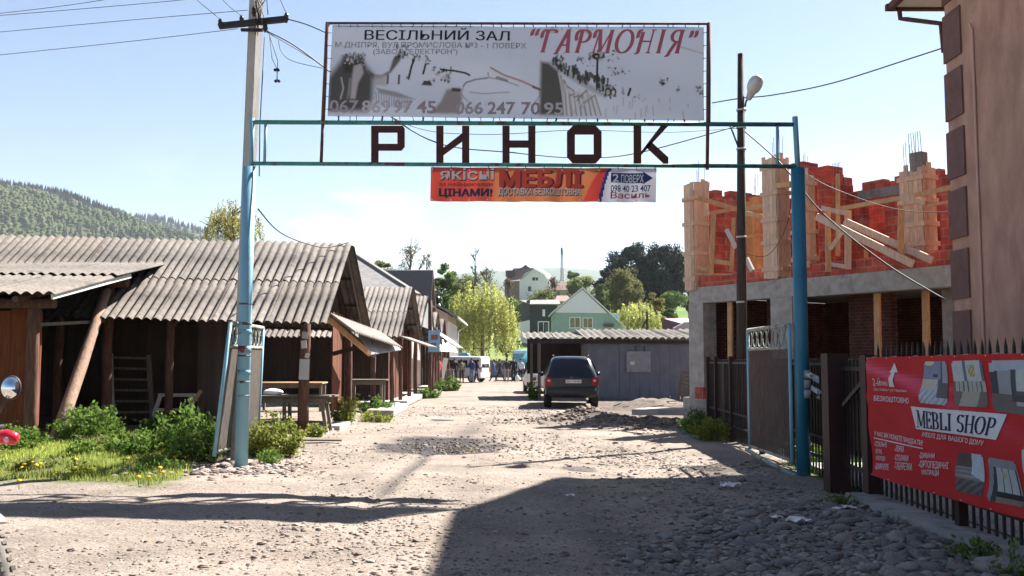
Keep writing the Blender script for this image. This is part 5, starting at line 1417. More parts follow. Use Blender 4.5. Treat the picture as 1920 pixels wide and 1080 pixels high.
# ground floor: columns, beam, slab, inner walls
mb = MB(); ubox(mb, 0, .6, 0, .5, -.2, 3.23); part(uh, 'column', mb, CONC)
mb = MB(); ubox(mb, -.15, .85, -.12, .7, -.2, .55); part(uh, 'column_foot', mb, CONC)
mb = MB(); ubox(mb, 3.13, 3.85, 0, .5, -.2, 3.23); part(uh, 'column', mb, CONC)
mb = MB(); ubox(mb, 7.25, 7.85, 1.2, 1.7, -.2, 3.23); part(uh, 'column', mb, CONC)
mb = MB(); ubox(mb, 0, 3.13, .02, .45, 3.232, 3.69); part(uh, 'beam', mb, CONC)
mb = MB(); ubox(mb, 3.13, 4.25, -.01, .47, 3.232, 3.71); part(uh, 'beam', mb, CONC)
mb = MB(); ubox(mb, 4.25, 9.5, .02, .45, 3.20, 3.67); part(uh, 'beam', mb, CONC)
mb = MB(); ubox(mb, .1, 9.5, .46, 6.5, 3.42, 3.69); part(uh, 'floor_slab', mb, CONC)
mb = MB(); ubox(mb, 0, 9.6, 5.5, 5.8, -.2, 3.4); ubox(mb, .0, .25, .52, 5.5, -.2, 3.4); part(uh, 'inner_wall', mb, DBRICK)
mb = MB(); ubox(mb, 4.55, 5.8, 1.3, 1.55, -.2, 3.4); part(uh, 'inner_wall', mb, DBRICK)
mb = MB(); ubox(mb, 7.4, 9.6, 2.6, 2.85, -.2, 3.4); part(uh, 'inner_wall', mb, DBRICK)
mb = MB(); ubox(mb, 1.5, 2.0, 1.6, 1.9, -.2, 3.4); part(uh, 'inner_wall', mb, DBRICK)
for s, n, l in ((1.30, .32, .0), (2.75, 1.2, .0), (5.95, .55, .0), (7.0, .9, .0), (7.95, .75, .0), (8.6, .5, 0), (6.6, 2.5, 0)):
    mb = MB(); mb.beam(Wc(s, n, -.1), Wc(s + .05, n + l, 3.22), .16, .07, n_); part(uh, 'prop', mb, PLANK)
mb = MB(); mb.beam(P(1395, 560, 25), P(1395, 640, 24.9), .06, .06); mb = MB(); mb.beam(Wc(6.0, 2.2, 1.7), Wc(8.5, 2.2, 1.2), .05, .12); part(uh, 'brace', mb, FORM)
# upper floor: brick parapet bands and walls
mb = MB(); ubox(mb, .45, 3.2, .05, .35, 3.70, 4.03); part(uh, 'parapet', mb, BRICK)
mb = MB(); ubox(mb, 4.1, 9.5, .05, .35, 3.68, 4.02); part(uh, 'parapet', mb, BRICK)
mb = MB(); bwall(mb, .36, .62, .5, 4.2, 3.70, 6.55); part(uh, 'brick_wall', mb, BRICK)
mb = MB(); bwall(mb, .63, 3.2, 3.9, 4.15, 3.70, 6.3); part(uh, 'brick_wall', mb, BRICK)
mb = MB(); bwall(mb, 3.55, 3.95, .40, 2.0, 3.70, 6.75); part(uh, 'brick_wall', mb, BRICK)
mb = MB(); bwall(mb, 4.45, 4.72, .36, 1.4, 3.70, 6.28); part(uh, 'brick_wall', mb, BRICK)
mb = MB(); bwall(mb, 4.45, 4.98, 1.41, 1.66, 3.70, 6.12); bwall(mb, 5.62, 7.2, 1.41, 1.66, 3.70, 6.12); ubox(mb, 4.98, 5.62, 1.412, 1.658, 5.62, 6.12); part(uh, 'brick_wall', mb, BRICK)
mb = MB(); ubox(mb, 4.86, 6.15, 1.37, 1.45, 5.66, 5.90, (.62, .62, .66)); part(uh, 'lintel', mb, CONC)
mb = MB(); bwall(mb, 2.6, 9.5, 3.0, 3.25, 3.70, 6.02); part(uh, 'brick_wall', mb, BRICK)
mb = MB(); bwall(mb, 7.72, 9.5, .55, .85, 3.70, 5.95); part(uh, 'brick_wall', mb, BRICK)
mb = MB(); ubox(mb, 8.3, 8.6, .352, .54, 3.70, 5.93); part(uh, 'brick_pier', mb, BRICK)
def formwork(s0, s1, n0, n1, z0, z1, cleats=4, m=FORM, rag=.12):
    """plank shutter boards round a column: boards on the street side and on the side facing up the street, with cleats"""
    T = MB(); w = .13
    k = max(2, int(round((s1 - s0) / w)))
    for i in range(k):
        q = random.uniform(.8, 1.15); a = s0 + (s1 - s0) * i / k; b = s0 + (s1 - s0) * (i + 1) / k - .006
        ubox(T, a, b, n0 - .025, n0, z0 + random.uniform(-.05, .03), z1 + random.uniform(-rag, rag), (q, q * .98, q * .96))
    k = max(2, int(round((n1 - n0) / w)))
    for i in range(k):
        q = random.uniform(.85, 1.2); a = n0 + (n1 - n0) * i / k; b = n0 + (n1 - n0) * (i + 1) / k - .006
        ubox(T, s1, s1 + .025, a, b, z0 + random.uniform(-.05, .03), z1 + random.uniform(-rag, rag), (q * 1.05, q, q * .95))
    fo = part(uh, 'formwork', T, m)
    for c in range(cleats):
        z = z0 + (z1 - z0) * (c + .35 + random.uniform(-.1, .1)) / cleats; T = MB()
        ubox(T, s0 - .05, s1 + .05, n0 - .055, n0 - .027, z, z + .11); ubox(T, s1 + .027, s1 + .055, n0 - .05, n1 + .05, z + .02, z + .13, (1.1, 1.05, 1))
        part(fo, 'cleat', T, m)
    T = MB(); ubox(T, s0 + .01, s1 - .005, n0 + .005, n1 - .01, z0, z1 - .25); part(fo, 'column_core', T, CONC)
    for i in range(5):
        T = MB(); a, b = random.uniform(s0 + .03, s1 - .03), random.uniform(n0 + .03, n1 - .03)
        T.tube([Wc(a, b, z1 - .3), Wc(a + random.uniform(-.03, .03), b, z1 + random.uniform(.35, .75))], .008, 4); part(fo, 'rebar', T, RUST)
WARM = mat('warm_formwork', (.42, .19, .075), (.56, .29, .13), 5, (6, 6, .8), .85, .3, 9)
formwork(-.06, .34, -.05, .5, 3.6, 6.75, 4)
formwork(1.28, 1.62, 1.1, 1.55, 4.0, 6.2, 3, WARM)
formwork(3.02, 3.5, -.08, .38, 3.75, 6.95, 5)
formwork(4.0, 4.4, -.05, .3, 3.9, 6.35, 4)
formwork(6.75, 7.35, .5, .95, 4.0, 6.05, 4)
mb = MB(); ubox(mb, 6.95, 7.25, .6, .85, 5.9, 6.42, (.6, .6, .62)); part(uh, 'column_stub', mb, CONC)
for i in range(6):
    T = MB(); T.tube([Wc(6.95 + .055 * i, .6 + .04 * (i % 3), 6.2), Wc(6.93 + .06 * i, .62, 6.9)], .008, 4); part(uh, 'rebar', T, RUST)
for i in range(6):
    T = MB(); T.tube([Wc(4.5 + .04 * i, .9 + .05 * (i % 2), 6.1), Wc(4.5 + .045 * i, .9, 6.65)], .007, 4); part(uh, 'rebar', T, RUST)
for (a, b, w, h, m) in (
    ((1281, 378, 27.4), (1312, 370, 26.9), .10, .05, PLANK), ((1308, 371, 26.9), (1382, 393, 26.8), .06, .13, PLANK), ((1330, 400, 26.7), (1400, 388, 26.9), .05, .10, PLANK), ((1400, 400, 26.0), (1438, 408, 25.4), .05, .12, PLANK),
    ((1400, 392, 26.6), (1440, 384, 25.4), .05, .12, PLANK), ((1327, 342, 27.0), (1324, 405, 27.0), .10, .05, FORM), ((1338, 400, 26.6), (1333, 515, 26.6), .13, .05, PLANK), ((1376, 408, 26.4), (1371, 515, 26.4), .10, .05, PLANK),
    ((1302, 500, 26.9), (1328, 507, 26.7), .06, .10, PLANK), ((1340, 490, 26.6), (1370, 494, 26.4), .06, .12, PLANK), ((1362, 430, 26.4), (1380, 465, 26.3), .06, .12, PALE), ((1400, 485, 25.6), (1411, 508, 25.4), .06, .13, PALE),
    ((1430, 352, 25.2), (1482, 345, 24.2), .06, .14, PLANK), ((1432, 508, 25.1), (1470, 503, 24.6), .08, .09, PLANK), ((1300, 514, 26.9), (1378, 515, 26.3), .14, .04, PLANK),
    ((1531, 406, 23.2), (1712, 495, 20.9), .06, .17, FORM), ((1584, 415, 22.8), (1748, 488, 20.8), .06, .16, FORM), ((1552, 388, 23.2), (1553, 510, 23.1), .12, .06, PLANK), ((1571, 326, 23.6), (1571, 480, 23.4), .10, .05, PLANK),
    ((1590, 395, 22.9), (1590, 505, 22.8), .15, .05, FORM), ((1540, 390, 23.2), (1588, 400, 22.8), .05, .11, FORM), ((1556, 468, 23.1), (1586, 425, 22.9), .05, .10, FORM), ((1548, 494, 23.2), (1586, 500, 22.9), .05, .10, FORM),
    ((1570, 392, 23.0), (1690, 371, 21.4), .05, .10, PLANK), ((1688, 368, 21.3), (1735, 378, 20.9), .05, .14, FORM), ((1715, 366, 21.0), (1790, 350, 20.3), .05, .10, PLANK), ((1690, 385, 21.4), (1688, 482, 21.3), .13, .05, PLANK), ((1740, 386, 20.8), (1790, 376, 20.4), .04, .06, PLANK),
    ((1624, 468, 23.4), (1624, 505, 23.4), .09, .05, PLANK)):
    T = MB(); T.beam(P(*a), P(*b), w, h); part(uh, 'scaffold_plank', T, m)
mb = MB(); c = P(1316, 737, 26.6); mb.box(c, (.32, .2, .32), (0, 0, RZ)); solo('hollow_block', mb, BRICK, 'small red hollow block standing by the foot of the corner column', 'brick')
mb = MB(); mb.box((4.65, 26.3, .22), (2.5, 1.2, .16), (0, -.02, -.5)); solo('concrete_slab', mb, CONC, 'tilted grey concrete slab lying at the foot of the unfinished house', 'slab')
mb = MB()
for k in range(9):
    x, y = random.uniform(3.4, 5.4), random.uniform(29, 33); dx, dy = random.uniform(-.6, .6), random.uniform(-.3, .3)
    mb = MB(); mb.beam((x, y, g1(x, y) + .03), (x + dx, y + dy, g1(x + dx, y + dy) + random.uniform(.02, .10)), .09, .025, t=tuple([random.uniform(.4, 1.0)] * 3))
    solo('scrap_plank', mb, OLDWOOD, 'scrap plank lying on the shade-darkened dug-up earth before the grey shed', 'plank', 'scrap planks before the shed')

# ------------------------------------------------------------------ the grey shed with the carport roof
sh = thing('metal_shed', 'grey sheet-metal shed with a corrugated roof carried on as a carport', 'shed', (5.2, 42, .1))
GREYM = mat('grey_shed_paint', (.14, .145, .175), (.19, .195, .23), 3, (1, 1, .5), .6, .08, 12, c3=(.20, .16, .13), s3=2.2, lo=.66)
mb = MB(); x = 3.2
while x < 8.6:
    mb.box((x + .205, 40 + .012 * (int(x * 2.4) % 2), 1.15), (.405, .03, 2.3)); x += .42
part(sh, 'front_wall', mb, GREYM)
mb = MB(); mb.span((3.2, 40.05, -.1), (3.24, 45, 2.3)); mb.span((3.2, 45, -.1), (8.6, 45.04, 2.9)); part(sh, 'side_wall', mb, GREYM)
mb = MB(); mb.span((3.45, 39.96, .1), (4.25, 39.983, 2.05)); dr = part(sh, 'door', mb, GREYM)
mb = MB(); mb.span((4.75, 39.90, 1.12), (5.75, 39.96, 1.98)); hb_ = part(sh, 'hatch', mb, mat('rusty_hatch', (.27, .26, .27), (.33, .32, .32), 4, rough=.7, c3=(.22, .13, .08), s3=3, lo=.6), 'square pale hatch board with rust along its lower edge')
mb = MB(); mb.span((4.9, 39.885, 1.42), (5.08, 39.9, 1.56)); part(hb_, 'notice', mb, WHITEP)
mb = MB()
for x in (5.15, 5.5): mb.tube([(x, 39.93, 1.98), (x, 39.95, 2.2)], .018, 6)
part(hb_, 'hanger', mb, BLACK)
mb = MB(); mb.beam((.7, 39.8, 2.38), (8.6, 39.8, 2.36), .08, .14); part(sh, 'front_beam', mb, BLACKW)
mb = MB(); mb.roof((2.95, 39.5, 2.52), (5.8, 0, 0), (0, 5.6, .52), 1.13, 1, .045, .30, 0, 1.0); part(sh, 'roof_sheets', mb, SLATE)
mb = MB(); mb.roof((.45, 39.55, 2.52), (2.6, 0, 0), (0, 5.4, .38), 1.13, 1, .04, .30, 0, 1.2); part(sh, 'carport_roof', mb, SLATE)
mb = MB(); mb.span((.7, 44.6, 1.0), (3.2, 44.65, 2.6)); part(sh, 'back_wall', mb, BOARD)
for x, y in ((1.13, 40.0), (.9, 44.6), (1.1, 49)):
    mb = MB(); mb.beam((x, y, -.1), (x, y, 2.5), .13, .13); part(sh, 'post', mb, OLDWOOD)
pl_ = thing('pallet', 'slatted wooden pallet leaning by the shed next to the concrete column', 'pallet', (6.6, 36, .2))
mb = MB()
for k in range(7): mb.box((6.5 + k * .038, 36.1, .25 + k * .14), (.75, .022, .09), (0, .26, 0))
part(pl_, 'slat_face', mb, OLDWOOD)
for k in range(3): 
    mb = MB(); mb.beam((6.18 + k * .33, 36.16, .12), (6.45 + k * .33, 36.16, 1.2), .09, .05, (0, 1, 0)); part(pl_, 'bearer', mb, OLDWOOD)
# ================================================================== VEHICLES
random.seed(51)
DARKP = mat('dark_car_paint', (.007, .009, .016), rough=.25, spec=.5, tint=False)
WHITEV = mat('white_van_paint', (.62, .62, .63), (.70, .70, .71), 2, rough=.35, spec=.5)
GLASS = mat('dark_glass', (.012, .014, .016), rough=.08, spec=.6, tint=False)
TYRE = mat('tyre_rubber', (.02, .02, .02), (.035, .034, .032), 9, rough=.85)
RIM = mat('alloy_rim', (.45, .45, .46), rough=.35, metal=.8)
REDL = mat('red_lens', (.34, .012, .016), rough=.15, spec=.6)
CHROME = mat('chrome', (.6, .6, .6), rough=.15, metal=1.0)
PLASTIC = mat('black_plastic', (.03, .03, .033), rough=.6)

def loft(mb, rings, cap=True, t=(1, 1, 1)):
    n = len(rings[0]); vs = [p for r in rings for p in r]
    fs = [(i * n + k, i * n + (k + 1) % n, (i + 1) * n + (k + 1) % n, (i + 1) * n + k) for i in range(len(rings) - 1) for k in range(n)]
    mb.add(vs, fs, t, True)
    if cap:
        o = len(mb.v) - len(vs); m = len(rings) - 1
        for q in ([o + k for k in range(n)][::-1], [o + m * n + k for k in range(n)]):
            mb.f.append(q); mb.t.append(t); mb.sm.append(False); mb.mi.append(0)

def ring(y, w, zb, zm, wt, zt):
    """body section: sill, bulged side up to the belt zm, then glasshouse in to wt at zt"""
    h = [(w * .86, zb), (w * .97, zb + .12), (w, (zb + zm) / 2), (w * .985, zm - .04), (w * .965, zm), (wt + (w * .95 - wt) * .35, zm + (zt - zm) * .62), (wt, zt - .07 * min(1, (zt - zm) * 3)), (wt * .82, zt - .015), (wt * .4, zt)]
    return [(x, y, z) for x, z in h] + [(-x, y, z) for x, z in h[::-1]]

def wheel(parent, x, y, r, w, sx):
    mb = MB(); mb.lathe((x, y, r), [(r * .62, -w / 2), (r * .93, -w / 2), (r, -w / 2 + .03), (r, w / 2 - .03), (r * .93, w / 2), (r * .62, w / 2)], (1, 0, 0), 22); wl_ = part(parent, 'wheel', mb, TYRE)
    mb = MB(); mb.lathe((x, y, r), [(0, sx * (w / 2 - .02)), (r * .2, sx * (w / 2 - .015)), (r * .25, sx * (w / 2 - .05)), (r * .55, sx * (w / 2 - .035)), (r * .63, sx * w / 2)], (1, 0, 0), 20); part(wl_, 'rim', mb, RIM)

# ---- the dark estate car / off-roader seen from behind
car = thing('parked_car', 'dark blue off-road car seen from behind, parked before the grey shed', 'car')
mb = MB()
loft(mb, [ring(.0, .84, .42, .95, .74, 1.02), ring(.05, .90, .36, 1.0, .80, 1.08), ring(.16, .915, .36, 1.04, .74, 1.30), ring(.38, .92, .36, 1.06, .655, 1.68), ring(.55, .925, .36, 1.06, .65, 1.735), ring(1.4, .93, .34, 1.05, .655, 1.765), ring(2.5, .93, .34, 1.04, .65, 1.74), ring(2.85, .93, .34, 1.03, .66, 1.64), ring(3.5, .925, .34, 1.02, .80, 1.08), ring(4.2, .91, .36, .96, .76, 1.0), ring(4.5, .86, .38, .84, .70, .88), ring(4.6, .78, .45, .74, .6, .76)])
body = part(car, 'body', mb, DARKP)
mb = MB(); q = [(-.66, .125, 1.10), (.66, .125, 1.10), (.575, .345, 1.61), (.40, .362, 1.65), (-.40, .362, 1.65), (-.575, .345, 1.61)]
mb.prism([Vector(p) + Vector((0, -.018, .006)) for p in q], (0, .02, 0)); part(car, 'rear_window', mb, GLASS)
for s in (-1, 1):
    for (y0, y1, y2, y3) in ((.62, .75, 1.25, 1.22), (1.34, 1.36, 2.2, 2.18), (2.3, 2.3, 3.15, 2.72)):
        mb = MB(); mb.prism([(s * .905, y0, 1.10), (s * .905, y2, 1.10), (s * .735, y3, 1.60), (s * .735, y1, 1.60)], (s * .012, 0, .004)); part(car, 'side_window', mb, GLASS)
    mb = MB(); mb.prism([(s * .66, -.012, .80), (s * .90, .06, .76), (s * .915, .10, 1.02), (s * .80, .04, 1.06), (s * .69, .0, 1.02)], (s * .006, -.03, 0)); tl = part(car, 'tail_light', mb, REDL)
    mb = MB(); mb.box((s * .775, -.028, .93), (.09, .02, .07)); part(tl, 'clear_lens', mb, mat('clear_lens', (.5, .42, .42), rough=.15))
    mb = MB(); mb.beam((s * .60, .62, 1.79), (s * .60, 2.3, 1.80), .035, .035); part(car, 'roof_rail', mb, CHROME)
    mb = MB(); mb.ball((s * 1.03, 2.75, 1.12), (.12, .07, .085)); part(car, 'wing_mirror', mb, DARKP)
    mb = MB(); mb.box((s * .5, -.055, .53), (.16, .02, .05)); part(car, 'reflector', mb, REDL)
    wheel(car, s * .80, .82, .365, .25, s); wheel(car, s * .80, 3.62, .365, .25, s)
mb = MB(); loft(mb, [[(x * .95, y, z) for x, y, z in ((-.86, .12, .42), (-.90, -.03, .5), (-.88, -.06, .66), (-.84, .05, .72), (-.84, .2, .6))], [(-.6, .05, .38), (-.6, -.09, .46), (-.6, -.10, .68), (-.6, .02, .74), (-.6, .2, .6)], [(.6, .05, .38), (.6, -.09, .46), (.6, -.10, .68), (.6, .02, .74), (.6, .2, .6)], [(x * .95, y, z) for x, y, z in ((.86, .12, .42), (.90, -.03, .5), (.88, -.06, .66), (.84, .05, .72), (.84, .2, .6))]])
bp_ = part(car, 'rear_bumper', mb, mat('bumper_paint', (.022, .024, .030), rough=.5))
mb = MB(); mb.box((.06, -.035, .905), (.53, .02, .115)); npl = part(car, 'number_plate', mb, mat('plate_white', (.55, .55, .56), rough=.5))
mb = MB(); v_, f_ = flat_text('AO 1176 BH', 0, .01); mb.add([(-.17 + .46 * x, -.0465, .872 + .068 * y) for x, y in v_], f_, (.03, .03, .04)); part(npl, 'lettering', mb, INK)
mb = MB(); mb.lathe((0, .018, 1.045), [(.03, .0), (.038, .0), (.038, .012), (.03, .012)], (0, -1, .2), 14); part(car, 'badge', mb, CHROME)
mb = MB(); mb.tube([(.52, -.02, .32), (.52, .4, .34)], .042, 10); part(car, 'exhaust', mb, CHROME)
mb = MB(); mb.beam((-.05, .02, 1.0), (.45, .02, 1.0), .02, .02); part(car, 'tailgate_trim', mb, PLASTIC)
mb = MB(); mb.beam((.06, .11, 1.12), (-.35, .14, 1.2), .012, .012); part(car, 'wiper', mb, PLASTIC)
car.location = (2.02, 32.6, g1(2.0, 33.5)); car.rotation_euler = (0, 0, R(-1.5))

# ---- white van across the end of the street
van = thing('white_van', 'white van with dark windows seen from the side at the end of the street', 'van')
def vring(y, w, zb, zm, wt, zt): return ring(y, w, zb, zm, wt, zt)
mb = MB(); loft(mb, [vring(0, .82, .35, 1.0, .70, 1.80), vring(.08, .88, .3, 1.0, .76, 1.9), vring(2.6, .88, .3, 1.0, .77, 1.92), vring(3.0, .88, .3, 1.0, .74, 1.8), vring(3.7, .86, .3, .98, .74, 1.05), vring(4.3, .80, .35, .85, .66, .9), vring(4.4, .7, .45, .7, .6, .72)])
part(van, 'body', mb, WHITEV)
for s in (-1, 1):
    for y0, y1 in ((.2, .95), (1.05, 1.9), (2.0, 2.95)):
        mb = MB(); mb.prism([(s * .87, y0, 1.05), (s * .87, y1, 1.05), (s * .80, y1 - .05, 1.62), (s * .80, y0 + .05, 1.62)], (s * .012, 0, .002)); part(van, 'side_window', mb, GLASS)
    wheel(van, s * .76, .75, .32, .2, s); wheel(van, s * .76, 3.45, .32, .2, s)
    mb = MB(); mb.box((s * .74, -.005, .95), (.12, .05, .35)); part(van, 'tail_light', mb, REDL)
mb = MB(); mb.prism([(-.62, -.012, 1.1), (.62, -.012, 1.1), (.56, .05, 1.72), (-.56, .05, 1.72)], (0, -.012, 0)); part(van, 'rear_window', mb, GLASS)
van.location = (-1.95, 71.0, g1(-3, 71)); van.rotation_euler = (0, 0, R(66))

# ---- blue tilt truck behind the van
tr = thing('covered_truck', 'blue tarpaulin top of a small truck showing above the white van', 'truck', (-4.0, 90, 0))
mb = MB(); mb.span((-5.1, 87, .9), (-3.85, 91, 1.2)); part(tr, 'bed', mb, WHITEV)
mb = MB(); loft(mb, [[(-5.1, y, 1.2), (-5.1, y, 2.05), (-4.9, y, 2.3), (-4.1, y, 2.3), (-3.88, y, 2.05), (-3.85, y, 1.2)] for y in (87, 89, 91)]); part(tr, 'tarpaulin', mb, mat('blue_tarp', (.05, .16, .42), (.08, .22, .5), 3, rough=.6))
for x in (-4.9, -4.05):
    for y in (87.6, 90.2): wheel(tr, x, y, .38, .22, 1)

# ---- teal and white minibus facing the camera
bus = thing('minibus', 'white and teal minibus facing the camera at the end of the street', 'minibus')
mb = MB(); loft(mb, [ring(0, .93, .35, 1.15, .85, 1.2), ring(.12, .97, .3, 1.2, .88, 1.35), ring(.75, .99, .3, 1.2, .86, 2.35), ring(1.1, .99, .3, 1.2, .86, 2.45), ring(5.2, .99, .3, 1.2, .86, 2.45)])
part(bus, 'body', mb, mat('teal_van_paint', (.10, .36, .38), (.14, .42, .43), 2, rough=.35, spec=.5))
mb = MB(); mb.prism([(-.80, .16, 1.32), (.80, .16, 1.32), (.74, .64, 2.1), (-.74, .64, 2.1)], (0, -.03, .01)); part(bus, 'windscreen', mb, mat('blue_glass', (.03, .06, .14), rough=.1, spec=.6))
mb = MB(); mb.prism([(-.80, .66, 2.14), (.05, .66, 2.14), (.25, .78, 2.36), (-.74, .78, 2.36)], (0, -.045, .03)); part(bus, 'white_panel', mb, WHITEV)
mb = MB(); mb.prism([(-.86, -.02, .55), (.86, -.02, .55), (.88, .0, 1.18), (-.88, .0, 1.18)], (0, -.03, 0)); part(bus, 'front_panel', mb, PLASTIC)
for s in (-1, 1):
    mb = MB(); mb.ball((s * .7, -.04, .78), (.14, .05, .09)); part(bus, 'headlight', mb, CHROME)
    wheel(bus, s * .84, .9, .34, .22, s); wheel(bus, s * .84, 4.2, .34, .22, s)
bus.location = (.88, 75.5, g1(1, 75)); bus.rotation_euler = (0, 0, R(-3))

# ---- a white car and a dark car near the carport
def small_car(label, paint, loc, rz):
    T = thing('parked_car', label, 'car'); mb = MB()
    loft(mb, [ring(0, .74, .4, .82, .66, .9), ring(.1, .82, .28, .88, .7, .98), ring(.55, .84, .26, .9, .6, 1.36), ring(1.0, .84, .26, .9, .58, 1.43), ring(2.1, .84, .26, .9, .58, 1.40), ring(2.9, .83, .26, .88, .7, .95), ring(3.8, .78, .3, .74, .62, .8), ring(3.95, .7, .36, .62, .55, .66)])
    part(T, 'body', mb, paint)
    mb = MB(); mb.prism([(-.6, .13, .98), (.6, .13, .98), (.5, .5, 1.33), (-.5, .5, 1.33)], (0, -.02, .01)); part(T, 'rear_window', mb, GLASS)
    for s in (-1, 1):
        mb = MB(); mb.prism([(s * .83, .75, .95), (s * .83, 2.4, .95), (s * .66, 2.05, 1.33), (s * .66, .95, 1.33)], (s * .012, 0, .003)); part(T, 'side_window', mb, GLASS)
        mb = MB(); mb.box((s * .66, .0, .72), (.14, .06, .16)); part(T, 'tail_light', mb, REDL)
        wheel(T, s * .74, .7, .29, .18, s); wheel(T, s * .74, 3.15, .29, .18, s)
    T.location = (loc[0], loc[1], g1(loc[0], loc[1])); T.rotation_euler = (0, 0, R(rz)); return T
small_car('white hatchback half hidden behind the carport post and the dark car', WHITEV, (1.75, 47.0), 6)

# ---- the moped whose front end pokes in at the left edge
random.seed(3)
mo = thing('moped', 'moped at the left edge with knobbly grey tyre, round mirror and red hand guard', 'moped', (-2.95, 5.2, 0))
hd_ = Vector((.80, -.60, 0)); wc = P(-44, 1104, 5.2); axl = Vector((.60, .80, 0))
mb = MB(); mb.lathe(wc, [(.278, -.035), (.318, -.045), (.343, -.03), (.350, 0), (.343, .03), (.318, .045), (.278, .035)], axl, 36, (2.6, 2.5, 2.4)); fw_ = part(mo, 'front_wheel', mb, mat('dusty_tyre', (.05, .048, .045), (.075, .07, .065), 20, rough=.9))
mb = MB()
up = Vector((0, 0, 1))
for k in range(44):
    a = 2 * math.pi * k / 44; d = hd_ * math.cos(a) + up * math.sin(a)
    for o in (-.026, .026): mb.box(wc + d * .3445 + axl * (o + .008 * (k % 2)), (.012, .022, .022), Matrix((d, axl, d.cross(axl))).transposed(), (2.1, 2.0, 1.9))
part(fw_, 'tread', mb, MATS['dusty_tyre'])
mb = MB(); mb.lathe(wc, [(.278, -.03), (.25, -.028), (.25, .028), (.278, .03)], axl, 32); part(fw_, 'rim', mb, mat('tan_rim', (.36, .25, .19), (.45, .33, .26), 8, rough=.5))
mb = MB()
for k in range(18):
    a = 2 * math.pi * k / 18; d = hd_ * math.cos(a) + up * math.sin(a); mb.tube([wc + axl * (.03 * (-1) ** k), wc + d * .24], .003, 4)
mb.lathe(wc, [(.0, -.05), (.05, -.045), (.05, .045), (.0, .05)], axl, 12); part(fw_, 'spoke', mb, RIM)
head = wc - hd_ * .34 + up * .66
for s in (-1, 1):
    mb = MB(); mb.tube([wc + axl * (s * .075), head + axl * (s * .075), head + axl * (s * .075) + up * .1 - hd_ * .04], .02, 8); part(mo, 'fork_leg', mb, CHROME)
mb = MB(); ptf = [wc + (hd_ * math.cos(a) + up * math.sin(a)) * .41 for a in np.linspace(1.05, 2.8, 12)]
loft(mb, [[p - axl * .06, p - axl * .03 + up * .012, p + axl * .03 + up * .012, p + axl * .06, p + axl * .03, p - axl * .03] for p in ptf]); part(mo, 'mudguard', mb, mat('tan_metal', (.33, .25, .2), rough=.6))
bar = head + up * .16 - hd_ * .05
hl, hr = bar - axl * .36 - hd_ * .05, bar + axl * .30 - hd_ * .02
mb = MB(); mb.tube([hl, bar - axl * .1 + up * .0, bar + axl * .1, hr], .014, 8); part(mo, 'handlebar', mb, BLACK)
RED = mat('red_plastic', (.55, .012, .03), rough=.25, spec=.6)
g = P(14, 823, 5.35)
mb = MB(); mb.tube([g + Vector((-.34, .02, -.01)), g + Vector((-.12, 0, 0)), g + Vector((0, 0, .012)), g + Vector((.045, 0, .0)), g + Vector((.06, 0, -.002))], [.03, .028, .042, .036, .014], 10); part(mo, 'hand_guard', mb, RED)
mb = MB(); mb.ball(g + Vector((.012, -.03, 0)), .018); part(mo, 'lamp_lens', mb, mat('pink_lens', (.8, .35, .4), rough=.1))
m_ = P(21, 727, 5.3)
mb = MB(); nrm = Vector((.15, -1, .12)).normalized(); mb.lathe(m_, [(.0, .03), (.045, .024), (.062, .0), (.058, -.012), (.0, -.012)], -nrm, 22)
mb.v = [(m_.x + (x - m_.x) * .86, y, m_.z + (z - m_.z) * 1.1) for x, y, z in mb.v]; mr = part(mo, 'mirror', mb, BLACK)
mb = MB(); mb.lathe(m_ + nrm * .014, [(.0, 0), (.054, 0), (.054, .001), (.0, .001)], nrm, 22); mb.v = [(m_.x + (x - m_.x) * .86, y, m_.z + (z - m_.z) * 1.1) for x, y, z in mb.v]; part(mr, 'mirror_glass', mb, mat('mirror_glass', (.75, .78, .8), rough=.03, metal=1.0))
mb = MB(); mb.tube([m_ - nrm * .02, m_ + Vector((-.05, .02, -.09)), bar + axl * .22], .008, 6); part(mr, 'mirror_arm', mb, BLACK)
tail = head - hd_ * .95 + up * -.05
mb = MB(); mb.tube([head + up * .05, head - hd_ * .25 - up * .25, head - hd_ * .7 - up * .35, tail - up * .2], .035, 8); part(mo, 'frame', mb, RED)
mb = MB(); mb.ball(head - hd_ * .42 - up * .02, (.24, .24, .11)); part(mo, 'tank', mb, RED)
mb = MB(); mb.ball(head - hd_ * .85 + up * .02, (.30, .25, .06)); part(mo, 'saddle', mb, BLACK)
rw = wc - hd_ * 1.2
mb = MB(); mb.lathe(rw, [(.235, -.035), (.300, -.045), (.332, 0), (.300, .045), (.235, .035)], axl, 30, (2.6, 2.5, 2.4)); part(mo, 'rear_wheel', mb, MATS['dusty_tyre'])
mb = MB(); mb.ball(head + hd_ * .10 + up * .02, (.09, .09, .09)); part(mo, 'headlight', mb, CHROME)
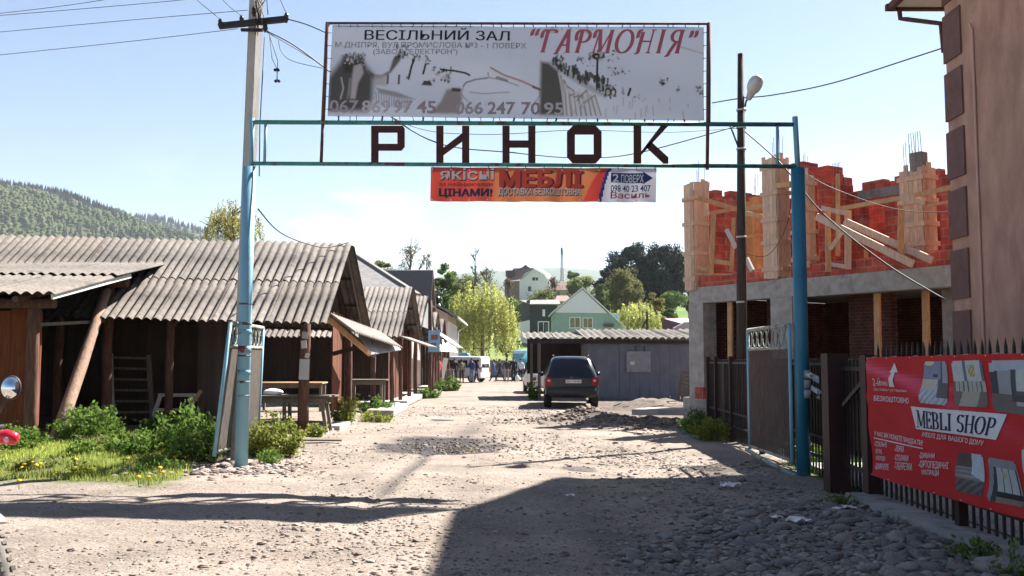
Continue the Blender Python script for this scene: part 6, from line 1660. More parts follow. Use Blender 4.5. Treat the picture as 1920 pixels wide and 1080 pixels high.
# ================================================================== PEOPLE AT THE END OF THE STREET
CLOTH = mat('clothing', (1, 1, 1), rough=.9)
HAIRM = mat('dark_hair', (.02, .015, .012), rough=.7)
def person(label, loc, rz, top, legs, shoes=(.03, .028, .026), skin=(.42, .25, .18), stride=0.0, arms=(0.0, 0.0), bend=(.25, .25), coat=None, lean=0.0, hair=1.0, tall=1.0):
    J, E, RAD, TAGS = [], [], [], []
    def j(p, r, parent, tag_):
        J.append(Vector(p)); RAD.append(r)
        if parent is not None: E.append((parent, len(J) - 1)); TAGS.append(tag_)
        return len(J) - 1
    L = lean
    pel = j((0, 0, .96), (.155, .115), None, None)
    wai = j((0, .04 * L, 1.13), (.14, .10), pel, 'top')
    che = j((0, .12 * L, 1.33), (.175, .115), wai, 'top')
    nek = j((0, .17 * L, 1.48), (.065, .06), che, 'top')
    hd0 = j((0, .22 * L + .012, 1.585), (.072, .082), nek, 'skin')
    hd1 = j((0, .25 * L + .012, 1.68), (.078, .098), hd0, 'skin')
    j((0, .25 * L, 1.745), (.05, .065), hd1, 'skin')
    for s, aw, bd in ((-1, arms[0], bend[0]), (1, arms[1], bend[1])):
        sh = j((s * .19, .14 * L, 1.41), (.075, .07), che, 'top')
        el = j((s * (.235 + .04 * bd), .13 * L + .28 * math.sin(aw), 1.41 - .28 * math.cos(aw)), (.052, .05), sh, 'top')
        f = aw + bd
        wr = j((s * .24, .13 * L + .28 * math.sin(aw) + .25 * math.sin(f), 1.41 - .28 * math.cos(aw) - .25 * math.cos(f)), (.034, .034), el, 'top')
        d = Vector((0, math.sin(f), -math.cos(f)))
        pa = j(J[wr] + d * .085, (.036, .022), wr, 'skin')
        for k, ln in enumerate((.066, .078, .072, .055)):
            o = Vector((s * -.004, 0, 0)) + d.cross(Vector((1, 0, 0))) * (.026 * (k - 1.5))
            a = j(J[pa] + o * .8 + d * ln * .5, (.0095, .0095), pa, 'skin'); j(J[pa] + o + d * ln + Vector((-s * .018, 0, 0)), (.008, .008), a, 'skin')
        j(J[wr] + d * .07 + Vector((-s * .045, .02, 0)), (.011, .011), wr, 'skin')
    for s in (-1, 1):
        st = stride * s
        hp = j((s * .095, 0, .90), (.098, .098), pel, 'legs')
        kn = j((s * .105, .22 * st + .03 * abs(stride), .50), (.068, .07), hp, 'legs')
        an = j((s * .11, .46 * st, .10 + .04 * max(0, -st)), (.046, .05), kn, 'legs')
        j((s * .125, .46 * st + .15, .045), (.042, .038), an, 'shoes')
    me = bpy.data.meshes.new('person'); me.from_pydata([v * tall for v in J], E, [])
    ob = bpy.data.objects.new('person', me); COL.objects.link(ob)
    sk = ob.modifiers.new('skin', 'SKIN'); sk.use_smooth_shade = True
    for v, r in zip(me.skin_vertices[0].data, RAD): v.radius = r; v.use_root = False
    me.skin_vertices[0].data[0].use_root = True
    ob.modifiers.new('sub', 'SUBSURF').levels = 1
    dg = bpy.context.evaluated_depsgraph_get(); dg.update()
    me2 = bpy.data.meshes.new_from_object(ob.evaluated_get(dg))
    mb = MB(); vs = [v.co.copy() for v in me2.vertices]
    pal = {'top': top, 'legs': legs, 'skin': skin, 'shoes': shoes}
    for p in me2.polygons:
        c = p.center / tall; best, bt = 9, 'top'
        for (a, b), t in zip(E, TAGS):
            ab = J[b] - J[a]; f = max(0, min(1, (c - J[a]).dot(ab) / max(1e-9, ab.length_squared))); dd = (c - J[a] - ab * f).length
            if dd < best: best, bt = dd, t
        if bt == 'legs' and c.z < .075: bt = 'shoes'
        if bt in ('legs', 'top') and coat and c.z > coat and abs(c.x) < .2: bt = 'top'
        mb.f.append(list(p.vertices)); mb.t.append(pal[bt]); mb.sm.append(True); mb.mi.append(0)
    mb.v = [tuple(v) for v in vs]
    bpy.data.objects.remove(ob); bpy.data.meshes.remove(me); bpy.data.meshes.remove(me2)
    o = bpy.data.objects.new('person', mesh_of('person', mb, CLOTH)); COL.objects.link(o)
    hy = .25 * L + .012
    mb = MB(); mb.ball((0, (hy - .018) * tall, 1.705 * tall), (.088, .105, .085), (hair, hair, hair), 12, 8); mb.ball((0, (hy - .06) * tall, 1.64 * tall), (.078, .06, .08), (hair, hair, hair), 10, 6); part(o, 'hair', mb, HAIRM)
    mb = MB(); mb.ball((0, (hy + .10) * tall, 1.635 * tall), (.012, .018, .02), skin, 6, 4)
    for s in (-1, 1): mb.ball((s * .03, (hy + .082) * tall, 1.662 * tall), .012, (.05, .04, .04), 6, 4); mb.ball((s * .082, (hy + .0) * tall, 1.64 * tall), (.012, .02, .03), skin, 6, 4)
    mb.ball((0, (hy + .085) * tall, 1.595 * tall), (.022, .01, .006), (.3, .1, .09), 6, 4); part(o, 'face', mb, CLOTH)
    if coat and coat < .9:
        mb = MB(); mb.lathe((0, 0, 0), [(.155, 1.02 * tall), (.17, .9 * tall), (.20, .65 * tall), (.23, coat * tall)], (0, 0, 1), 14, top); mb.v = [(x, y * .75, z) for x, y, z in mb.v]; part(o, 'coat_skirt', mb, CLOTH)
    o.location = (loc[0], loc[1], g1(*loc)); o.rotation_euler = (0, 0, R(rz))
    tag(o, label, 'person', 'people at the market end')
    return o
def at_px(px, d): return ((px - 960) / F * d, d)
person('person in all dark clothes standing before the white van, left of the backpack wearer', at_px(853, 68.4), 170, (.03, .03, .035), (.025, .025, .03), arms=(.1, -.1))
bpk = person('person in grey jacket and dark trousers with a pack, before the white van', at_px(866, 68.0), 5, (.16, .155, .14), (.03, .03, .033), arms=(.3, .2), tall=.96)
person('person in blue jacket and pale jeans at the rear of the white van', at_px(885, 69.0), 150, (.03, .06, .17), (.16, .24, .38), arms=(.1, .4), bend=(.3, .8))
person('person in black leaning forward behind the white van', at_px(893.5, 69.5), -90, (.018, .018, .022), (.02, .02, .024), stride=.45, lean=.6, arms=(.4, -.3), tall=.95)
person('person in a long blue coat striding along in the middle of the street end', at_px(926, 73.4), 75, (.05, .08, .16), (.02, .02, .024), stride=.7, coat=.5, arms=(.5, -.5), tall=.95)
person('person in navy skirt and dark top striding beside the long blue coat', at_px(937, 73.9), -70, (.035, .04, .085), (.02, .02, .025), stride=.75, coat=.55, arms=(-.5, .5), tall=.97)
person('person in black and white top and pale trousers facing the minibus', at_px(950, 72), 10, (.045, .045, .05), (.26, .23, .23), arms=(.2, .2), bend=(.5, .6))
person('tall person dressed entirely in black in front of the minibus', at_px(963, 71.5), 175, (.014, .014, .016), (.014, .014, .016), arms=(.1, .1), tall=1.06)
person('person in white shirt and dark trousers standing by the front of the minibus', at_px(976, 73.5), 185, (.5, .52, .58), (.02, .022, .04), arms=(.3, .1), bend=(.8, .5), tall=.98)
person('person in dark jacket in the shadow between the cars and the carport', at_px(991, 71), 200, (.03, .035, .06), (.03, .03, .04), arms=(.1, .2))
for (lab, px, d, top, legs) in (('person in red top standing among the posts of the fourth stall', 823, 57, (.35, .03, .03), (.03, .03, .04)), ('person in white top half hidden under the white awning', 829, 62, (.5, .5, .5), (.04, .04, .05))):
    person(lab, at_px(px, d), 60, top, legs, arms=(.2, .1))
mb = MB(); q = bpk.location; mb.ball((q.x, q.y - .16, q.z + 1.22), (.15, .09, .2), (1, 1, 1), 10, 8); solo('backpack', mb, mat('camouflage_canvas', (.14, .13, .11), (.24, .23, .2), 14), 'mottled grey backpack on the back of the person before the van', 'backpack')
mb = MB(); q = at_px(970, 71.3); mb.ball((q[0], q[1], g1(*q) + .28), (.17, .12, .24), (1, 1, 1), 10, 8); mb.tube([(q[0], q[1], g1(*q) + .48), (q[0] + .03, q[1], g1(*q) + .68)], .02, 5); solo('shopping_bag', mb, MATS['white_plastic'], 'white carrier bag held beside the tall person in black', 'bag')
# ================================================================== HOUSES, HILLS AND MAST BEYOND THE MARKET
random.seed(61)
WALLW = mat('white_wall', (.74, .74, .76), (.80, .80, .82), 2, rough=.85)
WALLG = mat('mint_wall', (.265, .385, .345), (.31, .43, .39), 2, rough=.85)
WALLB = mat('beige_wall', (.42, .33, .27), (.50, .40, .33), 2, rough=.9)
WALLD = mat('dark_timber_wall', (.045, .042, .05), (.07, .066, .075), 4, (4, 4, .6), .85)
ROOFG = mat('grey_sheet_roof', (.17, .16, .155), (.25, .24, .23), 3, (1, 1, 1), .85, .2, 12)
ROOFD = mat('dark_ribbed_roof', (.075, .07, .07), (.13, .12, .12), 5, (8, 8, .4), .85)
ROOFP = mat('purple_roof', (.10, .04, .085), (.14, .06, .12), 4, rough=.6)
ROOFR = mat('brown_tile_roof', (.20, .13, .11), (.28, .19, .16), 6, rough=.85)
ROOFW = mat('pale_blue_roof', (.66, .69, .76), (.72, .75, .82), 4, (6, 6, .5), .6)

def pane(parent, a, b, dy, m=GLASS, name='window', frame=True):
    """window in a wall that faces the camera; a, b opposite corners"""
    x0, x1, z0, z1, y = min(a[0], b[0]), max(a[0], b[0]), min(a[1], b[1]), max(a[1], b[1]), dy
    mb = MB(); mb.span((x0, y - .03, z0), (x1, y - .005, z1)); w = part(parent, name, mb, m)
    if frame:
        t = (x1 - x0) * .09; mb = MB()
        mb.span((x0 - t, y - .06, z0 - t), (x1 + t, y - .032, z0)); mb.span((x0 - t, y - .06, z1), (x1 + t, y - .032, z1 + t)); mb.span((x0 - t, y - .06, z0), (x0, y - .032, z1)); mb.span((x1, y - .06, z0), (x1 + t, y - .032, z1)); mb.span(((x0 + x1) / 2 - t * .3, y - .055, z0), ((x0 + x1) / 2 + t * .3, y - .033, z1))
        part(w, 'frame', mb, WALLW)
    return w

# grey-roofed hall behind the stalls
hl_ = thing('market_hall', 'large hall with a plain grey sloping roof rising behind the second stall', 'hall', (-9, 54, 0))
mb = MB(); mb.span((-17, 49.2, -.2), (-5.2, 60, 4.7)); part(hl_, 'wall', mb, WALLB)
ap, el, er = P(668, 478, 55), P(600, 585, 48.8), P(789, 553, 48.8)
mb = MB(); mb.add([(-18, 48.8, 4.7), (-4.75, 48.8, er.z), (-4.75, 61, er.z), (-18, 61, 4.7), (-14, 54.9, ap.z), (ap.x, 54.9, ap.z)], [(0, 1, 5, 4), (1, 2, 5), (2, 3, 4, 5), (3, 0, 4), (0, 3, 2, 1)]); part(hl_, 'roof', mb, ROOFG)
mb = MB(); mb.beam((-4.75, 48.78, er.z + .03), (ap.x, 54.9, ap.z + .03), .22, .1); part(hl_, 'ridge_cap', mb, SLATE2)
# dark steep roof behind it
dk = thing('dark_roofed_barn', 'barn with a tall dark ribbed roof behind the grey hall', 'barn', (-7, 70, 0))
a, b = P(728, 507, 66), P(812, 508, 66)
mb = MB(); mb.span((a.x - 1, 63.6, -.2), (b.x - .1, 70, 3.4)); part(dk, 'wall', mb, BOARD)
mb = MB(); mb.prism([(a.x - 2, 63.2, 3.2), (b.x, 63.2, 3.2), (b.x, 66, a.z), (a.x - 2, 66, a.z)], (0, .15, .06)); mb.prism([(a.x - 2, 70.4, 3.2), (b.x, 70.4, 3.2), (b.x, 66.2, a.z), (a.x - 2, 66.2, a.z)], (0, .15, .06)); part(dk, 'roof', mb, ROOFD)
# beige two-storey house along the street
bh = thing('beige_house', 'beige two-storey house with tall windows at the far end of the stalls', 'house', (-8, 80, 0))
mb = MB(); mb.span((-13, 74, -.2), (-5.0, 86.5, 5.2)); mb.prism([(-13, 74, 5.2), (-5.0, 74, 5.2), (-9, 74, 7.4)], (0, 12.5, 0)); part(bh, 'wall', mb, WALLB)
mb = MB()
for s in (1, -1): mb.prism([(-9 + s * 4.9, 72.6, 4.85), (-9 + s * 4.9, 87.2, 4.85), (-9, 87.2, 7.55), (-9, 72.6, 7.55)], (0, 0, .14))
part(bh, 'roof', mb, SLATE2)
mb = MB(); mb.tube([(-4.08, 72.6, 4.8), (-4.08, 87.2, 4.8)], .07, 7); part(bh, 'gutter', mb, WHITE_T)
mb = MB(); mb.tube([(-4.1, 86.9, 4.75), (-4.85, 86.7, 4.2), (-4.93, 86.7, 0)], .06, 7); part(bh, 'downpipe', mb, WHITE_T)
for y in (75.0, 77.6, 80.2, 82.8, 85.0):
    for z in (.9, 2.95):
        mb = MB(); mb.span((-5.03, y, z), (-4.98, y + 1.1, z + 1.6)); w = part(bh, 'window', mb, GLASS)
        mb = MB()
        for q in ((y - .1, y), (y + 1.1, y + 1.2)): mb.span((-5.0, q[0], z - .1), (-4.92, q[1], z + 1.7))
        mb.span((-5.0, y, z + 1.6), (-4.92, y + 1.1, z + 1.7)); part(w, 'frame', mb, WALLW)

# white house with a gambrel gable on the hill
D = 240.0
wh = thing('white_house', 'white house with a bell-shaped gable and grey hipped roof, on the hillside', 'house', (P(1000, 555, D).x, D, g1(P(1000, 555, D).x, D)))
mb = MB(); q = [P(x, y, D) for x, y in ((974, 556), (974, 527), (985, 512), (1001, 504), (1020, 515), (1030, 532), (1034, 556))]
q[0].z -= 4; q[-1].z -= 4
mb.prism(q, (0, 9, 0)); part(wh, 'wall', mb, WALLW)
mb = MB(); a, b, c, d = P(945, 519, D + 6), P(1001, 503, D - .5), P(978, 524, D - .5), P(948, 536, D + 5)
mb.add([P(944, 528, D + 9), P(976, 524, D - .4), P(1002, 502.5, D - .4), P(963, 503, D + 9), P(1012, 503, D + 9)], [(0, 1, 2, 3), (3, 2, 4)])
mb.add([P(1003, 502, D - .4), P(1022, 514, D - .4), P(1036, 534, D - .4), P(1046, 534, D + 9), P(1030, 513, D + 9), P(1012, 503, D + 9)], [(0, 1, 4, 5), (1, 2, 3, 4)]); part(wh, 'roof', mb, ROOFR)
mb = MB(); mb.add([P(946, 556, D + 5), P(946, 528, D + 5), P(976, 526, D + .2), P(976, 556, D + .2)], [(0, 1, 2, 3)]); mb.add([P(946, 575, D + 5), P(946, 556, D + 5), P(976, 556, D + .2), P(976, 575, D + .2)], [(0, 1, 2, 3)]); part(wh, 'side_wall', mb, ROOFR)
mb = MB(); mb.prism([P(971, 505, D + 5), P(999, 505, D + 5), P(990, 500, D + 5), P(985, 496, D + 5), P(981, 500, D + 5)], (0, 2, 0)); part(wh, 'cupola', mb, ROOFD)
mb = MB(); mb.prism([P(948, 507, D + 6), P(964, 507, D + 6), P(963, 517, D + 6), P(948, 518, D + 6)], (0, 2, 0)); part(wh, 'dormer', mb, ROOFD)
for (x0, y0, x1, y1) in ((990, 537, 996, 546), (998, 520, 1003, 526), (1004, 520, 1009, 526)):
    a, b = P(x0, y0, D), P(x1, y1, D); pane(wh, (a.x, a.z), (b.x, b.z), D - .02, frame=False)

# black and white house
D = 132.0
bk = thing('dark_house', 'dark timber house with white ground floor left of the mint-green gable', 'house', (P(1010, 625, D).x, D, g1(P(1010, 625, D).x, D)))
x0, xm, x1 = P(979, 600, D).x, P(994, 600, D).x, P(1045, 600, D).x
zt, zm, zb = P(1000, 572, D).z, P(1000, 600, D).z, g1(P(1010, 625, D).x, D) - 1
mb = MB(); mb.span((xm, D, zb), (x1, D + 8, zt)); part(bk, 'wall', mb, WALLD)
mb = MB(); mb.add([(xm - .01, D, zb), (xm - .01, D, zt + .8), (x0 - .4, D + 9, zt + .6), (x0 - .4, D + 9, zb)], [(0, 1, 2, 3)]); part(bk, 'gable_wall', mb, WALLD)
mb = MB(); mb.add([(xm - .05, D - .03, zb), (xm - .05, D - .03, zm), (x0 - .45, D + 9, zm), (x0 - .45, D + 9, zb)], [(0, 1, 2, 3)]); part(bk, 'plaster_band', mb, WALLW)
mb = MB(); mb.prism([(x0 - .3, D + 4, zt + .8), (xm, D - .6, zt), (x1 + .4, D - .6, zt), (x1 + .4, D + 4, zt + .9)], (0, 0, .12)); part(bk, 'roof', mb, ROOFG)
a, b = P(1017, 580, D), P(1022, 593, D); pane(bk, (a.x, a.z), (b.x, b.z), D, WALLW, frame=False)
a, b = P(1010, 604, D), P(1028, 625, D); pane(bk, (a.x, a.z), (b.x, b.z), D, GLASS, 'porch')
# mint house with the pale gable
D = 112.0
mh = thing('mint_house', 'mint-green house with a pale blue boarded gable above the shed roof', 'house', (P(1095, 620, D).x, D, g1(P(1095, 620, D).x, D)))
gz = g1(P(1095, 620, D).x, D)
xl, xr = P(1039, 600, D).x, P(1165, 600, D).x
ze_ = P(1090, 587, D).z; apx = P(1092, 543, D)
mb = MB(); mb.span((xl, D, gz - 1), (xr - .2, D + 9, ze_)); part(mh, 'wall', mb, WALLG)
mb = MB(); mb.prism([P(1040, 586, D - .2), P(1139, 587, D - .2), apx + Vector((0, -.2, 0))], (0, .18, 0)); part(mh, 'gable_panel', mb, ROOFW)
mb = MB(); l, r_ = P(1034, 588, D - .6), P(1174, 616, D - .6); a = apx + Vector((0, -.6, .12))
for p, q in ((l, a), (a, r_)):
    mb.prism([p, q, q + Vector((0, 10, 0)), p + Vector((0, 10, 0))], (0, 0, .16))
part(mh, 'roof', mb, ROOFW)
for (x0, y0, x1, y1) in ((1069, 596, 1087, 614), (1094, 597, 1110, 614)):
    a, b = P(x0, y0, D), P(x1, y1, D); pane(mh, (a.x, a.z), (b.x, b.z), D, mat('tan_curtain', (.16, .13, .07), (.3, .25, .14), 2, rough=.3))
mb = MB(); a, b = P(1132, 607, D), P(1150, 613, D); mb.span((a.x, D - .4, b.z), (b.x, D, a.z)); part(mh, 'balcony', mb, ROOFD)
# purple roofed house and small houses
D = 125.0
ph = thing('purple_roofed_house', 'low house with a dark purple roof at the edge of the unfinished house', 'house', (P(1262, 615, D).x, D, 2))
a, b = P(1240, 600, D), P(1310, 600, D)
mb = MB(); mb.span((a.x + .5, D, 0), (b.x, D + 6, a.z - .6)); part(ph, 'wall', mb, WALLB)
mb = MB(); mb.prism([P(1234, 618, D - .5), P(1247, 598, D - .5), P(1320, 598, D + 3), P(1320, 618, D - .5)], (0, .3, .1)); part(ph, 'roof', mb, ROOFP)
mb = MB(); mb.prism([P(1262, 616, D - 2), P(1285, 604, D - 2), P(1320, 604, D - 2), P(1320, 618, D - 2)], (0, .3, .1)); part(ph, 'porch_roof', mb, mat('lilac_roof', (.35, .25, .33), (.42, .31, .4), 4, rough=.6))
for lab, px, py, w, h, D, wall in (('small brown-roofed house right of the white house', 1050, 558, 34, 32, 230, WALLB), ('tiny pale house low between the trees right of the white house', 1056, 575, 26, 22, 190, WALLB), ('tiny grey cottage glimpsed through the trees left of the willow', 806, 560, 30, 24, 150, WALLW)):
    T = thing('cottage', lab, 'house', (P(px, py, D).x, D, P(px, py, D).z)); a, b = P(px - w / 2, py + 20, D), P(px + w / 2, py - h * .45, D)
    mb = MB(); mb.span((a.x, D, a.z), (b.x, D + 6, b.z)); part(T, 'wall', mb, wall)
    mb = MB(); mb.prism([(a.x - .4, D - .4, b.z), (b.x + .4, D - .4, b.z), (b.x - .3, D + 3, P(px, py - h, D).z), (a.x + .3, D + 3, P(px, py - h, D).z)], (0, .2, .1)); part(T, 'roof', mb, ROOFR)
    q0, q1 = P(px - w * .2, py - h * .3, D), P(px - w * .02, py - 1, D); pane(T, (q0.x, q0.z), (q1.x, q1.z), D, frame=False)
# telecom mast
D = 320.0
ms = thing('radio_mast', 'thin grey lattice radio mast on the skyline', 'mast', (P(1053.5, 530, D).x, D, 15))
a, b = P(1053.5, 540, D), P(1053.5, 457, D)
for s, t in ((-1, -1), (1, -1), (0, 1)):
    mb = MB(); mb.tube([a + Vector((s * .5, t * .5, 0)), b.lerp(a, .12) + Vector((s * .25, t * .25, 0))], .11, 5); part(ms, 'leg', mb, ROOFG)
mb = MB()
for k in range(14):
    f = k / 14; p = a.lerp(b, f * .88); r = .5 - .25 * f
    mb.tube([p + Vector((-r, -r, 0)), p + Vector((r, -r, .8)), p + Vector((0, r, 1.2))], .07, 4)
part(ms, 'lattice', mb, ROOFG)
mb = MB(); mb.tube([b.lerp(a, .14), b], .09, 5)
part(ms, 'antenna', mb, ROOFG)
mb = MB(); mb.tube([b.lerp(a, .25), b.lerp(a, .10)], .42, 6); part(ms, 'antenna_cluster', mb, ROOFG)
# distribution pole among the willows
tp = thing('timber_pole', 'leaning dark timber pole with a brace by the yellow-green trees', 'pole', (P(1213, 620, 105).x, 105, 1.5))
mb = MB(); mb.tube([P(1213, 625, 105), P(1214, 584, 105)], .13, 7); part(tp, 'shaft', mb, BLACKW)
mb = MB(); mb.tube([P(1203, 616, 105), P(1213, 598, 105)], .09, 6); part(tp, 'brace', mb, BLACKW)
fe = thing('board_fence', 'low dark fence crossing behind the willow at the street end', 'fence', (-1, 92, 0))
mb = MB(); planks(mb, (-5, 90), (1.0, 92), -.3, 1.6, .35, .05); part(fe, 'board_panel', mb, OLDWOOD)
mb = MB(); mb.tube([P(850, 655, 86), P(935, 652, 88), P(1010, 636, 90)], .025, 5); solo('overhead_wire', mb, CABLE, 'thin cable slung across the street end in front of the willow', 'wire', 'overhead wires')

# ------------------------------------------------------------------ hills
def ridge(name, pts, D, depth, m, nx=90, nyy=18, label=None, fz=0):
    """a hill: skyline through photograph pixels at distance D, slope falling towards the camera over `depth` metres"""
    xs = np.linspace(pts[0][0], pts[-1][0], nx); zs = np.interp(xs, [p[0] for p in pts], [p[1] for p in pts])
    mb = MB(); vs = []
    for j in range(nyy + 6):
        for i in range(nx):
            p = P(xs[i], zs[i], D); t = j / (nyy - 1)
            if j < nyy: y = D - depth * (1 - t); z = p.z * (t ** .85 * .5 + .5 * float(sst(0, 1, t)))
            else: y = D + depth * .25 * (j - nyy + 1); z = p.z * (1 - .17 * (j - nyy + 1))
            x = p.x * (.75 + .25 * y / D)
            z += 6 * float(fbm(x * .008, y * .008, 71, 2)) * (t if j < nyy else .3) if D < 3000 else 0
            vs.append((x, y, z - 3))
    mb.add(vs, [(j * nx + i, j * nx + i + 1, (j + 1) * nx + i + 1, (j + 1) * nx + i) for j in range(nyy + 5) for i in range(nx - 1)], (1, 1, 1), True)
    solo(name, mb, m, label, None, None, 'structure', keep=True)
    return vs, nx, nyy
HILLM = mat('forest_floor', (.035, .055, .018), (.06, .085, .03), .02, rough=1, tint=False)
v1, n1, m1 = ridge('hill', [(-700, 250), (-300, 300), (0, 348), (60, 356), (120, 366), (180, 386), (230, 403), (262, 420), (300, 431), (340, 440), (390, 454), (560, 492), (760, 534)], 1300, 620, HILLM, label='wooded hill at the left')
v2, n2, m2 = ridge('hill', [(-100, 380), (150, 392), (250, 410), (300, 413), (340, 424), (390, 440), (460, 462), (600, 500), (800, 540)], 2000, 500, HILLM, label='farther dark wooded ridge')
ridge('mountain', [(500, 540), (800, 520), (880, 509), (960, 505), (1040, 500), (1100, 503), (1180, 512), (1400, 518), (1700, 500), (2000, 520)], 4900, 900, HILLM, label='pale distant mountain ridge')
FOL = mat('far_foliage', (1, 1, 1), rough=1)
def forest(name, vs, nx, nyy, n, hmin, hmax, conif, label, seed):
    rr = random.Random(seed); mb = MB()
    for k in range(n):
        t = rr.random() ** .8
        if rr.random() < .10: t = 1.0
        j = t * (nyy - 1); i = rr.random() * (nx - 1.01); j0, i0 = min(nyy - 2, int(j)), int(i)
        a, b, c, d = [Vector(vs[q]) for q in (j0 * nx + i0, j0 * nx + i0 + 1, (j0 + 1) * nx + i0, (j0 + 1) * nx + i0 + 1)]
        p = a.lerp(b, i - i0).lerp(c.lerp(d, i - i0), j - j0); h = rr.uniform(hmin, hmax)
        nn = float(fbm(p.x * .01, p.y * .006, seed, 3)); dark = 1.5 * nn + .5 * (t > .93) + conif > .12 + rr.uniform(-.2, .2)
        q = rr.uniform(.85, 1.15)
        if dark:
            col = (.022 * q, .035 * q, .022 * q); r = h * .2
            for z0, z1, rad in ((0.1, .65, 1.0), (.4, 1.1, .7)):
                base = [(p.x + r * rad * math.cos(e), p.y + r * rad * math.sin(e), p.z + h * z0) for e in np.linspace(0, 6.28, 6)[:-1]]
                mb.add(base + [(p.x, p.y, p.z + h * z1)], [(e, (e + 1) % 5, 5) for e in range(5)], col)
        else:
            w = rr.random(); col = ((.05 + .035 * w) * q, (.075 + .025 * w) * q, (.026 + .012 * w) * q); r = h * .36
            ring1 = [(p.x + r * math.cos(e) * rr.uniform(.7, 1.1), p.y + r * math.sin(e), p.z + h * rr.uniform(.25, .4)) for e in np.linspace(0, 6.28, 6)[:-1]]
            ring2 = [(p.x + r * .8 * math.cos(e + .5) * rr.uniform(.7, 1.1), p.y + r * .8 * math.sin(e + .5), p.z + h * rr.uniform(.6, .75)) for e in np.linspace(0, 6.28, 6)[:-1]]
            mb.add(ring1 + ring2 + [(p.x, p.y, p.z + h * .9)], [(e, (e + 1) % 5, 5 + (e + 1) % 5, 5 + e) for e in range(5)] + [(5 + e, 5 + (e + 1) % 5, 10) for e in range(5)], col)
    solo(name, mb, FOL, label, None, None, 'stuff', keep=True)
forest('woods', v1, n1, m1, 13000, 7, 12, 0, 'mixed spring forest covering the left hill', 5)
forest('woods', v2, n2, m2, 3500, 12, 17, 1.0, 'dark conifer forest on the farther ridge', 6)
# ================================================================== TREES, WEEDS AND GRASS
nr = np.random.default_rng(12)
def leaf_mat(name, trans=.35):
    return mat(name, (1, 1, 1), rough=.75, spec=.25, trans=trans)
LEAF = leaf_mat('leaves', .5); GRASSM = leaf_mat('grass_blade', .55); PINEM = leaf_mat('pine_needles', .12)
BARK = mat('bark', (.10, .075, .06), (.18, .14, .115), 6, (3, 3, .6), .9, .4, 9)

def leaf_cloud(parent, name, c, size, tint, m, aspect=.55, up=0.0, kind=None):
    """one leaf-shaped quad at every point of c (world coordinates)"""
    n = len(c); size = np.broadcast_to(size, (n,))
    d = nr.normal(size=(n, 3)); d[:, 2] += up; d /= np.linalg.norm(d, axis=1)[:, None]
    q = nr.normal(size=(n, 3)); s = np.cross(d, q); s /= np.linalg.norm(s, axis=1)[:, None]
    a = d * size[:, None] * .5; b = s * (size * aspect * .5)[:, None]
    v = np.stack([c - a, c + b, c + a, c - b], 1).reshape(-1, 3)
    M = np.array(wmat(parent).inverted()) if parent is not None else np.eye(4)
    v = v @ M[:3, :3].T + M[:3, 3]
    me = bpy.data.meshes.new(name); me.vertices.add(4 * n); me.vertices.foreach_set('co', v.ravel())
    me.loops.add(4 * n); me.loops.foreach_set('vertex_index', np.arange(4 * n)); me.polygons.add(n); me.polygons.foreach_set('loop_start', np.arange(n) * 4)
    me.update(calc_edges=True)
    t = np.concatenate([np.repeat(tint, 4, 0), np.ones((4 * n, 1))], 1).astype(np.float32)
    me.color_attributes.new('tint', 'FLOAT_COLOR', 'CORNER').data.foreach_set('color', t.ravel())
    me.materials.append(m)
    o = bpy.data.objects.new(name, me); COL.objects.link(o)
    if parent is not None: o.parent = parent
    if kind: o['kind'] = kind
    return o

def limb(mb, a, d, ln, r, depth, out, spread=.7, upw=.25, tw=.0):
    """a branching limb; tips are collected in out"""
    pts = [a]; q = a.copy(); dd = d.copy()
    for k in range(3):
        dd = (dd + Vector((random.uniform(-.22, .22), random.uniform(-.22, .22), random.uniform(-.1, .2) * upw))).normalized(); q = q + dd * ln / 3; pts.append(q.copy())
    mb.tube(pts, [r, r * .85, r * .7, r * .5], 6 if r > .04 else 4)
    out.extend(pts[2:])
    if depth > 0:
        for k in range(random.choice((2, 3, 3))):
            v = (dd + Vector((random.gauss(0, 1), random.gauss(0, 1), random.gauss(upw, .5))) * spread).normalized()
            limb(mb, pts[random.choice((2, 3))], v, ln * random.uniform(.6, .8), r * .52, depth - 1, out, spread, upw)

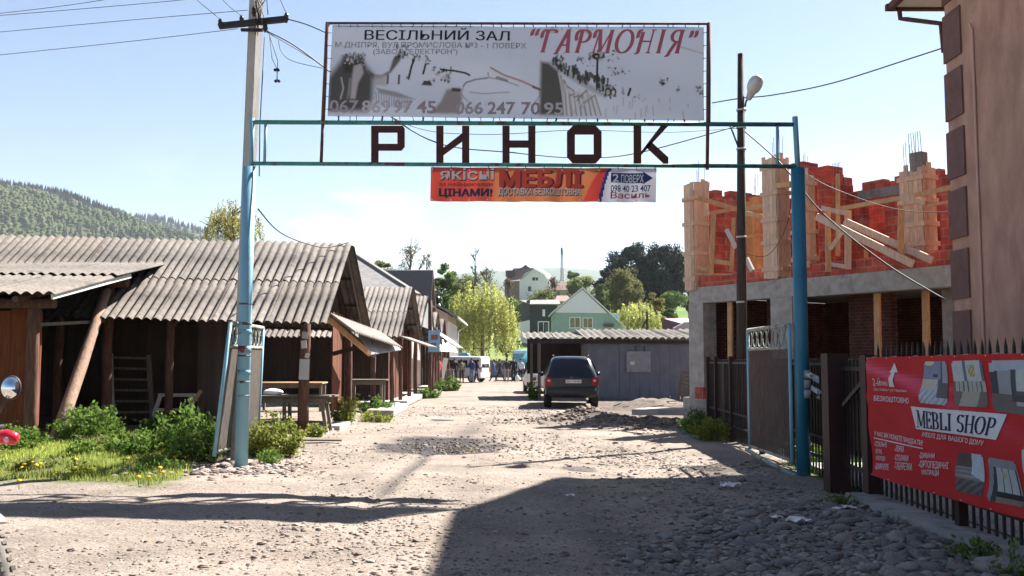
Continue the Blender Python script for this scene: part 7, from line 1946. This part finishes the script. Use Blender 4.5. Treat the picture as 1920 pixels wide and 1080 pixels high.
def tree(label, px, d, top, base, wpx, kind, col, n=2600, ls=.3, name='tree', group=None, bare=False, y0=None, trunk=True, cl=26, shape=None):
    """crown seen between rows top and base of the photograph, wpx wide, at distance d"""
    n = int(n * (2.4 if kind == 'pine' else 1.5)); ls = ls * (1.5 if kind == 'pine' else 1.3); cl = int(cl * 1.5) if kind != 'willow' else cl
    a, b = P(px, top, d), P(px, base, d); w = wpx / F * d / 2; gz = g1(a.x, d)
    T = thing(name, label, 'tree', (a.x, d, gz), group)
    H = a.z - gz; c0 = b.z; mb = MB(); tips = []
    if kind in ('round', 'willow', 'pine'):
        mid = Vector((a.x, d, c0 + (a.z - c0) * .35))
        mb.tube([Vector((a.x + random.uniform(-.1, .1) * w, d, gz - .3)), Vector((a.x + random.uniform(-.12, .12) * w, d, (gz + c0) / 2)), mid, Vector((a.x, d, c0 + (a.z - c0) * .75))], [H * .022 + .05, H * .018 + .04, H * .013 + .03, .03], 8)
        for k in range(7):
            an = k * 2.4 + random.random(); limb(mb, mid + Vector((0, 0, random.uniform(-.25, .3) * (a.z - c0))), Vector((math.cos(an), math.sin(an), random.uniform(.3, .9))).normalized(), w * .75, (H * .009 + .02) * (.45 if kind == 'willow' else 1), 1, tips)
    else:
        base_ = Vector((a.x, d, gz - .3)); mb.tube([base_, Vector((a.x + random.uniform(-.1, .1) * w, d, gz + H * .4)), Vector((a.x, d, a.z - .12 * H)), Vector((a.x + .05 * w, d, a.z))], [H * .018 + .04, H * .013 + .03, .05, .02], 7)
        for k in range(16):
            f = random.uniform(.35, .92); an = random.uniform(0, 6.28)
            limb(mb, Vector((a.x, d, gz + H * f)), Vector((math.cos(an), math.sin(an), 1.3)).normalized(), w * (1.25 - f) * 1.2, .05 + .01 * H * (1 - f), 2, tips, .55, .8)
    part(T, 'trunk', mb, BARK)
    col = np.array(col)
    if kind == 'willow':
        S = []; TT = []
        for k in range(cl * 9):
            an = nr.uniform(0, 6.283); r = w * math.sqrt(nr.uniform(.02, 1)); f = nr.uniform(0, 1)
            zt = a.z - (a.z - c0) * (.02 + .30 * (r / w) ** 2 + .35 * nr.random()); ln = (a.z - c0) * nr.uniform(.18, .5)
            m = max(5, int(n / (cl * 9))); tt = np.linspace(0, 1, m)
            x = a.x + r * math.cos(an) * (1 + .12 * tt) + nr.normal(0, .06 * w, 1) + nr.normal(0, .025 * w, m); y = d + r * math.sin(an) * (1 + .12 * tt) + nr.normal(0, .03 * w, m); z = np.maximum(zt - ln * tt, c0 - .1 * (a.z - c0) * nr.random())
            S.append(np.stack([x, y, z], 1)); TT.append(np.tile(col * nr.uniform(.65, 1.3), (m, 1)))
        C, t = np.concatenate(S), np.concatenate(TT)
        t = t * nr.uniform(.8, 1.2, (len(C), 1)); leaf_cloud(T, 'crown', C, ls * nr.uniform(.6, 1.2, len(C)), t, LEAF, .4, -.8)
        return T
    if kind == 'bare':
        tp = np.array([list(v) for v in tips]); C = np.repeat(tp, max(1, n // len(tp)), 0); C = C + nr.normal(0, .07 * w, C.shape)
    else:
        S = []
        for k in range(cl):
            v = nr.normal(size=3); v /= np.linalg.norm(v); f = nr.uniform(.45, 1.0) ** .6
            p = np.array([a.x, d, (a.z + c0) / 2]) + v * f * np.array([w * .86, w * .86, (a.z - c0) * .45])
            if shape == 'cone': p[0] = a.x + (p[0] - a.x) * (1.15 - (p[2] - c0) / (a.z - c0)); p[1] = d + (p[1] - d) * (1.15 - (p[2] - c0) / (a.z - c0))
            if shape == 'flat': p[2] = max(p[2], c0 + .25 * (a.z - c0))
            S.append((p, nr.uniform(.22, .44) * w, nr.uniform(.72, 1.28)))
        C, TT = [], []
        for p, r, q in S:
            m = n // cl; v = nr.normal(size=(m, 3)); v /= np.linalg.norm(v, axis=1)[:, None]; v *= (nr.random((m, 1)) ** .45)
            C.append(p + v * np.array([r, r, r * .75])); TT.append(np.tile(col * q, (m, 1)))
        C, t = np.concatenate(C), np.concatenate(TT) * (1.3 if kind == 'round' else 1)
        leaf_cloud(T, 'crown', C, ls * nr.uniform(.6, 1.25, len(C)), t * nr.uniform(.8, 1.2, (len(C), 1)), PINEM if kind == 'pine' else LEAF)
        return T
    t = np.tile(col, (len(C), 1)) * nr.uniform(.7, 1.3, (len(C), 1)); leaf_cloud(T, 'crown', C, ls * nr.uniform(.6, 1.2, len(C)), t, LEAF)
    return T

random.seed(71)
GT = 'trees beyond the market'
tree('tall drooping yellow-green tree rising behind the long stall and gate post', 438, 46, 368, 470, 104, 'willow', (.30, .29, .10), 2800, .12, 'willow_tree', GT, cl=20)
tree('big yellow-green willow at the end of the street', 905, 97, 512, 684, 122, 'willow', (.35, .37, .11), 9000, .26, 'willow_tree', GT, cl=34)
tree('lower willow bough mass left of the big willow, over the blue truck', 866, 104, 540, 690, 70, 'willow', (.26, .30, .09), 4600, .26, 'willow_tree', GT, cl=22)
tree('green broadleaf tree left of the willow beside the dark roof', 832, 112, 490, 650, 66, 'round', (.085, .125, .03), 3600, .34, 'broadleaf_tree', GT, cl=34)
tree('small fresh green tree peeping over the grey hall roof', 716, 90, 482, 560, 44, 'round', (.12, .145, .05), 1400, .26, 'broadleaf_tree', GT, cl=20)
tree('nearly bare branching tree above the dark barn roof', 770, 100, 445, 560, 70, 'bare', (.12, .13, .06), 900, .16, 'bare_tree', GT)
tree('thin pale half-bare tree right of the bare tree', 800, 104, 470, 560, 40, 'bare', (.15, .16, .08), 600, .16, 'bare_tree', GT)
tree('tall thin bare poplar behind the willow', 891, 118, 462, 620, 34, 'bare', (.10, .10, .06), 300, .16, 'bare_tree', GT)
tree('half-bare grey-green tree between poplar and white house', 912, 150, 505, 570, 44, 'bare', (.13, .14, .07), 700, .2, 'bare_tree', GT)
tree('grey-green tree right behind the willow top', 868, 140, 506, 600, 60, 'round', (.11, .135, .06), 2400, .34, 'broadleaf_tree', GT, cl=26)
tree('huge dark pine crown, the tallest of the dark group', 1183, 205, 447, 590, 96, 'pine', (.022, .034, .022), 8000, .42, 'pine_tree', GT, cl=70)
tree('dark pine right of the tallest one, touching the unfinished house', 1246, 205, 451, 590, 84, 'pine', (.024, .036, .024), 7000, .42, 'pine_tree', GT, cl=60)
tree('lower dark pine at the left of the dark group', 1140, 208, 494, 590, 52, 'pine', (.026, .038, .024), 3600, .42, 'pine_tree', GT, cl=34)
tree('slim dark pine between the two tallest ones', 1212, 212, 470, 595, 44, 'pine', (.021, .032, .022), 3000, .42, 'pine_tree', GT, cl=30)
tree('dark pine at the far right, half hidden by the unfinished house', 1290, 208, 470, 590, 60, 'pine', (.023, .035, .023), 3000, .42, 'pine_tree', GT, cl=34)
tree('rounded olive-green tree in front of the pines', 1172, 150, 500, 606, 76, 'round', (.115, .115, .045), 5200, .30, 'broadleaf_tree', GT, cl=60)
tree('yellow-green willow right of the mint house', 1196, 122, 560, 640, 88, 'willow', (.36, .37, .115), 5200, .26, 'willow_tree', GT, cl=26)
tree('smaller yellow-olive tree beside the purple roof', 1226, 135, 541, 640, 42, 'round', (.15, .145, .045), 2400, .28, 'broadleaf_tree', GT, cl=30)
tree('bright green tree left of the pines', 1088, 215, 514, 575, 56, 'round', (.12, .15, .05), 2800, .42, 'broadleaf_tree', GT, cl=30)
tree('pale slim tree behind the bright green one', 1074, 225, 500, 560, 24, 'round', (.11, .13, .06), 1300, .4, 'broadleaf_tree', GT, cl=16)
tree('bare reddish tree in front of the white house side', 955, 200, 528, 590, 32, 'bare', (.11, .085, .06), 500, .25, 'bare_tree', GT)
tree('thin bare tree right of the white house', 1040, 205, 524, 580, 30, 'bare', (.12, .09, .07), 500, .25, 'bare_tree', GT)
tree('green thicket below the white house', 962, 165, 556, 615, 50, 'round', (.10, .13, .04), 2600, .34, 'broadleaf_tree', GT, cl=34)
tree('pale bush on the slope under the white house', 1015, 170, 545, 580, 60, 'round', (.13, .145, .055), 2200, .34, 'shrub', 'shrubs on the hillside', cl=30)
tree('low olive bush beside the sunny slope path', 952, 110, 635, 668, 36, 'round', (.10, .12, .04), 1500, .2, 'shrub', 'shrubs on the hillside', cl=20)
tree('low green bush behind the people at the street end', 908, 92, 672, 712, 40, 'round', (.09, .14, .03), 1500, .16, 'shrub', 'shrubs on the hillside', cl=20)
for lab, px, d, tp, bs, w in (('green tree far right under the pines', 1262, 190, 545, 580, 50), ('green bush in the field beside the pines', 1255, 150, 580, 605, 30), ('dark green tree behind the mint house chimney side', 1125, 180, 530, 590, 40)):
    tree(lab, px, d, tp, bs, w, 'round', (.065, .10, .03), 1500, .34, 'broadleaf_tree', GT, cl=24)

# ------------------------------------------------------------------ weeds at the foot of posts
def weed(label, c, r, h, n, ls, col, flowers=0, name='weed_clump', tallness=.5):
    T = thing(name, label, 'weeds', (c[0], c[1], g1(c[0], c[1])), 'weeds along the verges')
    mb = MB(); gz = g1(c[0], c[1]); C = []; TT = []; col = np.array(col)
    ns = max(8, n // 45)
    for k in range(ns):
        a = random.uniform(0, 6.28); q = r * math.sqrt(random.random()) ; x, y = c[0] + q * .55 * math.cos(a), c[1] + q * .55 * math.sin(a)
        hh = h * (1 - .55 * (q / r) ** 2) * random.uniform(.6, 1.05); e = Vector((x + q * .5 * math.cos(a) + random.uniform(-.05, .05), y + q * .5 * math.sin(a), gz + hh))
        s = Vector((x, y, gz - .02)); m = s.lerp(e, .5) + Vector((0, 0, .05 * hh)); mb.tube([s, m, e], [.006, .005, .003], 4, (.10, .14, .04))
        for i in range(n // ns):
            f = random.uniform(.12, 1.05); p = s.lerp(e, min(f, 1)) + Vector((random.gauss(0, .05), random.gauss(0, .05), random.gauss(0, .03)))
            C.append(p); TT.append(col * random.uniform(.65, 1.35) * (np.array([1.25, 1.1, .8]) if random.random() < .12 else 1))
    part(T, 'stem', mb, GRASSM)
    leaf_cloud(T, 'foliage', np.array([list(p) for p in C]), ls * nr.uniform(.55, 1.3, len(C)), np.array(TT), LEAF, .5, .35)
    return T
G1, G2 = (.10, .17, .03), (.19, .22, .04)
weed('leafy dark green bush at the foot of the log brace', (-7.45, 17.0), .62, .72, 2000, .085, G1)
weed('broad green weed clump in front of the leaning log post', (-8.0, 15.1), .75, .50, 2200, .085, G1)
weed('green weeds hugging the left picture edge below the plank door', (-8.6, 14.6), .6, .34, 1200, .08, G1)
weed('tall weed bush left of the leaning gate leaf', (-5.15, 15.3), .55, .78, 2000, .085, G1)
weed('low clump of weeds between the brace and the gate', (-5.7, 14.6), .5, .40, 1200, .075, G1)
weed('yellow-green weed bush right of the left blue post', (-3.78, 15.4), .46, .72, 1800, .075, G2)
weed('small weeds at the stony edge beside the left blue post', (-3.6, 14.55), .25, .22, 450, .06, G1)
weed('weeds swallowing the foot of the leaning gate leaf', (-4.62, 14.1), .42, .55, 1500, .08, G1)
weed('weeds behind the left blue post, under the open leaf', (-4.25, 15.2), .40, .6, 1300, .08, G2)
weed('dark weeds in the shade under the long stall eave', (-7.0, 19.5), .5, .4, 900, .08, G1)
weed('weeds and dry leaves at the corner post of the nearest stall', (-4.1, 19.5), .36, .26, 700, .07, G2)
weed('tall yellow-flowered weeds by the gable of the nearest stall', (-3.95, 23.0), .34, .95, 1000, .085, G2)
weed('grassy clump on the street edge before the second stall', (-3.55, 24.6), .5, .30, 800, .08, G2)
weed('spiky green clump in front of the grey awning', (-3.95, 28.3), .5, .55, 1100, .10, G1)
weed('weeds below the third stall', (-3.55, 41.0), .5, .5, 800, .12, G1)
weed('bush of weeds by the posts of the fourth stall', (-3.45, 51.0), .8, .8, 1000, .16, G1)
weed('leafy weeds beside the carport post', (.85, 40.2), .35, .9, 700, .11, G1)
weed('yellowing weeds against the end of the dark fence', (4.3, 20.6), .55, .55, 1300, .08, G2)
weed('green bush at the far end of the dark fence', (4.35, 22.2), .5, .62, 1200, .09, G1)
weed('weeds behind the pickets of the right gate leaf', (4.95, 15.8), .5, .55, 1100, .08, G1)
weed('grass tuft growing out of the stones below the plinth', (3.70, 7.7), .22, .16, 350, .05, G1)
weed('grass tuft at the bottom right corner below the plinth', (3.68, 7.0), .26, .20, 450, .05, G1)
weed('small weed by the brown fence post among white litter', (3.62, 10.6), .16, .14, 200, .05, G1)

random.seed(23)
for k, lab in enumerate(('small broadleaf weed near the left picture edge', 'small weed in front of the leaning log post', 'low weed beside the dandelions at the left', 'broad weed in the middle of the verge', 'low weed at the front edge of the verge', 'pale weed between the brace and the bushes', 'weed tuft near the stones at the verge corner', 'yellowish weed just left of the gate leaf foot')):
    x, y = ((-7.1, 12.9), (-7.6, 14.2), (-6.4, 13.1), (-6.3, 14.4), (-5.6, 12.6), (-6.9, 15.9), (-4.75, 13.0), (-5.1, 13.7))[k]
    weed(lab, (x, y), random.uniform(.18, .34), random.uniform(.12, .3), random.randint(260, 480), random.uniform(.05, .085), (G1, G2, (.14, .16, .05))[k % 3])

# ------------------------------------------------------------------ grass
def blades(name, label, n, sample, h0, h1, col):
    pts = sample(n); k = len(pts); x, y = pts[:, 0], pts[:, 1]; z = gh(x, y)
    h = nr.uniform(h0, h1, k) * (1 + .8 * fbm(x * 1.2, y * 1.2, 8, 2)); a = nr.uniform(0, 6.283, k); w = nr.uniform(.004, .008, k) * (.6 + y * .035)
    le = nr.uniform(.1, .7, k) * h; ca, sa = np.cos(a), np.sin(a); b = nr.uniform(0, 6.283, k)
    def pt(f, side): return np.stack([x + le * f * f * np.cos(b) + side * w * ca * (1 - f * .8), y + le * f * f * np.sin(b) + side * w * sa * (1 - f * .8), z + h * f - .01], 1)
    v = np.stack([pt(0, -1), pt(0, 1), pt(.55, 1), pt(.55, -1), pt(1, .3)], 1).reshape(-1, 3)
    me = bpy.data.meshes.new(name); me.vertices.add(5 * k); me.vertices.foreach_set('co', v.ravel())
    o = np.arange(k)[:, None] * 5; li = np.concatenate([o + np.array([0, 1, 2, 3]), o + np.array([3, 2, 4])], 1).ravel()
    me.loops.add(7 * k); me.loops.foreach_set('vertex_index', li); me.polygons.add(2 * k)
    st = np.stack([np.arange(k) * 7, np.arange(k) * 7 + 4], 1).ravel(); me.polygons.foreach_set('loop_start', st); me.update(calc_edges=True)
    t = np.array(col) * nr.uniform(.6, 1.4, (k, 1)) * (1 + .5 * fbm(x * .8, y * .8, 9, 2)[:, None]); t[nr.random(k) < .12] *= np.array([1.7, 1.25, 1.0])
    t = np.concatenate([np.repeat(t, 7, 0), np.ones((7 * k, 1))], 1).astype(np.float32)
    me.color_attributes.new('tint', 'FLOAT_COLOR', 'CORNER').data.foreach_set('color', t.ravel()); me.materials.append(GRASSM)
    ob = bpy.data.objects.new(name, me); COL.objects.link(ob); tag(ob, label, None, None, 'stuff')
def region(x0, x1, y0, y1, thr=.5):
    def f(n):
        p = np.stack([nr.uniform(x0, x1, n), nr.uniform(y0, y1, n)], 1); return p[grass_mask(p[:, 0], p[:, 1]) * nr.uniform(.4, 1, n) * (1 + .9 * np.minimum(0, .1 + fbm(p[:, 0] * 1.1, p[:, 1] * 1.1, 55, 3))) > thr]
    return f
blades('grass', 'short grass of the verge at the left', 60000, region(-9.2, -3.8, 11.4, 19.0), .04, .11, (.25, .31, .065))
blades('grass', 'grass behind the picket fence', 16000, region(4.2, 6.2, 5.5, 16.5), .07, .17, (.045, .085, .016))
blades('grass', 'scattered grass along the foot of the stalls and fences', 26000, region(-6, 6, 18.5, 60, .35), .05, .18, (.09, .125, .025))

def hit(px, py, lift=0.0):
    for d in np.arange(6.0, 60.0, .04):
        q = P(px, py, d)
        if q.z < g1(q.x, q.y) + lift: return q
    return q
YEL = mat('dandelion_yellow', (.62, .36, .008), (.72, .46, .015), 20, rough=.8, trans=.2)
random.seed(9)
spots = [(45, 872), (52, 866), (60, 868), (68, 873), (75, 870), (40, 878), (36, 902), (142, 862), (140, 878), (152, 880), (103, 887), (232, 862), (240, 861), (256, 862), (328, 857), (336, 855), (345, 856), (352, 856), (300, 878), (305, 887), (278, 896), (260, 895), (383, 832), (506, 790), (490, 802)]
for px, py in spots:
    q = hit(px, py, .10); q.z = g1(q.x, q.y) + .10
    T = thing('dandelion', 'yellow dandelion in the grass verge by the left gate post', 'flower', (q.x, q.y, g1(q.x, q.y)), 'dandelions in the verge')
    mb = MB(); mb.tube([(q.x, q.y, q.z - .12), q], .004, 4, (.1, .15, .04)); part(T, 'stem', mb, GRASSM)
    mb = MB(); mb.lathe(q, [(.008, -.006), (.030, .004), (.026, .012), (.0, .016)], (random.uniform(-.4, .4), random.uniform(-.6, 0), 1), 9); part(T, 'flower_head', mb, YEL)

# ------------------------------------------------------------------ litter
random.seed(13)
for lab, px, py, s in (('torn white paper scrap lying on the river stones, left one', 1497, 978, .13), ('small white scrap just left of the torn paper on the stones', 1458, 973, .07), ('white paper scrap by the brown fence post', 1592, 953, .08), ('pale flattened wrapper on the shaded dirt near the gate', 1370, 911, .15), ('small white scrap in the shade in mid street', 1068, 931, .07), ('white scrap below the paper by the fence post', 1570, 955, .06)):
    q = hit(px, py, .035); mb = MB(); n = 5; vs = []
    for i in range(n):
        for j in range(n): vs.append((q.x + (i / (n - 1) - .5) * s * 1.6 + random.uniform(-.02, .02) * s * 6, q.y + (j / (n - 1) - .5) * s * 1.2, g1(q.x, q.y) + .05 + random.uniform(-.2, .25) * s))
    mb.add(vs, [(i * n + j, i * n + j + 1, (i + 1) * n + j + 1, (i + 1) * n + j) for i in range(n - 1) for j in range(n - 1)]); solo('paper_scrap', mb, WHITEP, lab, 'litter')
# ================================================================== AIR
mb = MB(); mb.span((-2600, -80, -8), (2600, 6900, 640))
hz_m = bpy.data.materials.new('air'); hz_m.use_nodes = True
hn, hk = hz_m.node_tree.nodes, hz_m.node_tree.links; hn.clear()
ho = hn.new('ShaderNodeOutputMaterial'); hv = hn.new('ShaderNodeVolumePrincipled')
hv.inputs['Color'].default_value = (.80, .88, 1.0, 1); hv.inputs['Density'].default_value = .00009; hv.inputs['Anisotropy'].default_value = .1
hk.new(hv.outputs[0], ho.inputs['Volume'])
solo('haze', mb, hz_m, 'thin pale haze over the valley', None, None, 'stuff')
